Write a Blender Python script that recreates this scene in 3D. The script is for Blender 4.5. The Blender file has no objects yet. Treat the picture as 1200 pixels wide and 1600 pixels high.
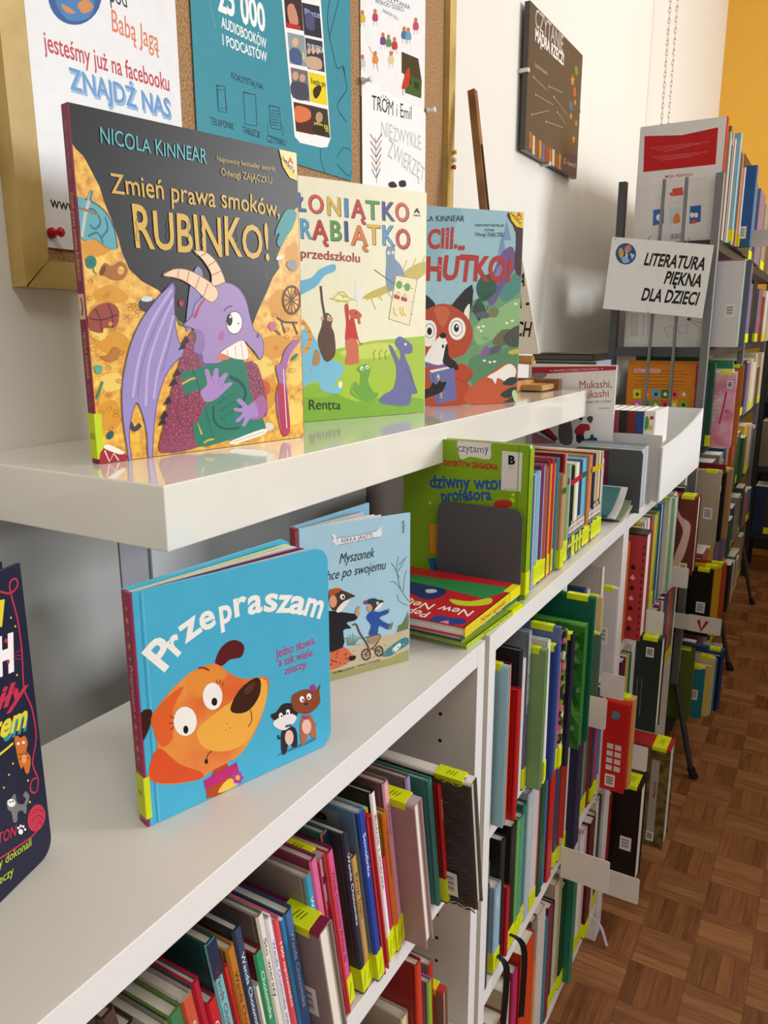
import bpy, math, random, colorsys
from mathutils import Vector, Matrix
from mathutils.geometry import tessellate_polygon
random.seed(7)
PI = math.pi
S = bpy.context.scene
COL = S.collection
# ------------------------------------------------------------------ camera
cam = bpy.data.objects.new('camera', bpy.data.cameras.new('camera'))
COL.objects.link(cam)
S.camera = cam
cam.data.sensor_fit = 'VERTICAL'; cam.data.sensor_height = 36.0
cam.data.lens = 1202.6 / 1600 * 36.0
cam.data.clip_start = .02
YAW, PITCH, ROLL = .5285, .2293, -.0017
cd = Vector((-math.sin(YAW)*math.cos(PITCH), math.cos(YAW)*math.cos(PITCH), -math.sin(PITCH)))
cr = Vector((math.cos(YAW), math.sin(YAW), 0)); cu = cr.cross(cd)
c_, s_ = math.cos(ROLL), math.sin(ROLL)
cr, cu = c_*cr + s_*cu, -s_*cr + c_*cu
cam.matrix_world = Matrix(((cr.x, cu.x, -cd.x, .6725), (cr.y, cu.y, -cd.y, -.3905), (cr.z, cu.z, -cd.z, 1.1778), (0, 0, 0, 1)))
# ------------------------------------------------------------------ world, lights, exposure
S.view_settings.view_transform = 'Standard'; S.view_settings.look = 'None'
S.view_settings.gamma = 1.0; S.view_settings.use_curve_mapping = False
S.view_settings.exposure = 0.06
w = bpy.data.worlds.new('world'); S.world = w; w.use_nodes = True
w.node_tree.nodes['Background'].inputs[0].default_value = (.80, .90, 1.0, 1)
w.node_tree.nodes['Background'].inputs[1].default_value = 1.2
def area(name, loc, target, sx, sy, power, col):
    l = bpy.data.lights.new(name, 'AREA'); l.shape = 'RECTANGLE'; l.size = sx; l.size_y = sy; l.energy = power; l.color = col
    o = bpy.data.objects.new(name, l); COL.objects.link(o); o.location = loc
    o.rotation_euler = (Vector(target) - Vector(loc)).to_track_quat('-Z', 'Y').to_euler()
    return o
area('window_light', (4.15, -.5, 1.95), (.3, .4, 1.0), 2.0, 1.3, 14, (.94, .97, 1))
area('window_light', (4.15, 2.6, 1.95), (.2, .9, 1.0), 1.0, 1.1, 114, (.94, .975, 1))
area('ceiling_light', (1.7, -.9, 3.0), (1.7, -.9, 0), 1.2, .3, 15, (1, .98, .95))
area('ceiling_light', (1.2, 2.0, 3.0), (1.2, 2.0, 0), 1.2, .3, 8, (1, .98, .95))
# ------------------------------------------------------------------ materials
def lin(h):
    v = [int(h[i:i+2], 16)/255 for i in (0, 2, 4)]
    return tuple(((c/12.92) if c <= .04045 else ((c+.055)/1.055)**2.4) for c in v) + (1,)
MC = {}
def M(h, rough=.38, spec=.28, var=.06, scale=60., bump=0., metal=0., coat=0.):
    key = (h, rough, spec, var, scale, bump, metal, coat)
    if key in MC: return MC[key]
    if h in SPECIAL: MC[key] = SPECIAL[h](); return MC[key]
    m = bpy.data.materials.new('mat_' + h); m.use_nodes = True; nt = m.node_tree; b = nt.nodes['Principled BSDF']
    tc = nt.nodes.new('ShaderNodeTexCoord'); n = nt.nodes.new('ShaderNodeTexNoise'); n.inputs['Scale'].default_value = scale; n.inputs['Detail'].default_value = 3
    nt.links.new(tc.outputs['Object'], n.inputs['Vector'])
    mx = nt.nodes.new('ShaderNodeMix'); mx.data_type = 'RGBA'; c = lin(h)
    mx.inputs['A'].default_value = tuple(x*(1-var) for x in c[:3]) + (1,); mx.inputs['B'].default_value = tuple(min(1, x*(1+var)) for x in c[:3]) + (1,)
    nt.links.new(n.outputs['Fac'], mx.inputs['Factor']); nt.links.new(mx.outputs['Result'], b.inputs['Base Color'])
    b.inputs['Roughness'].default_value = rough; b.inputs['Specular IOR Level'].default_value = spec; b.inputs['Metallic'].default_value = metal
    b.inputs['Coat Weight'].default_value = coat; b.inputs['Coat Roughness'].default_value = .06
    if bump:
        bp = nt.nodes.new('ShaderNodeBump'); bp.inputs['Strength'].default_value = bump; bp.inputs['Distance'].default_value = .002
        nt.links.new(n.outputs['Fac'], bp.inputs['Height']); nt.links.new(bp.outputs['Normal'], b.inputs['Normal'])
    MC[key] = m
    return m
def pat(name, kind, scale, stops, rough=.4):
    m = bpy.data.materials.new(name); m.use_nodes = True; nt = m.node_tree; b = nt.nodes['Principled BSDF']; b.inputs['Roughness'].default_value = rough
    tc = nt.nodes.new('ShaderNodeTexCoord')
    if kind == 'noise':
        t = nt.nodes.new('ShaderNodeTexNoise'); t.inputs['Detail'].default_value = 5; out = 'Fac'
    elif kind == 'edge':
        t = nt.nodes.new('ShaderNodeTexVoronoi'); t.feature = 'DISTANCE_TO_EDGE'; out = 'Distance'
    elif kind == 'cell':
        t = nt.nodes.new('ShaderNodeTexVoronoi'); out = 'Color'
    t.inputs['Scale'].default_value = scale
    nt.links.new(tc.outputs['Object'], t.inputs['Vector'])
    r = nt.nodes.new('ShaderNodeValToRGB'); e = r.color_ramp.elements
    while len(e) < len(stops): e.new(.5)
    for el, (p, h) in zip(e, stops): el.position = p; el.color = lin(h)
    if kind == 'cell':
        sp = nt.nodes.new('ShaderNodeSeparateColor'); nt.links.new(t.outputs['Color'], sp.inputs[0]); nt.links.new(sp.outputs[0], r.inputs[0]); r.color_ramp.interpolation = 'CONSTANT'
    else: nt.links.new(t.outputs[out], r.inputs[0])
    nt.links.new(r.outputs[0], b.inputs['Base Color'])
    return m
SPECIAL = {
 'gold': lambda: pat('gold_pile', 'noise', 130, [(.30, 'b87018'), (.42, 'd89a22'), (.52, 'e6ae2c'), (.62, 'f0c03c'), (.74, 'f4d870')]),
 'scale': lambda: pat('scales', 'edge', 300, [(0, '561030'), (.07, '6c1636'), (.14, '98224a'), (.5, 'b04674')]),
 'dog': lambda: pat('dog_orange', 'noise', 22, [(.35, 'e0672c'), (.5, 'e8843a'), (.65, 'f0a048')]),
 'cork': lambda: pat('cork', 'noise', 330, [(.32, '7a5a3a'), (.48, 'a07a52'), (.62, 'b08c62'), (.75, 'c4a276')], .85),
 'forest': lambda: pat('forest_photo', 'noise', 45, [(.3, '2a2412'), (.45, '5a4a24'), (.58, '7a6a3a'), (.7, '46582c')]),
 'plaid': lambda: pat('plaid', 'cell', 90, [(0, '8c1c20'), (.3, 'e8e0d8'), (.5, 'b03030'), (.8, '5a1418')]),
 'comic': lambda: pat('comic_spines', 'cell', 260, [(0, '24243a'), (.18, 'd8d4c8'), (.36, 'b0342c'), (.5, '3a5a8a'), (.64, 'e8e0d0'), (.78, '1a1a1e'), (.9, '5a7a4a')]),
 'confetti': lambda: pat('confetti', 'cell', 140, [(0, 'e8e4ea'), (.4, 'c02a34'), (.6, 'f0eef2'), (.75, '2f5fa0'), (.88, 'e0d8dc')]),
 'pinkflow': lambda: pat('pink_flow', 'noise', 18, [(.35, 'c86a8a'), (.5, 'd89ab0'), (.65, 'e0c4cc')]),
 'floral': lambda: pat('floral', 'cell', 120, [(0, '1c2a1c'), (.3, '8aa82c'), (.5, '2f3a2a'), (.65, 'c86a7c'), (.78, '5a7a30'), (.9, 'd8d8b0')]),
}
# ------------------------------------------------------------------ mesh builder
class MB:
    def __init__(s): s.v = []; s.f = []; s.m = []; s.mats = []
    def mi(s, m):
        if m not in s.mats: s.mats.append(m)
        return s.mats.index(m)
    def face(s, pts, m):
        i = len(s.v); s.v += [tuple(p) for p in pts]; s.f.append(tuple(range(i, i+len(pts)))); s.m.append(s.mi(m))
    def box(s, lo, hi, m, mx=None):
        x0, y0, z0 = lo; x1, y1, z1 = hi; i = len(s.v)
        q = [(x0,y0,z0),(x1,y0,z0),(x1,y1,z0),(x0,y1,z0),(x0,y0,z1),(x1,y0,z1),(x1,y1,z1),(x0,y1,z1)]
        if mx: q = [tuple(mx @ Vector(p)) for p in q]
        s.v += q
        ms = m if isinstance(m, dict) else {}
        for k, f in (('b',(0,3,2,1)),('t',(4,5,6,7)),('n',(0,1,5,4)),('r',(1,2,6,5)),('f',(2,3,7,6)),('l',(3,0,4,7))):
            s.f.append(tuple(i+j for j in f)); s.m.append(s.mi(ms.get(k, ms.get('', None)) if ms else m))
    def prism(s, prof, fn, a, b, m, capm=None):
        """prof: 2D outline; fn(p, q, t) -> 3D; extruded from t=a to t=b"""
        n = len(prof); i = len(s.v)
        s.v += [tuple(fn(p[0], p[1], a)) for p in prof] + [tuple(fn(p[0], p[1], b)) for p in prof]
        for k in range(n):
            j = (k+1) % n; s.f.append((i+k, i+j, i+n+j, i+n+k)); s.m.append(s.mi(m[k] if isinstance(m, list) else m))
        tri = tessellate_polygon([[Vector((p[0], p[1], 0)) for p in prof]]); cm = capm or (m[0] if isinstance(m, list) else m)
        for t in tri:
            s.f.append((i+t[0], i+t[1], i+t[2])); s.m.append(s.mi(cm)); s.f.append((i+n+t[2], i+n+t[1], i+n+t[0])); s.m.append(s.mi(cm))
    def tube(s, pts, r, m, n=8):
        pts = [Vector(p) for p in pts]; i = len(s.v); rs = r if isinstance(r, (list, tuple)) else [r]*len(pts)
        for k, p in enumerate(pts):
            d = (pts[min(k+1, len(pts)-1)] - pts[max(k-1, 0)]).normalized(); a = d.orthogonal().normalized() if k == 0 else (a - d*a.dot(d)).normalized(); b = d.cross(a)
            s.v += [tuple(p + rs[k]*(math.cos(2*PI*j/n)*a + math.sin(2*PI*j/n)*b)) for j in range(n)]
        for k in range(len(pts)-1):
            for j in range(n):
                q = i+k*n; j2 = (j+1) % n; s.f.append((q+j, q+j2, q+n+j2, q+n+j)); s.m.append(s.mi(m))
        s.f.append(tuple(i+j for j in reversed(range(n)))); s.m.append(s.mi(m))
        s.f.append(tuple(i+(len(pts)-1)*n+j for j in range(n))); s.m.append(s.mi(m))
    def build(s, name, parent=None, loc=None, bevel=0, smooth=False):
        me = bpy.data.meshes.new(name); me.from_pydata(s.v, [], s.f)
        for m in s.mats: me.materials.append(m)
        me.polygons.foreach_set('material_index', s.m); me.update()
        o = bpy.data.objects.new(name, me); COL.objects.link(o)
        if parent: o.parent = parent
        if loc: o.location = loc
        if bevel:
            b = o.modifiers.new('bevel', 'BEVEL'); b.width = bevel; b.segments = 2; b.limit_method = 'ANGLE'
        if smooth: me.polygons.foreach_set('use_smooth', [True]*len(me.polygons))
        return o
def thing(name, label, cat, loc=(0, 0, 0), rz=0, ry=0, rx=0, group=None):
    o = bpy.data.objects.new(name, None); COL.objects.link(o); o.empty_display_size = .05
    o.location = loc; o.rotation_euler = (rx, ry, rz); return tag(o, label, cat, group)
def tag(o, label, cat, group=None):
    o['label'] = label; o['category'] = cat
    if group: o['group'] = group
    return o
def struct(o): o['kind'] = 'structure'; return o
# ------------------------------------------------------------------ printed art
GL = {}
def raw(t, bold):
    c = bpy.data.curves.new('glyph', 'FONT'); c.body = t; c.size = 1; c.offset = bold; c.resolution_u = 3
    o = bpy.data.objects.new('glyph', c); COL.objects.link(o)
    m = bpy.data.meshes.new_from_object(o.evaluated_get(bpy.context.evaluated_depsgraph_get()))
    v = [(p.co.x, p.co.y) for p in m.vertices]; f = [tuple(p.vertices) for p in m.polygons]
    bpy.data.objects.remove(o); bpy.data.curves.remove(c); bpy.data.meshes.remove(m)
    return v, f
ACC = {'ą': ('a', 't'), 'ę': ('e', 't'), 'Ą': ('A', 't'), 'Ę': ('E', 't'), 'ż': ('z', 'd'), 'Ż': ('Z', 'd')}
for u, q in zip('ćśńóźŚŹŃÓĆ', 'csnozSZNOC'): ACC[u] = (q, 'a')
def glyph(ch, bold):
    k = (ch, bold)
    if k not in GL:
        if ('|', bold) not in GL: GL[('|', bold)] = max(p[0] for p in raw('|', bold)[0])
        base, mk = ACC.get(ch, (ch, None))
        v, f = raw(base, bold); adv = max(p[0] for p in raw(base + '|', bold)[0]) - GL[('|', bold)]
        if mk:
            w = .05+bold; top = max(p[1] for p in v); xr = max(p[0] for p in v); n = len(v)
            if mk == 't':
                e = xr-.06; q = [(e-.06-w, .01), (e-.05-2*w, -.09), (e-.03-w, -.16-w), (e+.05, -.17-w), (e+.05, -.17+w*.6), (e, -.16+w*.6), (e-.05, -.09), (e-.06+w*.7, .01)]
                v = v+q; f = f+[(n, n+1, n+6, n+7), (n+1, n+2, n+5, n+6), (n+2, n+3, n+4, n+5)]
            elif mk == 'a':
                c = xr*.5; v = v+[(c-.06, top+.05), (c-.06+w*1.6, top+.05), (c+.12+w, top+.19), (c+.02, top+.19)]; f = f+[(n, n+1, n+2, n+3)]
            else:
                c = xr*.5; v = v+[(c+(.045+w*.4)*math.cos(t*PI/4), top+.11+(.045+w*.4)*math.sin(t*PI/4)) for t in range(8)]; f = f+[tuple(range(n, n+8))]
        GL[k] = (v, f, adv)
    return GL[k]
CAP = .729
def smooth(p, n=4, closed=True):
    o = []; L = len(p)
    rng = range(L) if closed else range(L-1)
    for i in rng:
        a, b, c, d = (p[(i-1) % L], p[i], p[(i+1) % L], p[(i+2) % L]) if closed else (p[max(i-1, 0)], p[i], p[i+1], p[min(i+2, L-1)])
        for k in range(n):
            t = k/n
            o.append(tuple(.5*((2*b[j]) + (c[j]-a[j])*t + (2*a[j]-5*b[j]+4*c[j]-d[j])*t*t + (3*b[j]-a[j]-3*c[j]+d[j])*t**3) for j in (0, 1)))
    if not closed: o.append(p[-1])
    return o
def clip(p, w, h):
    for ax, lim, sg in ((0, 0, 1), (0, w, -1), (1, 0, 1), (1, h, -1)):
        o = []
        for i in range(len(p)):
            a, b = p[i-1], p[i]; da, db = sg*(a[ax]-lim), sg*(b[ax]-lim)
            if (da < 0) != (db < 0):
                t = da/(da-db); o.append((a[0]+t*(b[0]-a[0]), a[1]+t*(b[1]-a[1])))
            if db >= 0: o.append(b)
        p = o
        if len(p) < 3: return []
    return p
def art(mb, items, O, ex, ey, w, h, lift=.00006, step=.000005, rough=.38):
    O, ex, ey = Vector(O), Vector(ex), Vector(ey); en = ex.cross(ey); rnd = random.Random(5)
    lv = lift; m0 = .0006; W, H = w-m0, h-m0
    def P(u, v): return O + ex*u + ey*v + en*lv
    def poly(p, m):
        p = clip(p, W, H)
        if len(p) < 3: return
        if sum(p[i-1][0]*p[i][1]-p[i][0]*p[i-1][1] for i in range(len(p))) < 0: p = p[::-1]
        if len(p) == 4 or len(p) == 3: mb.face([P(*q) for q in p], m) if convex(p) else tri(p, m)
        else: tri(p, m)
    def convex(p):
        s = [((p[i][0]-p[i-1][0])*(p[(i+1) % len(p)][1]-p[i][1]) - (p[i][1]-p[i-1][1])*(p[(i+1) % len(p)][0]-p[i][0])) for i in range(len(p))]
        return all(x >= -1e-12 for x in s)
    def tri(p, m):
        i = len(mb.v); mb.v += [tuple(P(*q)) for q in p]
        for t in tessellate_polygon([[Vector((q[0], q[1], 0)) for q in p]]):
            mb.f.append((i+t[0], i+t[1], i+t[2])); mb.m.append(mb.mi(m))
    for it in items:
        lv += step; m = M(it[1], rough)
        if it[0] == 'p':
            c = [x*1e-4 for x in it[2]]; p = list(zip(c[::2], c[1::2]))
            if it[3] == 1 and len(p) > 3: p = smooth(p, 3)
            if it[3] == 2: p = smooth(p, 2)
            poly(p, m)
        elif it[0] == 's':
            c = [x*1e-4 for x in it[3]]; p = list(zip(c[::2], c[1::2])); wd = it[2]*.5e-4
            if it[4] == 1 and len(p) > 2: p = smooth(p, 3, False)
            p = [q for i, q in enumerate(p) if i == 0 or math.dist(q, p[i-1]) > 1e-6]
            if len(p) < 2: continue
            L, R = [], []
            for i, q in enumerate(p):
                a, b = p[max(i-1, 0)], p[min(i+1, len(p)-1)]; d = math.dist(a, b) or 1e-9; nx, ny = -(b[1]-a[1])/d*wd, (b[0]-a[0])/d*wd
                L.append((q[0]+nx, q[1]+ny)); R.append((q[0]-nx, q[1]-ny))
            for i in range(len(p)-1): poly([R[i], R[i+1], L[i+1], L[i]], m)
        else:
            _, col, txt, q, hh, bold, shear, jit = it
            q = [x*1e-4 for x in q]; hh *= 1e-4; dx, dy = q[2]-q[0], q[3]-q[1]; Lt = math.hypot(dx, dy) or 1e-9; dx /= Lt; dy /= Lt
            gs = [glyph(c, bold) if c != ' ' else ([], [], .3) for c in txt]; sx = Lt/sum(g[2] for g in gs); sy = hh/CAP; x = 0
            for g in gs:
                ja, js, jy = (rnd.uniform(-.06, .06), rnd.uniform(.93, 1.08), rnd.uniform(-.05, .05)) if jit else (0, 1, 0)
                i = len(mb.v); ok = True; vs = []
                for (a, b) in g[0]:
                    b2 = b*js + jy*CAP; a2 = a + shear*b + ja*(b2-.35)
                    X, Y = (x+a2)*sx, b2*sy; u, v = q[0]+dx*X-dy*Y, q[1]+dy*X+dx*Y
                    if not (-1e-4 < u < W and 0 <= v < H): ok = False
                    vs.append((u, v))
                x += g[2]
                if ok:
                    mb.v += [tuple(P(*z)) for z in vs]
                    for f in g[1]: mb.f.append(tuple(i+j for j in f)); mb.m.append(mb.mi(m))
# ------------------------------------------------------------------ measured sizes, printed artwork and shelf rows
BK = {'dragon': (0.1426,0.0425,1.362,0.2304,0.2783,1.0700000000008325),'elephant': (0.0977,0.3546,1.1733,0.2212,0.2836,1.070000000000165),'fox': (0.1176,0.5958,0.9311,0.2066,0.2804,1.0699999999999619),'dog': (0.3128,-0.0818,1.2814,0.1545,0.1619,0.8600000000000438),'mouse': (0.2788,0.1307,1.0872,0.1205,0.1503,0.8600000000000118),'night': (0.3329,-0.3121,1.8618,0.19,0.1888,0.86),'green': (0.205,0.46,0.0,0.167,0.1885,0.86),'mukashi': (0.141,1.0925,0.02,0.169,0.256,0.8606)}
POS = {'fb': (0.0989,1.2564,0.1973,0.297),'teal': (0.3196,1.3969,0.3249,0.42),'kids': (0.6719,1.5192,0.2033,0.36),'draw': (0.6719,1.3935,0.2053,0.1474),'czyt': (1.3422,1.5677,0.386,0.2913)}
ART = {}
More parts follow.
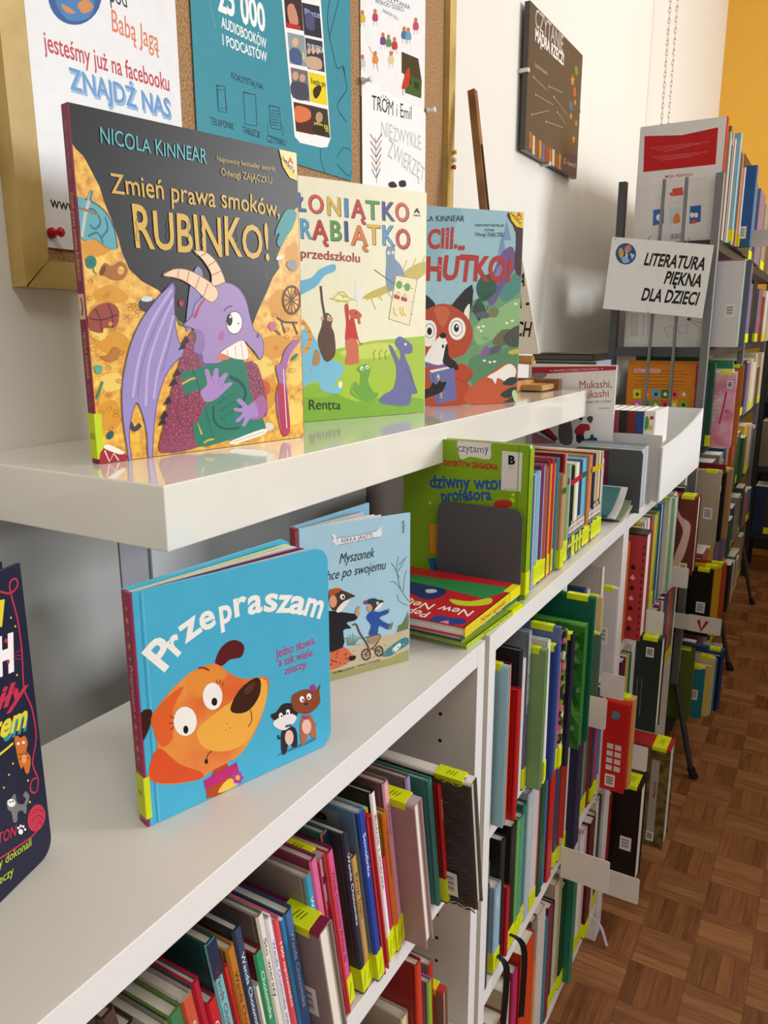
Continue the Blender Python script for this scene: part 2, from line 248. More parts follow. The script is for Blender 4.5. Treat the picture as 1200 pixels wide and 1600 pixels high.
ART['dragon'] = [('p','gold',[-19,2516,21,2461,84,2413,136,2319,197,2207,229,2088,276,1970,324,1831,348,1724,403,1591,516,1497,668,1431,755,1339,840,1186,980,1110,1094,908,1201,487,1175,-74,-13,-9,-62,712,-63,1615],0),('p','gold',[2297,2283,2215,2230,2137,2113,2088,1935,2010,1799,2036,1693,1946,1599,1869,1464,1794,1352,1719,1230,1659,1109,1571,999,1477,696,1033,196,1020,-61,2377,-29],0),('p','d8982c',[-3,1761,137,1793,256,1752,191,1691,49,1678],1),('p','d8982c',[68,1393,236,1459,378,1375,310,1315,104,1322],1),('p','d8982c',[4,1062,191,1105,354,1015,281,881,76,935],1),('p','d8982c',[1866,1356,2075,1498,2188,1259,2005,1163],1),('p','d8982c',[1767,1003,2002,1052,2211,965,1995,827,1819,849],1),('p','d8982c',[1695,583,1929,624,1922,397,1742,290],1),('p','d8982c',[21,466,192,517,221,322,70,272],1),('p','d8982c',[2115,1851,2268,1953,2276,1689,2140,1679],1),('p','f0cf68',[6,1621,128,1667,184,1600,58,1518],1),('p','f0cf68',[71,1156,169,1086,101,1010,14,1063],1),('p','f0cf68',[60,710,229,747,264,631,113,596],1),('p','f0cf68',[1646,783,1848,827,1931,692,1726,650],1),('p','f0cf68',[2143,736,2269,782,2279,572,2138,551],1),('p','f0cf68',[2041,369,2259,384,2269,170,2096,156],1),('p','f0cf68',[1948,1228,2094,1144,2002,1074],1),('s','b8782a',4,[88,869,77,857,55,854,39,862,40,875,57,883,79,880,88,869],0),('s','b8782a',4,[215,1396,207,1386,191,1383,178,1388,179,1399,192,1406,208,1405,215,1396],0),('s','b8782a',4,[314,1105,305,1096,288,1093,275,1099,276,1109,290,1116,307,1114,314,1105],0),('s','b8782a',4,[2134,365,2120,351,2090,348,2066,360,2066,376,2091,386,2121,381,2134,365],0),('s','b8782a',4,[603,1320,594,1307,574,1302,559,1310,560,1325,576,1334,595,1332,603,1320],0),('s','b8782a',4,[1991,1159,1977,1142,1949,1137,1926,1148,1927,1167,1950,1179,1978,1176,1991,1159],0),('s','b8782a',4,[756,1189,746,1175,724,1171,708,1180,709,1195,726,1205,747,1203,756,1189],0),('s','b8782a',4,[2077,1259,2067,1243,2045,1238,2029,1249,2029,1266,2047,1278,2068,1275,2077,1259],0),('s','b8782a',4,[774,1371,763,1359,740,1354,722,1361,723,1374,742,1383,765,1382,774,1371],0),('s','b8782a',4,[187,860,179,847,164,844,153,853,154,866,167,875,181,872,187,860],0),('s','b8782a',4,[1984,775,1973,758,1948,754,1930,766,1930,785,1950,797,1974,793,1984,775],0),('s','b8782a',4,[660,1257,652,1242,635,1238,622,1247,623,1264,637,1275,653,1272,660,1257],0),('s','b8782a',4,[2095,616,2082,602,2055,598,2034,609,2034,625,2056,635,2083,631,2095,616],0),('s','b8782a',4,[30,1059,21,1048,1,1045,-13,1052,-12,1064,3,1071,22,1069,30,1059],0),('s','b8782a',4,[592,1255,585,1244,569,1240,557,1248,558,1260,571,1269,586,1266,592,1255],0),('s','b8782a',4,[464,1217,456,1203,438,1199,425,1208,426,1223,440,1233,457,1231,464,1217],0),('s','b8782a',4,[451,1266,440,1255,418,1252,401,1258,401,1269,420,1277,442,1276,451,1266],0),('s','b8782a',4,[79,1031,70,1017,53,1013,39,1022,40,1037,55,1047,72,1044,79,1031],0),('s','b8782a',4,[80,1176,73,1162,58,1158,48,1167,49,1183,61,1193,75,1190,80,1176],0),('s','b8782a',4,[79,427,69,417,48,415,32,423,32,435,50,442,71,439,79,427],0),('s','b8782a',4,[2195,1285,2182,1273,2154,1269,2132,1276,2132,1288,2155,1296,2182,1295,2195,1285],0),('s','b8782a',4,[661,1274,649,1259,625,1254,606,1263,607,1280,627,1291,651,1288,661,1274],0),('s','b8782a',4,[2206,695,2191,678,2158,674,2132,686,2133,705,2159,717,2192,712,2206,695],0),('s','b8782a',4,[408,1207,397,1192,374,1187,356,1196,357,1212,376,1223,399,1220,408,1207],0),('s','b8782a',4,[462,1304,454,1292,439,1288,427,1296,428,1309,441,1318,456,1316,462,1304],0),('s','b8782a',4,[-15,314,-23,304,-40,303,-53,311,-52,322,-38,328,-21,325,-15,314],0),('s','b8782a',4,[147,454,138,442,119,440,105,449,106,463,121,471,139,467,147,454],0),('s','b8782a',4,[1912,764,1899,754,1869,751,1846,759,1846,770,1870,778,1900,775,1912,764],0),('s','b8782a',4,[72,1481,64,1469,45,1465,32,1471,33,1484,47,1493,65,1491,72,1481],0),('s','b8782a',4,[1985,1102,1973,1091,1948,1087,1928,1095,1928,1107,1949,1116,1974,1113,1985,1102],0),('s','b8782a',4,[414,1272,404,1260,382,1256,365,1263,366,1275,384,1284,405,1282,414,1272],0),('s','b8782a',4,[2016,1129,2001,1115,1969,1111,1944,1119,1945,1134,1970,1144,2002,1142,2016,1129],0),('s','b8782a',4,[55,1347,45,1333,24,1328,7,1337,9,1352,26,1362,47,1360,55,1347],0),('s','b8782a',4,[594,1345,584,1330,562,1326,546,1335,547,1351,564,1361,586,1359,594,1345],0),('s','b8782a',4,[244,682,235,671,216,669,202,676,203,688,218,695,237,692,244,682],0),('s','b8782a',4,[2067,702,2053,690,2022,688,1997,696,1997,709,2023,717,2054,714,2067,702],0),('s','b8782a',4,[266,672,254,660,231,657,213,666,214,680,233,688,256,685,266,672],0),('s','b8782a',4,[622,1264,614,1255,597,1251,583,1257,584,1268,598,1275,615,1274,622,1264],0),('s','b8782a',4,[799,1331,789,1319,769,1315,754,1323,755,1335,771,1344,791,1342,799,1331],0),('s','b8782a',4,[187,1552,178,1540,160,1536,147,1543,148,1556,162,1565,180,1564,187,1552],0),('s','b8782a',4,[145,289,138,276,122,273,111,283,112,298,125,307,140,303,145,289],0),('s','b8782a',4,[296,912,288,900,272,896,260,905,261,918,274,926,290,924,296,912],0),('s','b8782a',4,[677,1208,666,1194,642,1190,624,1198,625,1212,644,1222,668,1220,677,1208],0),('s','b8782a',4,[1803,967,1793,953,1771,950,1753,959,1754,974,1772,984,1794,981,1803,967],0),('s','b8782a',4,[478,1252,468,1240,448,1236,433,1243,434,1256,450,1265,470,1263,478,1252],0),('s','b8782a',4,[206,390,195,378,172,376,155,385,156,400,175,408,197,404,206,390],0),('s','b8782a',4,[298,1582,290,1569,274,1564,262,1572,263,1586,276,1596,291,1594,298,1582],0),('s','b8782a',4,[528,1284,517,1274,495,1271,477,1276,478,1287,496,1295,519,1294,528,1284],0),('s','b8782a',4,[50,310,42,298,25,297,12,305,13,318,27,325,43,322,50,310],0),('s','b8782a',4,[199,1368,189,1358,167,1355,150,1360,151,1370,169,1377,190,1377,199,1368],0),('s','b8782a',4,[616,1235,605,1221,582,1217,565,1225,566,1240,584,1251,607,1248,616,1235],0),('s','b8782a',4,[2103,478,2090,464,2060,461,2037,472,2038,488,2061,498,2091,493,2103,478],0),('s','b8782a',4,[52,944,43,930,23,927,9,936,10,950,26,959,45,956,52,944],0),('s','b8782a',4,[2253,1012,2239,997,2210,992,2187,1002,2187,1019,2211,1031,2240,1027,2253,1012],0),('s','b8782a',4,[168,1233,158,1220,138,1216,122,1224,123,1238,140,1248,160,1246,168,1233],0),('s','b8782a',4,[158,573,149,562,130,560,116,568,117,580,132,586,150,583,158,573],0),('s','b8782a',4,[228,915,219,901,202,897,188,907,190,922,204,932,221,928,228,915],0),('s','b8782a',4,[76,1273,67,1261,47,1257,32,1264,33,1277,49,1286,68,1284,76,1273],0),('s','b8782a',4,[235,1101,226,1091,206,1088,192,1094,193,1105,208,1112,227,1110,235,1101],0),('s','b8782a',4,[1989,1244,1975,1230,1943,1226,1918,1234,1918,1248,1944,1258,1975,1256,1989,1244],0),('s','b8782a',4,[686,1316,677,1303,656,1299,641,1307,641,1321,658,1331,678,1329,686,1316],0),('s','b8782a',4,[2161,697,2150,681,2127,677,2109,688,2109,706,2128,718,2151,713,2161,697],0),('s','b8782a',4,[446,1307,435,1297,412,1293,394,1299,395,1309,414,1317,437,1316,446,1307],0),('s','b8782a',4,[490,1348,483,1337,467,1333,456,1340,457,1352,469,1361,484,1359,490,1348],0),('s','b8782a',4,[135,1168,125,1155,105,1151,89,1159,90,1173,107,1183,127,1180,135,1168],0),('s','b8782a',4,[2238,388,2226,372,2201,369,2181,381,2181,400,2202,411,2227,406,2238,388],0),('s','b8782a',4,[2140,1104,2129,1089,2106,1085,2088,1095,2088,1110,2107,1120,2130,1118,2140,1104],0),('s','b8782a',4,[2133,1034,2121,1020,2096,1016,2076,1025,2077,1040,2097,1049,2122,1047,2133,1034],0),('s','b8782a',4,[172,791,162,779,140,776,123,784,124,797,142,806,163,803,172,791],0),('s','b8782a',4,[663,1346,654,1333,637,1330,624,1337,625,1351,639,1360,656,1358,663,1346],0),('s','b8782a',4,[2009,1076,1999,1062,1979,1058,1962,1068,1963,1083,1980,1093,2000,1090,2009,1076],0),('s','b8782a',4,[258,347,249,337,231,336,218,343,218,354,233,360,251,357,258,347],0),('s','b8782a',4,[1913,511,1901,497,1875,494,1854,504,1855,521,1876,530,1902,526,1913,511],0),('s','b8782a',4,[43,1174,34,1165,16,1162,1,1168,2,1177,17,1184,36,1183,43,1174],0),('s','b8782a',4,[1895,1608,1884,1591,1862,1585,1845,1595,1846,1614,1864,1626,1885,1624,1895,1608],0),('s','b8782a',4,[411,1301,401,1289,381,1285,365,1292,366,1305,382,1313,403,1312,411,1301],0),('s','b8782a',4,[1989,929,1979,913,1956,909,1939,919,1939,937,1958,948,1980,944,1989,929],0),('s','b8782a',4,[208,423,198,410,180,407,166,417,167,432,182,441,200,437,208,423],0),('s','b8782a',4,[2022,561,2013,549,1992,547,1975,556,1976,569,1993,577,2013,573,2022,561],0),('s','b8782a',4,[679,1312,667,1298,644,1294,625,1302,626,1316,646,1326,669,1324,679,1312],0),('p','5fa9b5',[-13,2086,61,2100,157,2070,243,2001,296,1882,308,1748,215,1748,119,1809,9,1797],1),('s','2b5d6b',12,[61,2100,157,2070,243,2001,296,1882,308,1748],1),('s','2f6d80',16,[56,2030,134,2023,178,1940,124,1881,86,1911],1),('s','2f6d80',16,[169,1815,235,1893,221,1981],1),('s','2f6d80',16,[60,1820,142,1856,187,1781],1),('s','c4c2b6',26,[120,2161,52,1977,8,1811],0),('s','8d7a58',22,[1,2026,74,2015,162,1991],0),('s','3d8a8a',20,[125,2170,103,2089],0),('p','2a7d70',[116,1631,109,1608,95,1589,75,1578,53,1576,35,1584,23,1601,20,1622,26,1644,41,1663,60,1674,82,1676,100,1668,112,1652],2),('s','1d5a52',7,[27,1640,104,1603],1),('s','1d5a52',7,[34,1597,97,1656],1),('s','2a7d70',8,[82,1583,90,1548,109,1540],1),('p','a8692a',[136,1551,190,1628,250,1602,333,1650,388,1590,340,1507,243,1500,199,1520],1),('p','gold',[353,1578,349,1563,340,1551,328,1544,315,1542,303,1548,296,1559,294,1573,298,1588,307,1600,319,1607,332,1608,344,1603,351,1592],2),('p','6d3d18',[185,1563,174,1546,162,1532,151,1526,142,1528,139,1538,140,1554,147,1573,157,1591,169,1604,181,1611,189,1609,193,1598,191,1582],2),('p','9b4433',[4,1199,102,1295,216,1314,280,1248,244,1125,133,1112,116,1075,17,1099],1),('s','53231f',13,[69,1266,104,1185,111,1084],1),('s','53231f',13,[184,1308,215,1218,208,1115],1),('s','53231f',12,[14,1190,113,1176,261,1220],1),('p','c99a3a',[212,1147,210,1139,204,1132,196,1128,188,1128,181,1131,176,1137,175,1145,177,1154,183,1160,191,1164,199,1164,206,1161,211,1155],2),('p','3a3b46',[630,1317,620,1288,596,1264,563,1250,527,1248,496,1259,475,1281,469,1309,479,1337,502,1361,535,1375,570,1377,602,1367,623,1345],2),('p','d8d8dc',[605,1358,599,1348,582,1339,558,1333,533,1332,510,1335,494,1342,489,1351,495,1362,512,1371,535,1376,561,1378,584,1375,600,1368],2),('p','b8742c',[80,883,156,902,206,959,263,934,232,857,151,838],1),('p','5fa98c',[22,813,91,804,72,748,26,752],1),('s','3d8a6a',20,[17,542,53,616,82,682],1),('p','1d5a62',[133,216,121,203,106,196,91,196,81,203,75,215,77,231,84,246,97,258,112,266,126,266,137,259,142,247,141,231],2),('p','a22639',[8,-5,43,129,226,66,239,1],1),('p','f3ead8',[43,129,86,155,222,76,182,59],1),('s','f0d8d0',12,[48,109,82,8,129,73,168,7],0),('s','3f3f48',40,[304,318,337,257,400,297],1),('p','2f8f95',[2150,2243,2275,2226,2211,2078,2124,1982,2057,1889,2006,1927,2046,2017,1988,2000,2049,2124],1),('p','8b8f98',[2117,1732,2218,1784,2262,1722,2200,1672],1),('p','e8e4d8',[2090,1808,2089,1798,2078,1786,2060,1775,2037,1767,2015,1764,1998,1766,1989,1773,1990,1783,2001,1795,2019,1805,2041,1813,2063,1817,2080,1815],2),('s','5d3218',8,[2065,1388,2297,1400],0),('s','5d3218',8,[2083,1455,2279,1331],0),('s','5d3218',8,[2126,1506,2235,1280],0),('s','5d3218',8,[2184,1527,2176,1259],0),('s','5d3218',8,[2241,1513,2119,1275],0),('s','5d3218',8,[2283,1466,2079,1322],0),('s','5d3218',22,[2297,1400,2286,1347,2260,1302,2221,1271,2176,1259,2132,1267,2096,1295,2073,1337,2065,1388,2076,1439,2101,1483,2139,1514,2184,1527,2228,1520,2265,1493,2289,1451,2297,1400],0),('s','5d3218',18,[1977,1218,2065,1177,2248,1171],0),('s','5d3218',15,[2035,1176,2077,1065],0),('s','5d3218',15,[2186,1169,2245,1057],0),('p','a82a3a',[2268,1477,2265,1463,2258,1452,2248,1445,2237,1444,2227,1450,2221,1460,2219,1474,2221,1488,2228,1499,2238,1506,2249,1506,2259,1501,2266,1490],2),('p','c8688c',[1963,1140,1958,1122,1944,1108,1925,1100,1905,1099,1886,1107,1874,1120,1870,1137,1875,1154,1888,1169,1907,1177,1928,1178,1946,1171,1959,1157],2),('s','5d3218',12,[1944,1099,2017,1052],1),('p','2f7f60',[2241,864,2243,855,2235,841,2218,825,2196,809,2173,796,2155,791,2143,792,2142,800,2150,814,2167,831,2188,847,2211,859,2230,865],2),('p','c9582c',[1725,605,1840,592,1851,490,1734,471],1),('p','d8d4c8',[1890,145,1883,127,1864,114,1838,108,1809,110,1783,119,1766,134,1760,153,1767,170,1785,183,1812,190,1840,188,1866,179,1884,163],2),('p','b02438',[907,1328,904,1315,897,1305,887,1299,876,1299,867,1304,861,1313,859,1325,862,1337,870,1347,879,1353,890,1354,899,1349,906,1340],2),('p','2f7f60',[818,1214,897,1138,856,1136],1),('t','5fb5c0','NICOLA KINNEAR',[226,2531,1234,2526],120,0.004,0,1),('t','d3ac4c','Zmień prawa smoków,',[290,2178,2060,2172],166,0.008,0,1),('t','d8b04a','RUBINKO!',[451,1771,1922,1765],330,0.014,0,1),('s','4a3c22',6,[502,2034,510,2011,499,1985,489,1959,497,1936,503,1912,491,1886,483,1861,492,1837,497,1813],0),('s','4a3c22',6,[795,2034,803,2014,792,1991,782,1969,791,1949,798,1929,786,1906,777,1884,787,1864,793,1844],0),('s','4a3c22',6,[1005,2040,1014,2018,1002,1993,992,1968,1002,1945,1009,1922,996,1897,987,1873,998,1850,1003,1827],0),('s','4a3c22',6,[1146,2048,1155,2022,1143,1995,1132,1968,1142,1942,1149,1917,1136,1889,1127,1862,1138,1837,1144,1811],0),('s','4a3c22',6,[1364,2054,1374,2029,1362,2002,1351,1975,1361,1951,1369,1926,1356,1899,1346,1872,1357,1848,1364,1822],0),('s','4a3c22',6,[1534,2053,1543,2029,1531,2001,1520,1974,1531,1949,1539,1924,1525,1896,1516,1869,1527,1844,1534,1818],0),('t','c9a85a','Najnowszy bestseller autorki',[1340,2564,2014,2573],45,0.002,0,0),('t','c9a85a','Odwagi ZAJĄCZKU',[1377,2450,1974,2455],62,0.002,0,1),('p','f3e3a0',[2069,2779,2289,2780,2291,2525,2193,2543,2114,2629],0),('p','f0cf3a',[2082,2734,2108,2638,2194,2557,2289,2536,2290,2572,2210,2602,2153,2667,2120,2745],0),('t','4a3a6a','A',[2093,2694,2127,2681],37,0.01,0,0),('t','4a3a6a','M',[2118,2675,2153,2661],37,0.01,0,0),('t','4a3a6a','B',[2144,2655,2179,2641],37,0.01,0,0),('t','4a3a6a','E',[2170,2635,2205,2621],37,0.01,0,0),('t','4a3a6a','R',[2195,2615,2231,2601],38,0.01,0,0),('t','4a3a6a','E',[2226,2595,2261,2582],38,0.01,0,0),('t','4a3a6a','K',[2257,2576,2292,2562],38,0.01,0,0),('t','c0302a','A',[2174,2670,2244,2669],57,0.03,0,0),('t','c0302a','AMBER',[2167,2635,2255,2637],15,0.01,0,0),('p','8f86bd',[1072,1650,1003,1532,957,1350,918,1088,1034,1193,1127,1561],1),('p','9b8bc6',[822,1499,689,1403,497,1201,375,1006,297,804,248,593,237,360,250,163,261,7,287,1,281,181,310,347,374,488,423,388,453,210,450,-13,489,-6,519,206,568,446,644,645,734,774,821,845,891,896,841,986,812,1105,811,1303],1),('s','5b4a80',8,[822,1499,689,1403,497,1201,375,1006,297,804,248,593,237,360,250,163,261,7,287,1,281,181,310,347,374,488,423,388,453,210,450,-13,489,-6,519,206,568,446,644,645,734,774,821,845,891,896,841,986,812,1105,811,1303,822,1499],1),('s','b9addb',22,[795,1439,585,1176,432,863,344,532],1),('s','b9addb',22,[803,1361,648,1100,517,804,461,450],1),('s','b9addb',22,[799,1224,712,1003,604,745,544,507],1),('s','7a6aa8',8,[805,1401,617,1138,462,824,388,531],1),('s','7a6aa8',8,[804,1184,733,964,650,745],1),('p','scale',[900,967,979,1090,1079,1113,1119,908,1213,741,1647,805,1768,604,1818,378,1784,254,1626,251,1189,230,1025,46,584,27,616,241,679,442,763,663],1),('p','2a1a30',[859,970,916,1052,947,992],0),('p','2a1a30',[820,919,877,1001,908,941],0),('p','2a1a30',[748,687,805,768,835,707],0),('p','2a1a30',[708,607,764,687,794,626],0),('p','2a1a30',[640,447,696,527,725,465],0),('p','2a1a30',[593,328,649,406,678,344],0),('p','2a1a30',[571,268,627,346,656,284],0),('p','7a5aa0',[1078,1093,1221,909,1265,741,1111,742,1019,907],1),('p','1f7a63',[837,713,961,743,1062,767,1216,804,1524,843,1608,519,1700,337,1776,175,1735,109,1341,67,987,39,933,223,883,434],1),('s','17604e',16,[961,739,1048,492,1155,59],1),('s','e0a83c',18,[837,621,932,661,987,670],1),('s','e0a83c',18,[1039,67,1091,89,1156,91],1),('p','e0a83c',[974,284,1031,153,1010,144],0),('p','f1ede0',[1341,50,1751,135,1769,83,1449,26,1366,21],1),('s','8a8578',5,[1381,42,1750,103],1),('s','0f4a40',32,[1368,665,1487,609,1551,498,1462,347],1),('s','0f4a40',22,[1171,402,1165,274,1266,182,1455,171],1),('s','0f4a40',7,[1212,433,1248,430,1287,465,1324,462,1363,497,1400,494],0),('s','0f4a40',7,[1224,357,1261,354,1299,389,1337,385,1376,421,1413,417],0),('s','0f4a40',7,[1236,281,1273,277,1312,312,1349,308,1389,344,1426,340],0),('p','scale',[702,421,851,518,1052,571,1107,553,1069,406,935,244,766,294],1),('p','a886c4',[1030,544,1109,606,1090,732,1131,742,1163,668,1201,746,1245,741,1246,661,1322,707,1347,685,1299,608,1387,615,1391,590,1309,537,1200,466,1084,448],1),('s','6d4a88',5,[1163,668,1181,615],1),('s','6d4a88',5,[1246,661,1238,603],1),('s','6d4a88',5,[1299,608,1263,571],1),('p','a4679c',[1597,241,1755,255,1818,378,1748,470,1661,428,1574,376],1),('p','a886c4',[1654,406,1574,376,1507,438,1453,453,1439,432,1504,363,1409,367,1407,339,1502,312,1417,250,1444,227,1528,273,1489,191,1528,184,1598,257,1698,270],1),('p','a58cc0',[885,1137,986,1221,1020,1313,1093,1378,1223,1470,1366,1525,1510,1485,1600,1374,1641,1216,1686,1099,1769,1036,1793,926,1749,816,1684,888,1619,946,1549,995,1393,949,1277,889,1289,804,1088,800,1068,887,982,917,1020,1030,1009,1101],1),('s','5b4a80',8,[885,1137,986,1221,1020,1313,1093,1378,1223,1470,1366,1525,1510,1485,1600,1374,1641,1216,1686,1099,1769,1036,1793,926,1749,816,1684,888,1619,946,1549,995,1393,949,1277,889,1289,804,1088,800,1068,887,982,917,1020,1030,1009,1101,885,1137],1),('p','b43a5c',[998,1212,1091,1347,1221,1446,1090,1317,1035,1213],1),('p','9078b0',[1078,1093,1004,1101,1020,1030,982,917,1068,887,1111,991],1),('p','f6efe6',[1277,885,1402,954,1555,995,1598,837,1482,826,1376,851],1),('s','c05a4a',5,[1352,921,1365,851],0),('s','c05a4a',5,[1447,954,1456,837],0),('s','c05a4a',5,[1521,977,1537,835],0),('p','d87a5c',[1231,836,1277,885,1376,851,1348,826,1256,821],1),('p','efd3ae',[710,1553,817,1612,959,1617,1102,1569,1249,1488,1283,1409,1216,1344,1130,1380,1012,1473,883,1533],1),('s','8a5a50',7,[710,1553,817,1612,959,1617,1102,1569,1249,1488,1283,1409,1216,1344,1130,1380,1012,1473,883,1533,710,1553],1),('s','b56a5a',8,[875,1610,860,1545],1),('s','b56a5a',8,[982,1605,953,1504],1),('s','b56a5a',8,[1090,1562,1035,1454],1),('s','b56a5a',8,[1179,1514,1118,1389],1),('p','efd3ae',[1040,1781,1163,1783,1289,1694,1365,1547,1340,1519,1224,1491,1216,1597,1134,1711],1),('s','8a5a50',7,[1040,1781,1163,1783,1289,1694,1365,1547,1340,1519,1224,1491,1216,1597,1134,1711,1040,1781],1),('s','b56a5a',8,[1182,1775,1111,1739],1),('s','b56a5a',8,[1272,1709,1176,1655],1),('s','b56a5a',8,[1327,1626,1218,1577],1),('p','fbfaf6',[1545,1168,1534,1122,1506,1085,1467,1064,1426,1063,1389,1082,1365,1117,1358,1161,1369,1206,1396,1243,1434,1264,1476,1266,1513,1248,1538,1213],2),('s','2a2030',7,[1545,1168,1537,1128,1514,1093,1483,1070,1446,1061,1411,1068,1382,1089,1363,1122,1358,1161,1367,1201,1388,1235,1419,1259,1455,1268,1491,1262,1521,1240,1540,1207,1545,1168],0),('p','1a1618',[1431,1191,1426,1167,1416,1148,1401,1137,1386,1136,1373,1147,1364,1165,1362,1189,1366,1212,1377,1232,1391,1243,1406,1244,1419,1234,1428,1215],2),('p','ffffff',[1419,1218,1417,1213,1414,1208,1410,1206,1405,1205,1401,1208,1398,1212,1397,1217,1399,1223,1402,1227,1406,1230,1411,1230,1415,1228,1418,1224],2),('p','1a1618',[1504,1158,1503,1154,1501,1151,1498,1149,1494,1149,1491,1151,1489,1154,1488,1157,1489,1161,1491,1164,1495,1166,1498,1166,1502,1164,1504,1162],2),('s','4a3560',10,[1336,1267,1383,1306,1436,1317],1),('p','3a2a50',[1735,1042,1733,1033,1730,1026,1725,1022,1720,1022,1716,1026,1713,1033,1712,1041,1714,1050,1717,1057,1722,1060,1727,1061,1731,1057,1734,1050],2),('p','b46a9c',[1265,1015,1286,1082,1333,1075,1317,1005],1),('p','a06cac',[1938,737,2008,771,2063,895,2181,988,2280,998,2147,873,2066,691,2081,460,2100,81,1987,69,1928,419,1972,578],1),('p','b03258',[1950,533,2047,553,2079,414,2100,81,1987,69],1),('s','f3ead8',10,[2036,714,2044,461,2058,112],1)]
ART['dragon_spine'] = [('s','c9a050',4,[31,2620,52,2660,73,2620,52,2580,31,2620],0),('s','c9a050',4,[31,620,52,660,73,620,52,580,31,620],0),('s','c9a050',4,[31,2510,52,2550,73,2510,52,2470,31,2510],0),('s','c9a050',4,[31,510,52,550,73,510,52,470,31,510],0),('s','c9a050',4,[31,2400,52,2440,73,2400,52,2360,31,2400],0),('s','c9a050',4,[31,400,52,440,73,400,52,360,31,400],0),('s','c9a050',4,[31,2290,52,2330,73,2290,52,2250,31,2290],0),('s','c9a050',4,[31,290,52,330,73,290,52,249,31,290],0),('t','d3a84c','Zmień prawa smoków,RUBINKO!',[29,2150,29,1480],55,0.004,0,0),('p','d8b890',[5,1180,100,1180,100,1380,5,1380],0),('s','6a3a6a',25,[42,1210,63,1280,47,1350],1),('t','d3a84c','NICOLA KINNEAR',[32,1080,32,700],50,0.002,0,0)]
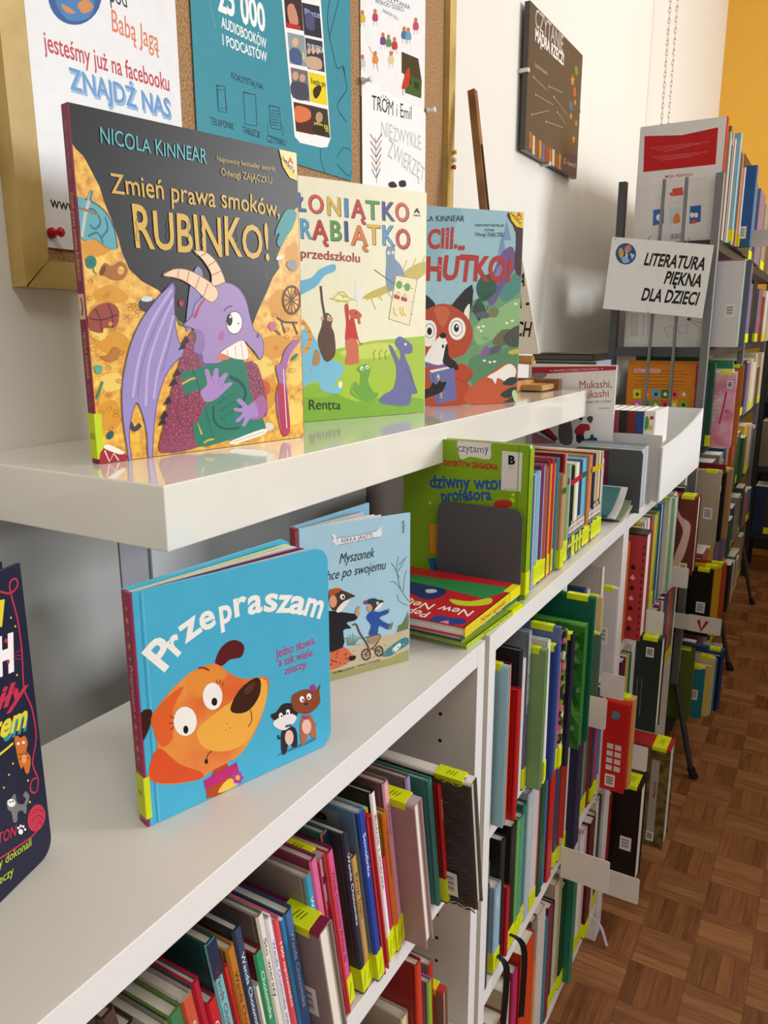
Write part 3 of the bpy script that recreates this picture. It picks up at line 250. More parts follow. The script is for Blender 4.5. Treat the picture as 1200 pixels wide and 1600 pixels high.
ART['elephant'] = [('p','a8c63c',[-10,770,790,877,1309,968,2206,1026,2209,-24,-38,0],0),('p','7fae36',[-25,348,613,373,1054,210,1561,242,2206,179,2209,-24,-38,0],1),('p','c9d860',[823,835,1380,939,1747,907,1524,766,1061,747],1),('p','8fb83a',[258,416,452,462,663,343,612,290,270,307],1),('p','c9b05a',[1173,1491,1313,1577,1598,1682,1891,1874,2193,1986,2215,1845,1930,1679,1671,1601,1347,1496],1),('s','c8c23c',16,[736,1481,869,1564,968,1487],1),('s','c8c23c',16,[768,1442,1002,1461],1),('s','c8c23c',16,[868,1524,1070,1462],1),('s','c8c23c',16,[1242,1466,1454,1622],1),('s','c8c23c',16,[1418,1497,1634,1641],1),('s','c8c23c',16,[1278,1549,1382,1358],1),('s','c8c23c',16,[1562,1584,1671,1475],1),('s','c8c23c',16,[1744,1701,1891,1985],1),('s','c8c23c',16,[1892,1706,2040,2020],1),('s','c8c23c',16,[2043,1768,2192,2057],1),('s','c8c23c',16,[2004,1851,2176,1830],1),('s','c8c23c',16,[1383,1579,1490,1471],1),('s','c8c23c',16,[901,1485,803,1562],1),('s','c8c23c',16,[687,1480,967,1433],1),('p','72b8d6',[203,1647,421,1706,550,1814,760,1883,768,1803,612,1739,481,1605,198,1494],1),('p','7cc0da',[180,924,342,1134,465,1001,623,784,827,697,873,585,715,424,850,432,780,323,547,376,485,488,355,461,162,393],1),('p','f4ead8',[853,432,850,413,841,398,829,390,815,390,803,399,795,415,792,435,796,454,804,469,817,477,830,477,842,468,851,452],2),('s','e3a13a',50,[282,1212,388,1081,384,949,302,830],1),('s','d0562c',12,[281,1173,343,1181],0),('s','d0562c',12,[347,1081,410,1089],0),('s','d0562c',12,[357,989,421,996],0),('s','d0562c',12,[319,883,383,890],0),('p','5f4434',[559,1147,497,974,573,758,654,723,756,822,744,1054,703,1148,724,1242,650,1307,585,1272],1),('s','5f4434',34,[607,1267,573,1451,558,1620],0),('p','c79a78',[727,1236,723,1222,710,1211,691,1205,671,1205,652,1211,640,1222,636,1236,641,1249,654,1261,672,1267,692,1267,711,1261,723,1250],2),('p','f4ead8',[672,1268,671,1262,667,1257,662,1255,656,1255,651,1257,647,1262,646,1268,648,1273,651,1278,657,1281,662,1281,668,1278,671,1274],2),('p','d89a84',[597,1241,594,1230,588,1222,579,1217,569,1217,560,1222,554,1230,552,1240,554,1251,561,1259,570,1264,580,1264,589,1259,595,1251],2),('p','c8382c',[900,1391,960,1406,971,1217,1027,1299,1116,969,1185,941,1132,922,1081,992,910,966,923,1189],1),('p','c85a40',[966,1339,1068,1354,1164,1287,1136,1245,1142,1177,1101,1190,1094,1239,1005,1244],1),('p','d07050',[910,971,1081,984,1113,713,1095,691,905,682,925,833],1),('p','1a1a1a',[1078,1313,1077,1308,1074,1304,1070,1302,1065,1302,1061,1304,1058,1308,1058,1313,1059,1317,1061,1321,1066,1323,1070,1323,1074,1321,1077,1318],2),('p','ecebf0',[1149,1532,1144,1501,1132,1476,1114,1462,1094,1462,1076,1475,1064,1499,1060,1529,1065,1560,1078,1584,1096,1598,1115,1599,1133,1586,1145,1562],2),('p','ecebf0',[1126,1625,1123,1611,1113,1600,1099,1593,1084,1593,1070,1598,1061,1609,1058,1623,1062,1637,1071,1649,1085,1656,1100,1656,1114,1650,1123,1639],2),('s','ecebf0',14,[1089,1651,1073,1704],0),('s','ecebf0',10,[1104,1463,1086,1395],0),('p','7a94ad',[1555,2117,1688,2133,1688,2002,1780,1924,1855,1788,1762,1799,1715,1672,1591,1585,1541,1749,1555,1941],1),('p','f4f4f4',[1613,2058,1610,2048,1604,2040,1596,2036,1586,2035,1578,2039,1572,2046,1570,2055,1572,2065,1578,2073,1586,2078,1596,2078,1604,2074,1610,2067],2),('p','f4f4f4',[1681,2067,1679,2058,1673,2050,1664,2045,1655,2044,1646,2048,1640,2055,1638,2065,1640,2074,1646,2082,1655,2087,1664,2087,1673,2084,1679,2076],2),('p','1a1a1a',[1602,2052,1601,2048,1599,2045,1596,2044,1593,2043,1590,2045,1588,2048,1587,2051,1588,2055,1590,2058,1593,2059,1596,2059,1599,2058,1601,2055],2),('p','1a1a1a',[1667,2061,1666,2057,1664,2054,1661,2053,1658,2052,1655,2054,1653,2057,1652,2060,1653,2064,1655,2067,1658,2068,1661,2069,1664,2067,1666,2064],2),('s','7a94ad',10,[1580,2118,1562,2158],0),('s','7a94ad',10,[1670,2132,1699,2166],0),('s','4a3a2a',9,[1357,1845,1837,1606],0),('p','efe6be',[1707,1791,2062,1754,1934,1166,1591,1244],0),('s','8a5a3c',9,[1707,1791,2062,1754,1934,1166,1591,1244,1707,1791],0),('p','6aa23a',[1811,1675,1806,1653,1791,1635,1771,1625,1748,1624,1727,1633,1713,1650,1707,1672,1712,1693,1727,1711,1747,1722,1770,1723,1791,1714,1805,1697],2),('p','6aa23a',[1945,1651,1940,1629,1926,1611,1905,1600,1881,1600,1860,1609,1846,1626,1840,1648,1846,1670,1860,1688,1881,1699,1904,1699,1925,1690,1940,1673],2),('s','3a3a2a',6,[1811,1661,1855,1657],0),('s','3a3a2a',6,[1961,1638,1983,1635],0),('p','b83040',[1730,1527,1727,1515,1719,1505,1707,1499,1694,1499,1682,1504,1674,1513,1671,1526,1674,1538,1682,1548,1694,1553,1707,1554,1719,1549,1727,1539],2),('p','b83040',[1774,1517,1771,1505,1763,1495,1751,1489,1738,1489,1726,1494,1718,1503,1715,1515,1718,1528,1726,1538,1738,1543,1751,1544,1763,1539,1771,1529],2),('p','b83040',[1849,1502,1846,1489,1838,1479,1826,1474,1812,1473,1800,1478,1792,1488,1789,1500,1792,1513,1800,1523,1812,1528,1825,1529,1837,1523,1846,1514],2),('p','b83040',[1894,1491,1891,1479,1883,1469,1871,1463,1857,1463,1845,1468,1837,1478,1834,1490,1837,1502,1845,1512,1857,1518,1870,1518,1882,1513,1891,1504],2),('s','3a6a2a',6,[1708,1546,1744,1589,1781,1548],1),('s','3a6a2a',6,[1819,1521,1856,1564,1879,1522],1),('s','d8b82c',18,[1671,1391,1679,1321,1723,1284],1),('s','d8b82c',18,[1775,1393,1782,1322,1827,1285],1),('s','d8b82c',18,[1819,1393,1827,1323,1873,1286],1),('s','3a3a2a',5,[1953,1637,1991,1633],0),('s','3a3a2a',5,[1954,1467,1992,1462],0),('s','3a3a2a',5,[1956,1310,1994,1305],0),('p','6fa63a',[1130,656,1264,672,1288,572,1252,453,1348,311,1421,307,1358,223,1160,213,969,329,1057,461,1109,393,1135,549,1077,607],1),('p','f4f4e8',[1186,623,1183,612,1175,604,1163,599,1151,600,1140,605,1132,614,1129,625,1132,636,1140,645,1151,649,1164,649,1175,644,1183,635],2),('p','f4f4e8',[1271,635,1268,624,1260,616,1248,611,1236,611,1224,617,1217,626,1214,637,1217,648,1225,656,1236,661,1249,661,1260,656,1268,646],2),('p','1a1a1a',[1175,618,1174,613,1171,609,1167,607,1162,607,1158,610,1155,614,1154,619,1155,624,1158,627,1162,630,1167,629,1171,627,1174,623],2),('p','1a1a1a',[1256,630,1255,625,1252,621,1248,619,1243,619,1239,622,1236,626,1235,631,1236,635,1239,639,1244,641,1248,641,1253,639,1255,635],2),('s','8fc24a',16,[1022,454,993,356,1108,251],1),('p','6b6d9e',[1716,993,1802,1016,1982,904,1967,802,1853,783,1946,611,2025,399,2085,270,1980,251,1950,126,1787,111,1449,175,1505,274,1673,355,1717,617,1591,894,1653,885,1766,709,1784,825,1702,907],1),('p','e8e4ec',[1890,920,1888,912,1881,906,1872,903,1862,903,1853,906,1847,913,1844,920,1847,928,1853,934,1862,937,1872,937,1881,933,1888,927],2),('s','52547e',10,[1880,612,1998,430,2058,293],1),('p','b08a5c',[421,761,462,868,519,840,523,732,489,679,425,686],1),('s','d8a8a0',6,[425,694,398,627,422,586],1),('s','7a9a2c',8,[1361,727,1347,812,1383,854],1),('s','7a9a2c',8,[1451,725,1437,811,1474,853],1),('s','7a9a2c',8,[1543,723,1528,809,1565,852],1),('t','2a2a2a','S',[148,2440,250,2443],209,0.012,0,0),('t','c23a35','S',[139,2447,241,2450],209,0.014,0,0),('t','2a2a2a','Ł',[268,2443,383,2446],211,0.012,0,0),('t','5b7aa8','Ł',[259,2450,374,2453],211,0.014,0,0),('t','2a2a2a','O',[413,2436,637,2442],214,0.012,0,0),('t','d2573a','O',[404,2442,628,2449],214,0.014,0,0),('t','2a2a2a','N',[669,2432,887,2438],218,0.012,0,0),('t','e0b53a','N',[659,2439,877,2445],217,0.014,0,0),('t','2a2a2a','I',[907,2434,1005,2436],220,0.012,0,0),('t','4a8fc0','I',[897,2441,995,2443],220,0.014,0,0),('t','2a2a2a','Ą',[1032,2431,1233,2436],223,0.012,0,0),('t','c23a35','Ą',[1022,2438,1223,2443],222,0.014,0,0),('t','2a2a2a','T',[1247,2435,1454,2441],226,0.012,0,0),('t','5a9a45','T',[1237,2442,1443,2448],225,0.014,0,0),('t','2a2a2a','K',[1482,2441,1688,2446],229,0.012,0,0),('t','4b4f8f','K',[1471,2448,1677,2453],228,0.014,0,0),('t','2a2a2a','O',[1702,2447,1935,2453],232,0.012,0,0),('t','d2573a','O',[1691,2455,1924,2461],232,0.014,0,0),('t','2a2a2a','T',[139,2161,259,2164],227,0.012,0,0),('t','c23a35','T',[130,2168,250,2171],227,0.014,0,0),('t','2a2a2a','R',[289,2146,448,2150],229,0.012,0,0),('t','5aa5d0','R',[280,2153,439,2157],229,0.014,0,0),('t','2a2a2a','Ą',[467,2143,678,2148],233,0.012,0,0),('t','c23a35','Ą',[458,2150,669,2155],232,0.014,0,0),('t','2a2a2a','B',[707,2148,882,2153],236,0.012,0,0),('t','5a9a45','B',[698,2155,873,2160],236,0.014,0,0),('t','2a2a2a','I',[905,2153,998,2156],238,0.012,0,0),('t','3f4f8a','I',[896,2161,988,2163],238,0.014,0,0),('t','2a2a2a','Ą',[1027,2117,1265,2122],241,0.012,0,0),('t','e07a35','Ą',[1017,2124,1254,2129],241,0.014,0,0),('t','2a2a2a','T',[1272,2140,1467,2144],244,0.012,0,0),('t','e0b53a','T',[1262,2147,1456,2152],244,0.014,0,0),('t','2a2a2a','K',[1488,2145,1688,2150],248,0.012,0,0),('t','5a9fd0','K',[1477,2153,1677,2157],247,0.014,0,0),('t','2a2a2a','O',[1710,2115,1957,2120],252,0.012,0,0),('t','c23a35','O',[1699,2123,1945,2128],251,0.014,0,0),('t','b02a34','w przedszkolu',[98,1934,1150,1921],113,0.006,0,0),('t','2a3a1c','Rentta',[339,139,824,127],128,0,0,1),('t','222222','A',[2005,2575,2095,2574],60,0.03,0,0),('t','222222','AMBER',[1990,2535,2110,2537],19,0.01,0,0)]
ART['fox'] = [('p','8fb8c4',[296,2725,1004,2794,867,2454,657,2080,444,2012],1),('p','6d9c72',[308,1393,1222,1529,1600,1663,2084,2094,2090,-4,320,15],0),('p','8fb87c',[1271,1143,1649,1405,2076,1574,2072,1210,1663,1011,1356,881],1),('p','5a8a62',[1207,684,1632,779,2067,875,2092,329,1296,282],1),('p','4f8a80',[1678,1658,1827,1845,2018,1963,2091,1933,2089,1721,1801,1521],1),('p','7a94b8',[1708,2398,1774,2682,1862,2404],0),('p','7a94b8',[1623,2111,1703,2523,1808,2117],0),('p','6d5a8c',[1715,2225,1886,2310,1967,2058,1790,1796,1569,1453,1454,1661,1607,2015],1),('p','8a7aa8',[1627,1984,1741,2051,1637,1729,1543,1662],1),('p','4a3038',[1770,2760,2060,2775,2086,1965,1938,1993,1936,2502],1),('p','2f5f48',[1286,1696,1364,1866,1553,1903,1644,1729,1508,1549,1374,1531],1),('s','244a3a',9,[1412,1548,1351,1659,1300,1725],1),('s','244a3a',9,[1412,1548,1397,1660,1360,1752],1),('s','244a3a',9,[1412,1548,1443,1661,1420,1778],1),('s','244a3a',9,[1412,1548,1489,1661,1480,1805],1),('s','244a3a',9,[1412,1548,1535,1662,1542,1781],1),('s','244a3a',9,[1412,1548,1581,1663,1605,1757],1),('s','244a3a',9,[1412,1548,1627,1664,1668,1732],1),('p','3a4f4a',[1227,1369,1335,1563,1455,1403,1439,1299],1),('s','2a3f3c',12,[1345,1240,1265,1369,1232,1465],1),('s','2a3f3c',12,[1345,1240,1310,1370,1300,1466],1),('s','2a3f3c',12,[1345,1240,1356,1370,1369,1467],1),('s','2a3f3c',12,[1345,1240,1402,1370,1438,1468],1),('s','2a3f3c',12,[1345,1240,1448,1371,1507,1468],1),('p','5a5f6a',[1266,1321,1417,1377,1574,1313,1421,1273],1),('p','7a7a58',[1516,1306,1550,1437,1688,1405,1652,1301],1),('p','5a5f6a',[1437,748,1609,862,1767,877,1672,761],1),('p','6a6a48',[1588,912,1758,1110,1998,1077,1826,877],1),('p','4a4f42',[1781,1011,2054,1177,2075,875,1866,877],1),('p','8f5aa0',[1398,765,1491,880,1553,779,1458,714],1),('p','eef2ee',[1375,1143,1372,1136,1365,1130,1354,1127,1342,1127,1331,1130,1324,1136,1321,1143,1323,1150,1331,1156,1341,1159,1353,1159,1364,1156,1372,1150],2),('p','eef2ee',[1451,1159,1449,1152,1442,1146,1431,1143,1419,1143,1408,1146,1400,1152,1397,1159,1400,1166,1407,1172,1418,1175,1430,1175,1441,1172,1448,1166],2),('p','eef2ee',[1415,1094,1412,1087,1405,1081,1394,1078,1382,1078,1371,1081,1364,1087,1361,1094,1363,1101,1371,1107,1381,1110,1393,1110,1404,1107,1412,1101],2),('p','eef2ee',[1586,629,1584,621,1576,616,1565,613,1553,613,1542,616,1534,622,1531,630,1534,637,1541,642,1552,646,1564,645,1575,642,1583,636],2),('p','eef2ee',[1665,637,1662,630,1655,624,1644,621,1631,622,1620,625,1612,631,1609,638,1612,646,1619,651,1630,654,1643,654,1654,651,1662,645],2),('p','eef2ee',[1487,654,1485,646,1477,641,1466,638,1454,638,1443,641,1435,647,1433,654,1435,662,1442,667,1453,670,1465,670,1476,667,1484,661],2),('p','eef2ee',[1861,1209,1858,1202,1851,1196,1840,1193,1827,1193,1816,1196,1808,1202,1805,1209,1808,1216,1815,1222,1826,1225,1838,1225,1850,1222,1858,1217],2),('p','eef2ee',[1959,1243,1956,1236,1949,1230,1938,1227,1925,1227,1914,1230,1906,1235,1903,1243,1905,1250,1913,1256,1924,1259,1936,1259,1948,1256,1956,1250],2),('p','eef2ee',[2008,1491,2005,1483,1998,1478,1987,1474,1974,1474,1963,1477,1955,1483,1952,1490,1954,1497,1962,1503,1973,1506,1985,1506,1997,1503,2005,1498],2),('s','3f6a42',8,[1216,918,1240,885,1270,924],0),('s','3f6a42',8,[1406,999,1430,966,1460,1005],0),('s','3f6a42',8,[1464,992,1489,959,1519,998],0),('p','c9b43c',[1890,792,2069,824,2072,757,1912,742],1),('p','b5492a',[320,15,316,472,460,566,943,590,1170,353,1194,15,320,15],1),('p','c25a36',[1179,16,1211,251,1526,438,1837,608,2021,554,2059,330,1984,-7],1),('p','f2efe6',[1519,411,1682,492,1897,600,2022,519,2007,400,1868,328,1706,390,1669,299,1607,376],1),('p','2f3f3c',[1789,296,1926,395,2074,364,1972,270],1),('p','2f3f3c',[1755,133,1973,246,2072,209,1919,75],1),('p','2f3f3c',[1800,10,1979,91,2065,11],1),('p','b8d89c',[1968,160,2036,193,2073,18,2023,20],1),('p','26221f',[859,1423,1216,1758,1208,1369,1137,1207,964,1335],1),('p','f0eae0',[1105,1400,1186,1481,1173,1240,1096,1297],1),('p','26221f',[306,1640,448,1612,631,1443,451,1347],1),('p','b5492a',[308,1330,487,1400,740,1482,1000,1399,1185,1240,1248,1019,1166,817,1009,714,460,631,314,697],1),('p','c8653c',[595,1395,741,1444,852,1366,746,1142],1),('p','f3eee6',[487,766,638,967,755,1021,832,885,821,683,681,588,460,631],1),('p','f3eee6',[381,1205,525,1237,636,1110,602,919,457,888],1),('p','f6f3ee',[644,1098,634,1034,604,983,560,955,512,955,468,984,437,1035,425,1098,435,1161,465,1212,508,1240,556,1240,601,1212,632,1161],2),('p','f6f3ee',[1124,1123,1111,1053,1073,997,1016,965,952,966,895,997,854,1054,839,1123,851,1193,889,1248,945,1280,1009,1280,1066,1249,1108,1193],2),('s','3a2a22',8,[607,1095,602,1056,585,1022,559,1000,528,993,497,1001,471,1023,454,1056,447,1095,453,1133,470,1166,495,1188,526,1196,556,1188,583,1166,600,1134,607,1095],0),('s','3a2a22',8,[1067,1130,1061,1086,1041,1050,1011,1025,975,1017,939,1025,908,1050,887,1087,879,1130,886,1173,905,1209,935,1233,970,1242,1006,1234,1037,1209,1059,1173,1067,1130],0),('p','141414',[567,1088,563,1065,552,1046,537,1036,519,1036,503,1046,491,1065,487,1088,491,1112,501,1130,517,1141,535,1141,551,1130,563,1112],2),('p','141414',[1010,1136,1007,1111,996,1091,979,1080,961,1080,944,1091,932,1111,928,1136,931,1161,942,1181,958,1192,977,1193,994,1181,1005,1161],2),('p','ffffff',[991,1159,990,1152,986,1146,980,1143,973,1143,967,1146,963,1152,961,1159,962,1166,966,1171,972,1174,979,1174,985,1171,989,1166],2),('p','1a1616',[803,1027,798,1009,783,994,761,986,736,986,714,995,698,1009,693,1027,698,1045,713,1060,735,1068,759,1068,782,1060,798,1045],2),('p','1a1616',[769,872,768,861,763,852,755,847,747,847,739,852,734,861,732,873,734,884,739,893,746,898,754,898,762,893,767,884],2),('p','7a5f9c',[314,665,459,657,681,601,949,662,973,622,831,566,460,582,315,569],1),('p','b5492a',[898,574,1056,621,1231,535,1261,417,1109,348,954,458],1),('s','7a3018',7,[1024,390,1140,337,1253,418],1),('p','262020',[799,892,832,885,858,722,961,649,1020,539,926,531,762,626,761,717],1),('p','6c70a8',[512,513,944,557,996,83,653,29],0),('p','e6e4de',[534,526,831,575,876,552,564,492],0),('s','4a4e88',10,[579,482,698,40],0),('s','d8a03c',34,[684,431,741,115],0),('p','f2e0c0',[654,415,676,480,706,424],0),('p','262020',[318,212,538,271,581,352,648,317,703,381,741,347,816,355,791,280,732,199,539,139,319,81],1),('t','2a3038','NICOLA KINNEAR',[166,2591,1067,2625],81,0.002,0,1),('t','b5352a','CIII...',[469,2250,1091,2255],280,0.03,0.1,1),('t','b5352a','CHUTKO!',[164,1821,1891,1805],349,0.035,0.08,1),('s','ecc8c0',6,[600,2078,622,2051,643,2079],0),('s','ecc8c0',6,[601,2023,623,1996,644,2024],0),('s','ecc8c0',6,[665,2019,687,1992,709,2020],0),('s','ecc8c0',6,[666,1963,688,1936,710,1964],0),('s','ecc8c0',6,[999,2091,1022,2064,1043,2092],0),('s','ecc8c0',6,[1000,2035,1023,2008,1045,2036],0),('s','ecc8c0',6,[1185,2066,1208,2038,1230,2067],0),('s','ecc8c0',6,[1187,2009,1210,1982,1231,2011],0),('s','ecc8c0',6,[1428,2105,1452,2077,1474,2106],0),('s','ecc8c0',6,[1430,2048,1454,2020,1476,2049],0),('s','ecc8c0',6,[755,2479,777,2453,798,2481],0),('s','ecc8c0',6,[756,2425,778,2399,799,2427],0),('s','ecc8c0',6,[881,2455,904,2428,925,2457],0),('s','ecc8c0',6,[883,2400,905,2374,926,2402],0),('t','26323a','NAJNOWSZY BESTSELLER',[1245,2569,1731,2587],34,0.004,0,0),('t','26323a','AUTORKI',[1404,2509,1570,2514],34,0.004,0,0),('t','26323a','Odwagi ZAJĄCZKU',[1242,2437,1744,2450],53,0,0,1),('p','f0cf3a',[1799,2820,2057,2834,2065,2577,1943,2597,1850,2686],0),('t','4a3a2a','A',[1820,2772,1855,2752],37,0.01,0,0),('t','4a3a2a','M',[1852,2745,1887,2725],37,0.01,0,0),('t','4a3a2a','B',[1884,2719,1919,2699],37,0.01,0,0),('t','4a3a2a','E',[1916,2692,1952,2672],37,0.01,0,0),('t','4a3a2a','R',[1948,2666,1984,2646],37,0.01,0,0),('t','4a3a2a','E',[1980,2639,2016,2619],37,0.01,0,0),('t','4a3a2a','K',[2013,2613,2049,2592],37,0.01,0,0),('t','c0302a','A',[1937,2728,2023,2732],69,0.03,0,0),('t','8a2a2a','AMBER',[1931,2696,2040,2702],19,0.01,0,0)]
ART['dog'] = [('s','3a98bc',12,[53,1610,51,906,55,3],0),('s','67c6e2',8,[72,1609,71,899,71,4],0),('t','f6f6f2','P',[163,1037,288,1139],228,0.028,0,0),('t','f6f6f2','r',[265,1113,348,1178],204,0.028,0,0),('t','f6f6f2','z',[345,1199,463,1247],198,0.028,0,0),('t','f6f6f2','e',[458,1240,577,1262],190,0.028,0,0),('t','f6f6f2','p',[599,1256,703,1262],188,0.028,0,0),('t','f6f6f2','r',[709,1277,816,1283],195,0.028,0,0),('t','f6f6f2','a',[825,1268,945,1264],194,0.028,0,0),('t','f6f6f2','s',[950,1258,1073,1236],192,0.028,0,0),('t','f6f6f2','z',[1068,1224,1174,1197],192,0.028,0,0),('t','f6f6f2','a',[1164,1199,1299,1147],192,0.028,0,0),('t','f6f6f2','m',[1294,1148,1467,1071],199,0.028,0,0),('t','c02a6e','Jedno słowo,',[1054,871,1412,885],73,0.006,0,1),('t','c02a6e','a tak wiele',[1067,799,1382,793],72,0.006,0,1),('t','c02a6e','znaczy.',[1121,718,1330,717],68,0.006,0,1),('p','3a1c18',[-3,816,74,812,53,705,-8,622],1),('p','5f1c20',[549,994,604,1089,701,1115,782,1053,759,973,666,980,601,953],1),('p','b8481e',[500,218,592,224,622,110,665,22,423,14],1),('p','f4c850',[514,17,597,87,671,54,659,7],1),('p','dog',[14,376,92,546,64,721,82,785,185,880,314,960,422,992,553,985,661,880,774,800,956,757,968,636,879,417,780,295,700,236,580,213,488,208,374,184,184,230,65,294],1),('p','f2b04a',[397,565,557,635,698,683,821,763,957,730,940,554,854,403,751,311,608,307,463,372,391,470],1),('p','dd5426',[20,373,97,534,234,362,399,228,374,184,104,270],1),('p','e2642e',[78,776,184,861,310,900,218,766,205,564,121,535,67,699],1),('p','e8923c',[312,930,442,971,552,968,638,877,522,829,410,783],1),('p','3d1f16',[647,613,724,729,851,780,906,747,894,638,811,555,715,556],1),('p','5c3524',[771,725,857,758,842,701,781,677],1),('p','f8f6f2',[385,618,374,575,348,547,313,540,276,554,244,587,224,632,219,679,230,721,255,749,289,757,326,744,358,712,379,667],2),('p','f8f6f2',[591,731,581,690,559,663,527,654,494,666,465,696,447,737,442,782,452,822,474,849,505,858,538,847,567,818,586,777],2),('p','1a1414',[320,581,317,569,312,561,304,558,295,561,288,570,284,582,283,595,285,607,291,615,299,618,307,615,314,606,319,594],2),('p','1a1414',[549,705,546,692,539,684,530,682,520,685,512,694,506,706,505,720,508,732,515,740,524,743,533,739,542,731,548,718],2),('s','2a1a14',5,[224,698,195,725],0),('s','2a1a14',5,[220,667,184,676],0),('s','2a1a14',5,[222,637,189,629],0),('s','2a1a14',5,[556,839,551,867],0),('s','2a1a14',5,[578,828,578,858],0),('s','2a1a14',5,[595,809,604,832],0),('s','8a4a1e',14,[422,994,460,984,502,952],1),('s','1a1414',6,[811,550,820,473,786,424],1),('p','1a1414',[452,289,450,281,446,276,441,275,435,277,430,283,426,291,426,300,427,308,431,313,437,315,443,312,448,306,451,298],2),('s','1a1414',6,[439,299,455,341,485,355],1),('p','8a5a1e',[610,469,607,466,603,467,601,472,603,475,608,473],2),('p','8a5a1e',[640,473,638,470,633,471,631,476,634,479,638,477],2),('p','8a5a1e',[624,512,621,509,617,511,615,515,617,518,622,517],2),('p','c02878',[408,158,678,191,693,111,422,81],0),('p','b53a9c',[727,46,721,36,709,35,698,46,693,61,699,71,711,71,722,61],2),('p','b53a9c',[710,24,704,13,692,13,681,23,677,38,682,49,694,49,705,38],2),('p','b53a9c',[679,37,673,27,662,26,650,37,646,52,651,62,663,62,675,52],2),('p','b53a9c',[665,73,660,63,648,62,637,73,633,87,638,98,650,98,661,88],2),('p','b53a9c',[682,95,677,85,665,85,654,95,649,110,655,120,667,120,678,110],2),('p','b53a9c',[713,82,707,71,695,71,684,81,680,96,685,107,697,107,709,97],2),('p','f0b040',[698,59,696,51,690,46,682,45,674,49,667,56,662,65,660,75,663,83,668,88,676,88,684,85,692,77,697,68],2),('p','3a7a9c',[1040,97,1345,84,1396,106,1359,110,1098,109],1),('p','2c282c',[1079,300,1198,262,1212,112,1166,114,1139,189,1109,93,1067,106],1),('p','efc4b4',[1179,190,1174,165,1162,148,1146,142,1128,149,1113,167,1103,193,1100,221,1105,246,1116,263,1133,268,1150,262,1166,244,1176,218],2),('p','2c282c',[981,448,1033,453,1099,498,1217,445,1220,361,1107,332,1017,388],1),('p','f2ecec',[1010,391,1149,399,1214,335,1110,279,1018,337],1),('p','ffffff',[1088,404,1086,395,1081,389,1073,387,1065,390,1058,397,1053,407,1052,418,1054,427,1060,433,1067,435,1075,432,1082,425,1087,415],2),('p','ffffff',[1154,409,1152,399,1147,393,1139,391,1131,394,1124,401,1119,411,1118,422,1120,431,1125,438,1133,439,1141,436,1148,429,1153,419],2),('p','111111',[1085,401,1084,397,1082,395,1079,394,1076,395,1073,398,1071,402,1070,406,1071,410,1073,413,1076,413,1080,412,1083,409,1085,405],2),('p','111111',[1141,404,1140,400,1138,398,1135,397,1131,399,1128,401,1126,405,1125,410,1126,414,1128,416,1132,417,1135,415,1138,412,1140,408],2),('s','2c282c',14,[1077,237,1045,233,1041,263],1),('s','2f6a9c',20,[1106,309,1164,299],0),('p','b86a44',[1254,320,1356,300,1397,130,1360,115,1319,175,1295,111,1248,115],1),('p','efc4b4',[1348,217,1343,192,1330,175,1312,169,1292,177,1275,196,1264,222,1260,250,1265,276,1278,293,1296,298,1316,291,1333,272,1345,246],2),('p','8c4a30',[1172,520,1221,546,1302,546,1399,502,1448,541,1435,478,1438,385,1329,334,1195,406],1),('p','ffffff',[1289,468,1287,457,1280,450,1271,448,1262,452,1253,460,1248,471,1246,483,1248,493,1255,500,1263,502,1273,499,1282,491,1287,480],2),('p','ffffff',[1356,466,1353,456,1347,449,1338,447,1328,450,1319,458,1313,469,1312,481,1314,492,1320,499,1329,501,1339,498,1348,490,1354,478],2),('p','111111',[1283,463,1282,459,1280,456,1277,456,1273,457,1270,460,1268,464,1267,468,1268,472,1270,475,1274,475,1277,474,1281,471,1283,467],2),('p','111111',[1339,463,1338,459,1335,456,1332,456,1328,457,1325,460,1323,464,1322,468,1323,472,1326,475,1329,475,1333,474,1336,471,1338,467],2),('p','2a1a1a',[1321,416,1319,413,1314,411,1308,411,1300,414,1294,418,1289,423,1288,428,1290,431,1294,433,1301,432,1308,430,1315,426,1319,421],2),('p','a03a98',[1402,523,1399,511,1391,504,1380,502,1367,506,1356,516,1349,528,1347,541,1350,553,1358,560,1369,562,1381,558,1392,548,1400,536],2),('p','b53a7c',[1269,344,1317,307,1338,328,1328,293,1281,303],1),('s','b86a44',14,[1376,207,1399,223],1)]
ART['dog_spine'] = [('p','d8983c',[55,1528,50,1516,37,1515,47,1507,44,1495,55,1502,65,1495,62,1507,72,1515,59,1516],0),('p','d8983c',[55,1460,47,1440,26,1439,43,1426,37,1405,55,1417,72,1405,66,1426,83,1439,62,1440],0),('p','d8983c',[55,1365,50,1351,35,1351,47,1342,43,1328,55,1336,66,1328,62,1342,74,1351,59,1351],0),('p','d8983c',[55,1290,47,1270,26,1269,43,1256,37,1235,55,1247,72,1235,66,1256,83,1269,62,1270],0),('p','d8983c',[55,1195,50,1181,35,1181,47,1172,43,1158,55,1166,66,1158,62,1172,74,1181,59,1181],0),('p','d8983c',[55,793,50,781,37,780,47,772,44,760,55,767,65,760,62,772,72,780,59,781],0),('p','d8983c',[55,735,47,715,26,714,43,701,37,680,55,692,72,680,66,701,83,714,62,715],0),('p','d8983c',[55,645,50,631,35,631,47,622,43,608,55,616,66,608,62,622,74,631,59,631],0),('p','d8983c',[55,580,47,560,26,559,43,546,37,525,55,537,72,525,66,546,83,559,62,560],0),('p','d8983c',[55,495,50,481,35,481,47,472,43,458,55,466,66,458,62,472,74,481,59,481],0),('t','e0a8b8','Przepraszam',[33,1130,33,810],55,0.006,0,0),('p','a86a80',[6,30,104,30,104,380,6,380],0)]
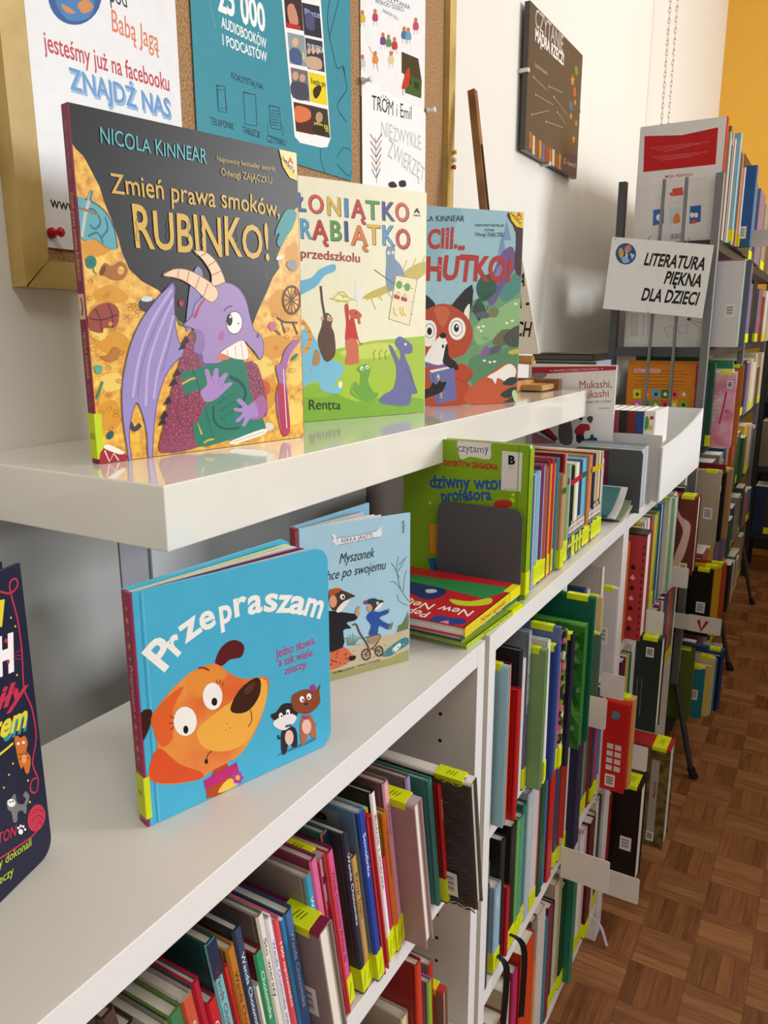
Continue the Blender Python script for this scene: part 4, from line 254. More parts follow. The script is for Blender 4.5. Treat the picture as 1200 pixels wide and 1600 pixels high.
ART['mouse'] = [('p','cbb99c',[7,271,313,255,625,296,874,320,1079,322,1207,346,1205,0,0,0],0),('p','a5a268',[3,108,334,93,623,57,977,77,1204,119,1205,0,0,0],0),('p','3f8490',[869,126,1028,217,1163,250,1204,178,1080,131,977,94],1),('p','d8e8ec',[997,154,1080,206,1106,176,1041,121],1),('p','a88f70',[1090,63,1083,58,1070,62,1063,69,1070,74,1083,71],2),('p','a88f70',[803,125,797,121,784,124,778,131,784,136,797,133],2),('p','a88f70',[991,187,984,182,971,185,965,192,971,197,984,194],2),('p','a88f70',[752,288,745,284,733,287,727,294,733,299,746,296],2),('p','a88f70',[770,122,764,118,751,121,745,128,751,132,764,130],2),('p','a88f70',[581,236,575,232,563,235,557,242,563,247,575,244],2),('p','a88f70',[585,324,579,319,567,322,561,329,567,334,579,331],2),('p','a88f70',[935,217,928,212,916,215,909,222,916,227,928,224],2),('p','a88f70',[547,320,541,315,529,318,523,325,529,329,541,327],2),('p','a88f70',[932,153,925,149,913,152,906,159,913,164,925,161],2),('p','a88f70',[523,311,517,306,505,309,499,316,505,321,517,318],2),('p','a88f70',[1149,172,1143,168,1130,171,1123,178,1130,183,1143,180],2),('p','a88f70',[877,196,871,192,858,195,852,202,858,207,871,204],2),('p','a88f70',[1023,129,1017,124,1004,127,997,135,1004,139,1017,136],2),('p','a88f70',[1028,141,1022,136,1009,139,1002,146,1009,151,1022,148],2),('p','a88f70',[635,295,629,291,616,294,610,301,616,305,629,303],2),('p','a88f70',[565,194,559,189,546,192,540,199,546,204,559,201],2),('p','a88f70',[587,334,581,329,569,332,563,339,569,344,581,341],2),('p','a88f70',[1149,176,1142,172,1129,175,1123,182,1129,187,1142,184],2),('p','a88f70',[1099,209,1092,204,1079,207,1073,215,1079,219,1092,216],2),('p','a88f70',[814,247,807,243,795,245,788,253,795,257,807,254],2),('p','a88f70',[1056,119,1050,115,1037,118,1030,125,1036,130,1049,127],2),('p','a88f70',[930,121,924,116,911,119,904,127,911,131,924,128],2),('p','a88f70',[1084,163,1078,159,1065,162,1058,169,1065,174,1078,171],2),('s','6d7f4a',11,[1059,322,1079,392,1105,359],1),('s','6d7f4a',11,[1074,323,1092,389,1118,384],1),('s','6d7f4a',11,[1090,325,1105,386,1131,409],1),('s','6d7f4a',11,[1105,326,1118,384,1144,434],1),('s','6d7f4a',11,[1121,327,1131,381,1157,459],1),('s','6d7f4a',11,[1137,329,1144,378,1170,484],1),('s','6d7f4a',11,[1152,330,1157,375,1182,509],1),('s','6d7f4a',11,[1168,331,1170,373,1196,479],1),('s','6d7f4a',11,[1184,332,1184,370,1209,448],1),('s','6f8a6a',9,[504,312,493,381,469,389],1),('s','6f8a6a',9,[516,309,514,377,500,400],1),('s','6f8a6a',9,[528,306,536,372,531,411],1),('s','6f8a6a',9,[540,303,558,367,563,422],1),('s','6f8a6a',9,[552,301,579,362,594,397],1),('s','6f8a6a',9,[564,298,601,357,626,372],1),('s','6f8a6a',9,[576,295,623,353,657,347],1),('s','7a8f8c',6,[1203,609,1103,754,1051,966,1075,1096],1),('s','7a8f8c',6,[1089,869,1025,993,987,1043],1),('s','7a8f8c',6,[1103,754,1026,847,975,849],1),('s','7a8f8c',6,[1063,941,1127,1020,1165,1081],1),('s','7a8f8c',6,[1129,726,1141,860,1166,946],1),('s','7a8f8c',6,[1182,579,1078,645,1064,716],1),('s','7a8f8c',6,[1076,1006,1139,1063],1),('p','eef2f5',[350,1416,400,1394,411,1367,633,1364,826,1379,875,1415,880,1362,843,1318,421,1302,387,1328,360,1337,376,1372],1),('s','3a4a5a',4,[404,1368,633,1364,826,1379,843,1318,421,1302,404,1368],0),('t','2a3640','RIIKKA JÄNTTI',[449,1315,787,1322],43,0.004,0,0),('t','22242a','Myszonek',[424,1124,796,1130],101,-0.004,0.35,0),('t','22242a','chce po swojemu',[246,986,924,992],97,-0.004,0.35,0),('t','2a3a40','FRAJDA',[1140,1316,1134,1440],28,0.004,0,0),('p','d9704a',[152,347,314,343,456,316,580,170,546,153,381,111,147,127],1),('p','8a2f24',[391,221,387,214,380,216,377,225,381,232,388,230],2),('p','8a2f24',[246,203,242,196,235,198,232,207,236,213,242,212],2),('p','8a2f24',[388,172,384,165,377,167,374,176,377,183,384,181],2),('p','8a2f24',[274,236,271,229,264,231,260,239,264,246,271,245],2),('p','8a2f24',[349,193,346,186,339,188,335,196,339,203,346,202],2),('p','8a2f24',[237,270,234,264,227,265,223,274,227,280,234,279],2),('p','8a2f24',[357,279,353,273,346,274,343,283,346,290,353,288],2),('p','8a2f24',[376,186,372,179,365,181,361,189,365,196,372,195],2),('p','8a2f24',[337,207,334,200,327,201,323,210,327,217,334,215],2),('p','8a2f24',[392,252,389,245,382,247,378,255,382,262,389,261],2),('p','8a2f24',[315,165,312,158,305,160,301,169,305,175,312,174],2),('p','8a2f24',[312,242,309,235,302,236,298,245,302,252,309,250],2),('p','8a2f24',[240,287,236,280,229,282,226,290,229,297,236,295],2),('p','8a2f24',[261,187,258,180,251,182,247,190,251,197,258,195],2),('p','8a2f24',[427,155,423,148,416,150,413,158,416,165,424,164],2),('p','8a2f24',[506,172,502,165,495,167,491,175,495,182,502,181],2),('p','8a2f24',[489,186,485,179,478,181,475,190,478,197,485,195],2),('p','8a2f24',[336,167,332,160,325,162,322,170,325,177,332,175],2),('p','8a2f24',[480,132,476,125,469,127,465,136,469,143,476,141],2),('p','8a2f24',[355,186,352,179,345,180,341,189,345,196,352,194],2),('p','8a2f24',[332,161,328,154,321,156,318,164,322,171,329,170],2),('p','8a2f24',[486,220,482,213,475,215,472,223,475,230,483,229],2),('p','8a2f24',[490,234,487,227,479,228,476,237,480,244,487,242],2),('p','8a2f24',[242,219,238,212,231,214,228,223,231,229,238,228],2),('p','8a2f24',[300,233,296,226,289,227,286,236,290,243,297,241],2),('p','8a2f24',[403,273,399,266,392,268,388,276,392,283,399,282],2),('p','222026',[159,693,320,693,436,659,608,598,591,548,494,541,544,477,458,473,449,306,151,336],1),('p','1c1a1e',[515,196,588,191,580,154,526,153],1),('p','4a3a34',[311,878,393,895,486,850,576,790,485,759,401,683,332,723],1),('p','f3efe6',[385,680,461,752,533,760,496,717,432,660],1),('p','e4a37c',[396,772,391,746,380,727,364,718,346,722,331,737,320,760,317,787,321,812,332,831,348,840,366,836,381,822,392,799],2),('p','b8562c',[323,887,393,900,451,874,369,842,322,833],1),('p','f4f4f0',[481,799,478,788,471,780,460,777,449,779,438,786,431,797,429,809,432,819,439,827,449,830,461,828,471,821,478,811],2),('p','111111',[474,798,472,793,469,789,464,787,459,788,454,791,451,797,450,802,451,808,455,812,459,813,465,812,469,809,472,804],2),('p','2a2424',[585,788,584,783,581,780,576,779,571,780,566,783,563,787,562,792,563,797,566,800,571,801,576,800,581,797,584,793],2),('p','caa083',[591,606,591,639,616,678,647,665,628,632,640,596,608,580],1),('p','2f55a8',[725,579,775,602,849,576,950,583,955,543,854,519,912,461,996,409,950,378,849,436,829,349,737,369,762,458,713,536],1),('p','4a3a34',[763,694,825,705,905,674,824,626,770,603],1),('p','f3efe6',[799,609,849,655,895,662,849,610],1),('p','caa083',[775,631,772,616,763,606,752,601,738,604,727,613,718,627,716,643,719,658,727,669,739,673,752,671,764,662,772,648],2),('p','24464e',[706,690,726,724,800,725,830,697,763,679],1),('p','a83a7c',[721,698,719,689,713,684,705,681,697,683,689,688,684,696,682,705,684,714,689,720,697,722,706,720,714,715,719,707],2),('p','f4f4f0',[849,666,848,660,844,655,838,653,831,654,825,659,821,665,820,672,821,679,825,683,831,685,838,684,844,680,848,673],2),('p','111111',[847,667,846,664,844,662,841,661,838,662,835,664,833,667,832,670,833,672,835,674,838,675,841,674,844,672,846,670],2),('p','8a7a6c',[950,400,1007,442,996,386,963,375],1),('p','caa083',[945,575,975,601,970,563],1),('s','6a4f3c',16,[559,505,598,504,638,406,704,301,736,225],1),('p','a88f78',[724,346,862,339,824,274,749,275],1),('s','6a4f3c',10,[694,348,862,346,819,252,761,220],1),('s','3a2a22',11,[751,164,747,144,737,129,721,120,703,120,685,129,670,144,660,165,656,186,660,206,670,222,686,230,704,230,722,222,737,207,747,186,751,164],0),('s','3a2a22',5,[656,186,751,164],0),('s','3a2a22',5,[680,228,727,122],0),('s','3a2a22',5,[727,218,680,133],0),('s','3a2a22',11,[892,167,889,148,879,133,865,126,849,126,832,133,818,148,809,166,806,186,809,205,819,219,832,227,849,227,865,220,879,205,889,187,892,167],0),('s','3a2a22',5,[806,186,892,167],0),('s','3a2a22',5,[827,225,870,127],0),('s','3a2a22',5,[870,216,827,137],0),('s','6a4f3c',10,[703,180,761,220,849,176],1),('t','3a3020','TŁUMACZENIE I OPRACOWANIE',[338,63,864,73],21,0.004,0,0)]
ART['night'] = [('s','c0304a',11,[1639,1811,1721,1775,1796,1741,1859,1763,1855,1808,1807,1806,1798,1749,1829,1573,1834,1376,1817,1193,1824,1108,1862,996,1870,803,1814,662,1846,536,1817,466,1771,505,1792,560,1848,545],1),('s','c0304a',11,[1867,275,1764,216,1614,234,1475,260,1346,301],1),('t','e0d032','SI',[1522,1620,1717,1577],136,0.05,0,1),('t','f3eef0','H',[1620,1320,1757,1302],206,0.07,0,0),('p','c0304a',[1733,1479,1731,1474,1727,1471,1721,1471,1715,1473,1710,1478,1707,1484,1707,1490,1709,1495,1714,1498,1719,1498,1725,1496,1730,1491,1733,1485],2),('p','c0304a',[1729,1353,1727,1348,1723,1345,1719,1344,1714,1346,1710,1351,1707,1357,1707,1363,1709,1368,1713,1371,1718,1372,1723,1370,1727,1365,1729,1359],2),('t','f3eef0','MOIC',[1305,1408,1613,1315],184,0.05,0,0),('t','c0304a','miły',[1385,1171,1794,1082],127,0.03,0.3,0),('t','2f8fa0','em',[1594,922,1800,894],151,0.03,0.3,0),('t','e0d032','kotem',[1335,996,1798,917],140,0.03,0.3,0),('s','e0d032',15,[1482,858,1596,863,1680,870],1),('p','e0d032',[1785,1598,1782,1594,1776,1595,1772,1600,1773,1606,1778,1607,1784,1604],2),('p','e0d032',[1811,1536,1808,1532,1802,1533,1798,1538,1799,1544,1804,1546,1809,1542],2),('p','e0d032',[1779,1249,1776,1245,1770,1246,1766,1252,1767,1258,1772,1259,1778,1255],2),('p','e0d032',[1665,746,1662,743,1656,745,1652,751,1653,757,1658,758,1663,753],2),('p','e0d032',[1624,701,1621,697,1615,699,1611,705,1612,711,1617,712,1622,707],2),('p','e0d032',[1767,575,1763,572,1757,574,1753,581,1754,587,1759,587,1765,583],2),('p','e0d032',[1762,433,1759,430,1753,432,1748,439,1749,445,1755,446,1760,441],2),('p','e0d032',[1573,649,1570,645,1564,647,1561,654,1561,660,1566,660,1572,656],2),('p','e0d032',[1651,1013,1648,1010,1642,1011,1638,1017,1639,1023,1644,1024,1649,1020],2),('s','c0304a',3,[1763,1388,1835,1384],0),('s','c0304a',3,[1761,1371,1838,1353],0),('s','c0304a',3,[1751,1358,1826,1329],0),('p','c8702c',[1691,892,1716,897,1741,870,1777,863,1793,807,1773,762,1803,707,1777,626,1748,635,1737,689,1716,682,1701,747,1695,816],1),('s','8a4418',8,[1707,781,1795,740],0),('s','8a4418',8,[1710,752,1795,707],0),('p','f4efe0',[1729,840,1727,837,1723,835,1718,836,1713,839,1709,843,1707,848,1706,852,1708,855,1711,856,1716,856,1721,853,1725,849,1728,844],2),('p','f4efe0',[1771,824,1769,820,1765,819,1760,820,1755,823,1751,827,1748,832,1748,836,1750,839,1753,841,1758,840,1763,837,1767,833,1770,828],2),('p','e0a060',[1769,717,1765,706,1758,700,1748,700,1739,705,1732,715,1728,728,1728,741,1732,752,1739,758,1748,759,1757,753,1765,743,1769,730],2),('p','77767a',[1576,564,1605,554,1643,567,1656,493,1718,443,1715,396,1696,400,1689,423,1648,442,1635,393,1605,404,1599,474,1574,509],1),('s','77767a',30,[1711,448,1741,476,1715,522],1),('p','f0f0f0',[1639,508,1634,500,1624,497,1611,501,1598,509,1586,522,1579,536,1578,548,1582,556,1592,559,1605,556,1619,547,1630,534,1637,521],2),('p','222222',[1605,536,1604,534,1601,534,1599,534,1596,536,1593,539,1592,542,1592,545,1593,546,1595,547,1597,546,1600,544,1603,542,1604,539],2),('p','222222',[1627,527,1626,525,1624,525,1621,525,1618,527,1616,530,1614,533,1614,536,1615,537,1617,538,1620,537,1623,535,1625,533,1627,530],2),('p','c0304a',[1861,246,1838,223,1805,216,1771,227,1741,253,1721,289,1715,329,1725,363,1747,387,1778,395,1813,385,1843,359,1864,323,1871,282],2),('s','8a1a30',6,[1747,355,1800,359,1858,301],1),('s','8a1a30',6,[1747,306,1806,316,1851,256],1),('s','8a1a30',6,[1768,242,1813,272,1831,219],1),('t','c0304a','MILTON',[1360,382,1614,311],68,0.01,0,0),('p','f0f0f0',[1669,296,1662,288,1648,292,1637,306,1633,321,1640,329,1654,325,1666,312],2),('p','f0f0f0',[1646,337,1642,333,1636,335,1630,342,1628,350,1632,354,1638,352,1644,345],2),('p','f0f0f0',[1666,337,1662,333,1655,335,1649,342,1648,350,1651,354,1658,352,1664,345],2),('p','f0f0f0',[1685,320,1682,316,1675,318,1669,324,1667,332,1671,336,1678,334,1684,327],2),('p','f0f0f0',[1696,293,1693,289,1686,291,1680,298,1678,305,1682,309,1689,307,1695,300],2),('t','b8cc3a','którzy dokonali',[1314,234,1725,164],54,0.006,0,0),('t','b8cc3a','rzeczy',[1384,123,1555,94],55,0.006,0,0)]
ART['green'] = [('p','ece8e0',[774,1699,820,1656,923,1697,1171,1685,1181,1826,1163,1932,769,1905],1),('t','3a5a9c','czytamy',[749,1744,1160,1765],98,0,0,1),('t','b83028','DETEKTYW ZAGADKA',[564,1562,1281,1569],66,0.05,0,1),('t','2a5aa8','dziwny wtorek',[375,1261,1565,1353],166,0.03,0,1),('t','2a5aa8','profesora',[541,1100,1216,1196],156,0.03,0,1),('p','c23028',[1480,1170,1469,1145,1437,1122,1390,1106,1336,1100,1288,1105,1253,1120,1241,1143,1252,1168,1285,1191,1333,1207,1386,1213,1434,1207,1467,1192],2),('p','e09a2c',[369,788,514,812,553,400,380,410],0),('s','3a2a14',5,[369,788,514,812,553,400,380,410,369,788],0),('p','2f6fa8',[362,326,474,358,526,126,429,111],0),('p','dfe03a',[403,1064,398,1049,385,1042,371,1046,365,1060,371,1075,384,1082,398,1078],2),('p','dfe03a',[1501,1286,1497,1272,1485,1266,1473,1270,1467,1283,1472,1297,1483,1304,1495,1299],2),('p','dfe03a',[1489,1231,1485,1217,1473,1210,1461,1214,1455,1227,1460,1241,1471,1248,1484,1244],2),('p','dfe03a',[1509,1214,1505,1200,1493,1193,1481,1197,1476,1210,1480,1224,1492,1231,1504,1227],2),('p','e4e4e2',[1330,1799,1583,1797,1583,1333,1329,1329],0),('t','141414','B',[1408,1650,1492,1652],101,0.06,0,0),('s','9a9a98',3,[1410,1621,1493,1625],0),('s','9a9a98',3,[1410,1605,1494,1609],0),('s','9a9a98',3,[1411,1589,1495,1593],0),('s','5a5a58',4,[1369,1346,1524,1351],0),('s','6f9010',10,[1538,1891,1535,-27],0)]
ART['mukashi'] = [('p','b52a3a',[43,2496,1693,2546,1698,2474,49,2352],0),('t','f0d8dc','OPOWIEŚCI Z CZTERECH STRON ŚWIATA',[478,2410,1365,2467],42,0.006,0,0),('t','f0d8dc','+',[414,2409,463,2414],43,0.02,0,0),('t','f0d8dc','+',[1402,2468,1447,2473],41,0.02,0,0),('t','b5323a','Mukashi,',[1001,2105,1633,2144],157,0,0,0),('t','b5323a','Mukashi',[993,1917,1590,1968],158,0,0,0),('t','3a3a3a','DAWNO TEMU W JAPONII',[1141,1824,1624,1867],47,0,0,0),('t','3a3a3a','Opowieści',[1391,1727,1613,1746],37,0,0,0),('p','c87a8c',[108,1226,570,1049,622,1013,119,979],0),('p','2f3a52',[208,1257,406,1342,618,1086,570,1049],0),('p','b52a3a',[308,1287,406,1352,642,1112,609,1071],0),('p','6a6460',[651,1404,794,1484,895,1418,926,1034,680,1036],1),('p','8a8078',[720,1504,829,1558,869,1455,773,1421],1),('p','b52a38',[960,1301,1041,1402,1087,1428,1230,1427,1261,1319,1167,1290,1139,1202,1003,1208],1),('p','2a2a34',[1003,1208,1138,1211,1164,1088,1031,1060],1),('p','2f4a6c',[1143,1120,1387,1184,1375,1073,1109,1056],1),('p','e8c8b0',[1103,1496,1100,1477,1092,1462,1079,1453,1064,1452,1050,1459,1040,1474,1036,1492,1038,1511,1046,1526,1059,1535,1074,1536,1088,1528,1098,1514],2),('p','1c1c20',[1025,1520,1051,1560,1104,1553,1098,1495,1063,1513],1),('p','4a4f5a',[1187,1529,1212,1577,1278,1590,1309,1544,1267,1448],1),('s','b52a38',5,[1245,1579,1266,1462],0),('p','8a8a8c',[58,2367,282,2387,358,2350,287,2292,88,2258],1),('p','2f5a7c',[1269,1176,1312,1251,1350,1167,1321,1099],1),('p','8a8a88',[487,2235,560,2237,575,2143,491,2140],1)]
ART['poster_fb'] = [('p','22508f',[980,2401,935,2273,834,2152,701,2061,562,2020,447,2033,375,2097,359,2198,400,2317,492,2433,618,2525,756,2574,878,2568,959,2507],2),('p','3a78b8',[432,2196,621,2336,875,2340,819,2159,554,2051],1),('p','c98a4a',[497,2165,584,2166,652,2140,543,2111],1),('p','c98a4a',[680,2223,797,2301,866,2255,745,2163],1),('p','c98a4a',[618,2309,732,2373,760,2302],1),('t','22242c','pod',[1070,2375,1303,2387],174,0.004,0,0),('t','3a5aa0','“',[1737,2590,1829,2607],121,0,0,0),('t','dd7a52','Babą Jagą',[1067,2117,1692,2097],207,0.004,0,0),('t','c02f3c','jesteśmy już na facebooku',[270,1718,1822,1748],173,0.01,0,0),('t','8fb4dc','ZNAJDŹ NAS',[529,1444,1826,1464],196,0.03,0,0),('t','5f94cc','ZNAJDŹ NAS',[517,1463,1809,1486],195,0.012,0,0),('t','1c1c1c','www.biblioteka.pl',[175,365,1152,320],112,0.006,0,0),('t','3a3a3a','na facebooku',[744,1102,1770,1145],95,0,0,0)]
ART['poster_teal'] = [('t','f2f6f6','25 000',[449,1383,1306,1427],325,0.03,0,1),('t','f2f6f6','AUDIOBOOKÓW',[492,1227,1307,1229],117,0.016,0,0),('t','f2f6f6','I PODCASTÓW',[495,1049,1311,1081],113,0.016,0,0),('t','0a1c22','KORZYSTAJ NA:',[622,727,1229,743],68,0.008,0,1),('t','0a1c22','TELEFONIE',[230,155,629,168],72,0.008,0,1),('t','0a1c22','TABLECIE',[792,173,1120,173],77,0.008,0,1),('t','0a1c22','CZYTNIKU',[1259,163,1658,178],79,0.008,0,1),('s','0c242a',12,[359,584,502,609,516,332,371,314,359,584],0),('s','0c242a',7,[378,552,499,567,507,371,374,355,378,552],0),('s','0c242a',12,[833,627,1063,653,1066,301,846,277,833,627],0),('s','0c242a',12,[1322,590,1532,615,1558,353,1346,336,1322,590],0),('s','0c242a',7,[1358,546,1516,563],0),('s','0c242a',7,[1356,513,1514,529],0),('s','0c242a',7,[1354,479,1512,495],0),('s','0c242a',7,[1352,445,1510,460],0),('s','0c242a',7,[1350,412,1509,426],0),('s','0c242a',7,[1349,378,1507,392],0),('s','123a44',7,[1289,243,1270,350,1338,420],1),('s','123a44',7,[1582,282,1600,381,1523,440],1),('p','f0f2f2',[1639,1934,2504,2217,2696,480,2612,348,2453,310,1965,279,1846,334],0),('p','2a1c20',[1687,1986,2064,2066,2103,1659,1721,1590],0),('p','14203a',[2074,1985,2476,2068,2523,1693,2115,1621],0),('t','8aa0d0','Piąte',[2133,1862,2501,1930],77,0.02,0,0),('p','8a9aa4',[1745,1542,2115,1606,2158,1245,1782,1191],0),('t','e0d82c','LALKA',[1793,1261,2131,1307],116,0.02,0,0),('p','283040',[2128,1591,2530,1660,2579,1292,2172,1233],0),('t','d8d8e0','DUBLERKA',[2188,1464,2556,1519],79,0.02,0,0),('p','6a6a74',[1794,1150,2170,1202,2215,839,1833,797],0),('p','e8d41c',[2185,1198,2578,1251,2629,885,2230,842],0),('t','1a1a1a','Kwestia ceny',[2246,1066,2604,1106],82,0.02,0,0),('p','4a1c1c',[1838,752,2243,798,2289,441,1878,406],0),('p','2c2c2a',[2243,798,2627,836,2680,477,2289,449],0),('t','d8d02c','STIFLER',[2300,524,2650,546],85,0.02,0,0),('p','c98a74',[1759,1830,1898,1903,1993,1719,1818,1648],1),('p','b82028',[1730,1647,2027,1700,2046,1653,1734,1590],0),('p','4a4a7a',[2155,1880,2322,1913,2353,1751,2169,1716],1),('p','d8b090',[1983,1493,1975,1468,1954,1444,1926,1426,1894,1417,1867,1419,1848,1432,1843,1453,1851,1478,1871,1501,1899,1520,1930,1529,1958,1527,1977,1514],2),('p','3a5a8a',[1804,1368,2014,1408,2043,1245,1797,1218],1),('p','d8b090',[2246,1461,2242,1444,2231,1429,2216,1419,2200,1414,2185,1417,2176,1426,2173,1440,2177,1456,2188,1471,2203,1482,2219,1487,2233,1484,2243,1475],2),('p','d8b090',[2351,1489,2346,1473,2335,1458,2320,1447,2304,1443,2289,1445,2279,1455,2276,1469,2280,1485,2291,1500,2306,1511,2323,1516,2338,1513,2347,1504],2),('p','d8b090',[2457,1519,2452,1502,2441,1487,2426,1476,2409,1471,2394,1474,2384,1484,2381,1498,2385,1514,2396,1529,2411,1540,2428,1545,2443,1542,2453,1533],2),('p','c8a890',[2177,1377,2476,1430,2487,1303,2172,1249],1),('p','c8a084',[1965,1092,1957,1067,1936,1043,1908,1026,1876,1018,1848,1021,1830,1035,1824,1056,1832,1081,1852,1105,1881,1122,1912,1130,1940,1127,1959,1113],2),('p','c8a084',[2116,1103,2108,1080,2089,1057,2063,1041,2034,1034,2008,1037,1991,1050,1985,1070,1993,1094,2011,1116,2038,1132,2067,1139,2092,1136,2110,1123],2),('p','3a4458',[1807,976,2142,1032,2156,849,1826,803],1),('p','1a1a1a',[2287,998,2403,1085,2495,1079,2414,949,2322,907],1),('p','d8744a',[1878,708,2181,737,2206,624,1897,519],1),('p','b89878',[2505,708,2496,676,2471,647,2436,626,2399,618,2365,625,2343,644,2335,672,2345,703,2369,732,2403,753,2441,761,2475,755,2498,736],2),('p','181818',[2278,559,2525,590,2553,494,2290,474],1),('s','10303a',10,[2750,2298,2663,1960,2770,1637,2885,1427,3050,1491,3089,1357,3128,1200,2871,932,3118,776],1),('s','10303a',16,[3034,1486,3097,1359],0),('s','10303a',8,[2437,307,2447,144,2598,-81],1),('s','10303a',8,[2853,257,3025,417,3266,374,3189,54,2851,172],1),('s','10303a',8,[2990,2377,2820,2008,2694,1735],1),('s','9fd0d6',6,[295,1431,361,1259,381,1184],1)]
ART['poster_kids'] = [('t','2a4a7a','CZYTANIA',[748,1487,1513,1604],67,0.006,0,0),('t','2a4a7a','WŚRÓD DZIECI',[413,1352,1303,1509],59,0.006,0,0),('t','2a4a7a','KRAKÓW 2022 r.',[641,1302,1145,1332],50,0.004,0,0),('p','d8b02c',[-7,1064,110,1100,129,1014,-18,969],1),('p','b87a54',[101,1129,86,1102,52,1082,17,1080,3,1099,18,1126,53,1146,87,1147],2),('s','4a3a2a',9,[21,981,1,911],0),('s','4a3a2a',9,[80,999,108,943],0),('p','b83a5c',[351,1188,474,1226,494,1139,340,1092],1),('p','b87a54',[464,1256,449,1228,412,1207,376,1206,361,1224,376,1252,413,1273,449,1275],2),('s','3a5aa0',9,[381,1104,360,1032],0),('s','3a5aa0',9,[442,1123,473,1066],0),('p','6a3a8a',[577,940,704,977,726,887,566,841],1),('p','b87a54',[694,1008,678,979,640,959,603,958,587,977,603,1005,641,1026,678,1027],2),('s','d8a02c',9,[608,853,587,780],0),('s','d8a02c',9,[672,872,704,813],0),('p','4a8a5a',[748,961,878,998,900,907,737,861],1),('p','b87a54',[867,1029,851,1000,813,979,774,978,758,998,774,1026,813,1047,851,1049],2),('s','e8e0d0',9,[780,873,758,799],0),('s','e8e0d0',9,[845,891,879,832],0),('p','c0303a',[933,980,1067,1018,1091,925,923,878],1),('p','b87a54',[1056,1049,1040,1020,1000,999,961,998,944,1017,961,1046,1000,1067,1039,1069],2),('s','2a2a3a',9,[967,891,945,816],0),('s','2a2a3a',9,[1034,910,1068,849],0),('p','4a6a9c',[1237,1216,1376,1257,1401,1163,1226,1113],1),('p','b87a54',[1364,1288,1347,1258,1306,1236,1265,1234,1248,1254,1265,1283,1305,1306,1347,1308],2),('s','3a3a4a',9,[1272,1126,1250,1050],0),('s','3a3a4a',9,[1342,1146,1378,1086],0),('p','5aa0c0',[1376,1242,1518,1283,1543,1189,1366,1138],1),('p','b87a54',[1505,1315,1488,1285,1447,1262,1405,1260,1387,1280,1404,1310,1446,1333,1488,1335],2),('s','2a2a3a',9,[1413,1152,1390,1074],0),('s','2a2a3a',9,[1483,1172,1520,1111],0),('p','c04a6a',[1623,1457,1769,1501,1795,1406,1613,1352],1),('p','b87a54',[1756,1532,1738,1502,1696,1479,1653,1476,1635,1496,1652,1526,1694,1549,1738,1552],2),('s','5a2a4a',9,[1661,1366,1638,1288],0),('s','5a2a4a',9,[1734,1388,1772,1327],0),('p','d88a3c',[346,623,471,657,491,566,335,525],1),('p','b87a54',[460,688,445,660,408,640,372,640,357,659,372,687,409,707,445,707],2),('s','b85a3c',9,[376,536,355,463],0),('s','b85a3c',9,[439,552,470,493],0),('p','c9c9c4',[-16,478,103,510,122,421,-27,382],1),('p','b87a54',[93,540,78,513,43,494,9,494,-5,513,9,540,44,559,79,559],2),('s','9a9a94',9,[12,392,-8,322],0),('s','9a9a94',9,[72,408,101,350],0),('p','d8c8a0',[824,753,956,789,979,696,813,652],1),('p','b87a54',[945,821,929,792,890,771,851,770,835,790,851,819,890,840,929,841],2),('s','b8a888',9,[857,663,835,589],0),('s','b8a888',9,[923,681,957,620],0),('p','3a3424',[1228,923,1791,975,1924,666,1231,621],0),('p','2f5a2c',[1312,642,1924,677,1904,404,1351,358],0),('p','1c2a1c',[1407,615,1551,625,1553,522,1408,507],0),('p','1c2a1c',[1649,608,1823,620,1826,509,1651,504],0),('p','c0302c',[1383,686,1501,742,1468,501,1233,392],1),('s','3a2a24',12,[1291,432,1269,298],0),('s','e0a83c',16,[225,717,428,583,490,455],1)]
ART['poster_draw'] = [('t','1c1c1c','TROM i Emil',[278,1118,1560,1264],208,0,0.15,1),('s','1a1a1a',16,[747,1322,802,1335],0),('s','1a1a1a',16,[732,1279,780,1270],0),('s','1a1a1a',16,[693,1241,720,1213],0),('s','1a1a1a',16,[639,1218,639,1178],0),('s','1a1a1a',16,[585,1216,559,1175],0),('s','1a1a1a',16,[546,1235,500,1205],0),('s','1a1a1a',16,[530,1271,477,1258],0),('s','1a1a1a',16,[544,1314,497,1322],0),('s','1a1a1a',16,[582,1352,554,1379],0),('s','1a1a1a',16,[635,1376,633,1415],0),('s','1a1a1a',16,[689,1379,715,1420],0),('s','1a1a1a',16,[730,1361,777,1393],0),('t','bcbcba','NIEZWYKŁE',[550,814,1895,859],224,-0.004,0,1),('t','bcbcba','ZWIERZĘTA',[746,571,2172,314],274,-0.004,0,1),('s','2a3a34',11,[379,755,398,508,417,106],1),('s','3a5a8a',18,[396,179,270,285],0),('s','2a3a5a',18,[407,181,526,338],0),('s','4a6a3a',18,[397,281,260,384],0),('s','c0582c',18,[407,283,537,442],0),('s','c0582c',18,[397,382,251,482],0),('s','4a6a3a',18,[408,384,549,545],0),('s','3a5a8a',18,[398,483,241,580],0),('s','2a3a5a',18,[409,485,560,649],0),('s','4a6a3a',18,[399,584,232,677],0),('s','c0582c',18,[409,586,571,752],0),('s','c0582c',18,[399,684,223,774],0),('s','4a6a3a',18,[410,686,582,855],0),('p','2a2a3a',[780,161,951,213,1067,151,837,106],1),('p','2a2a3a',[1126,240,1329,287,1366,206,1162,165],1)]
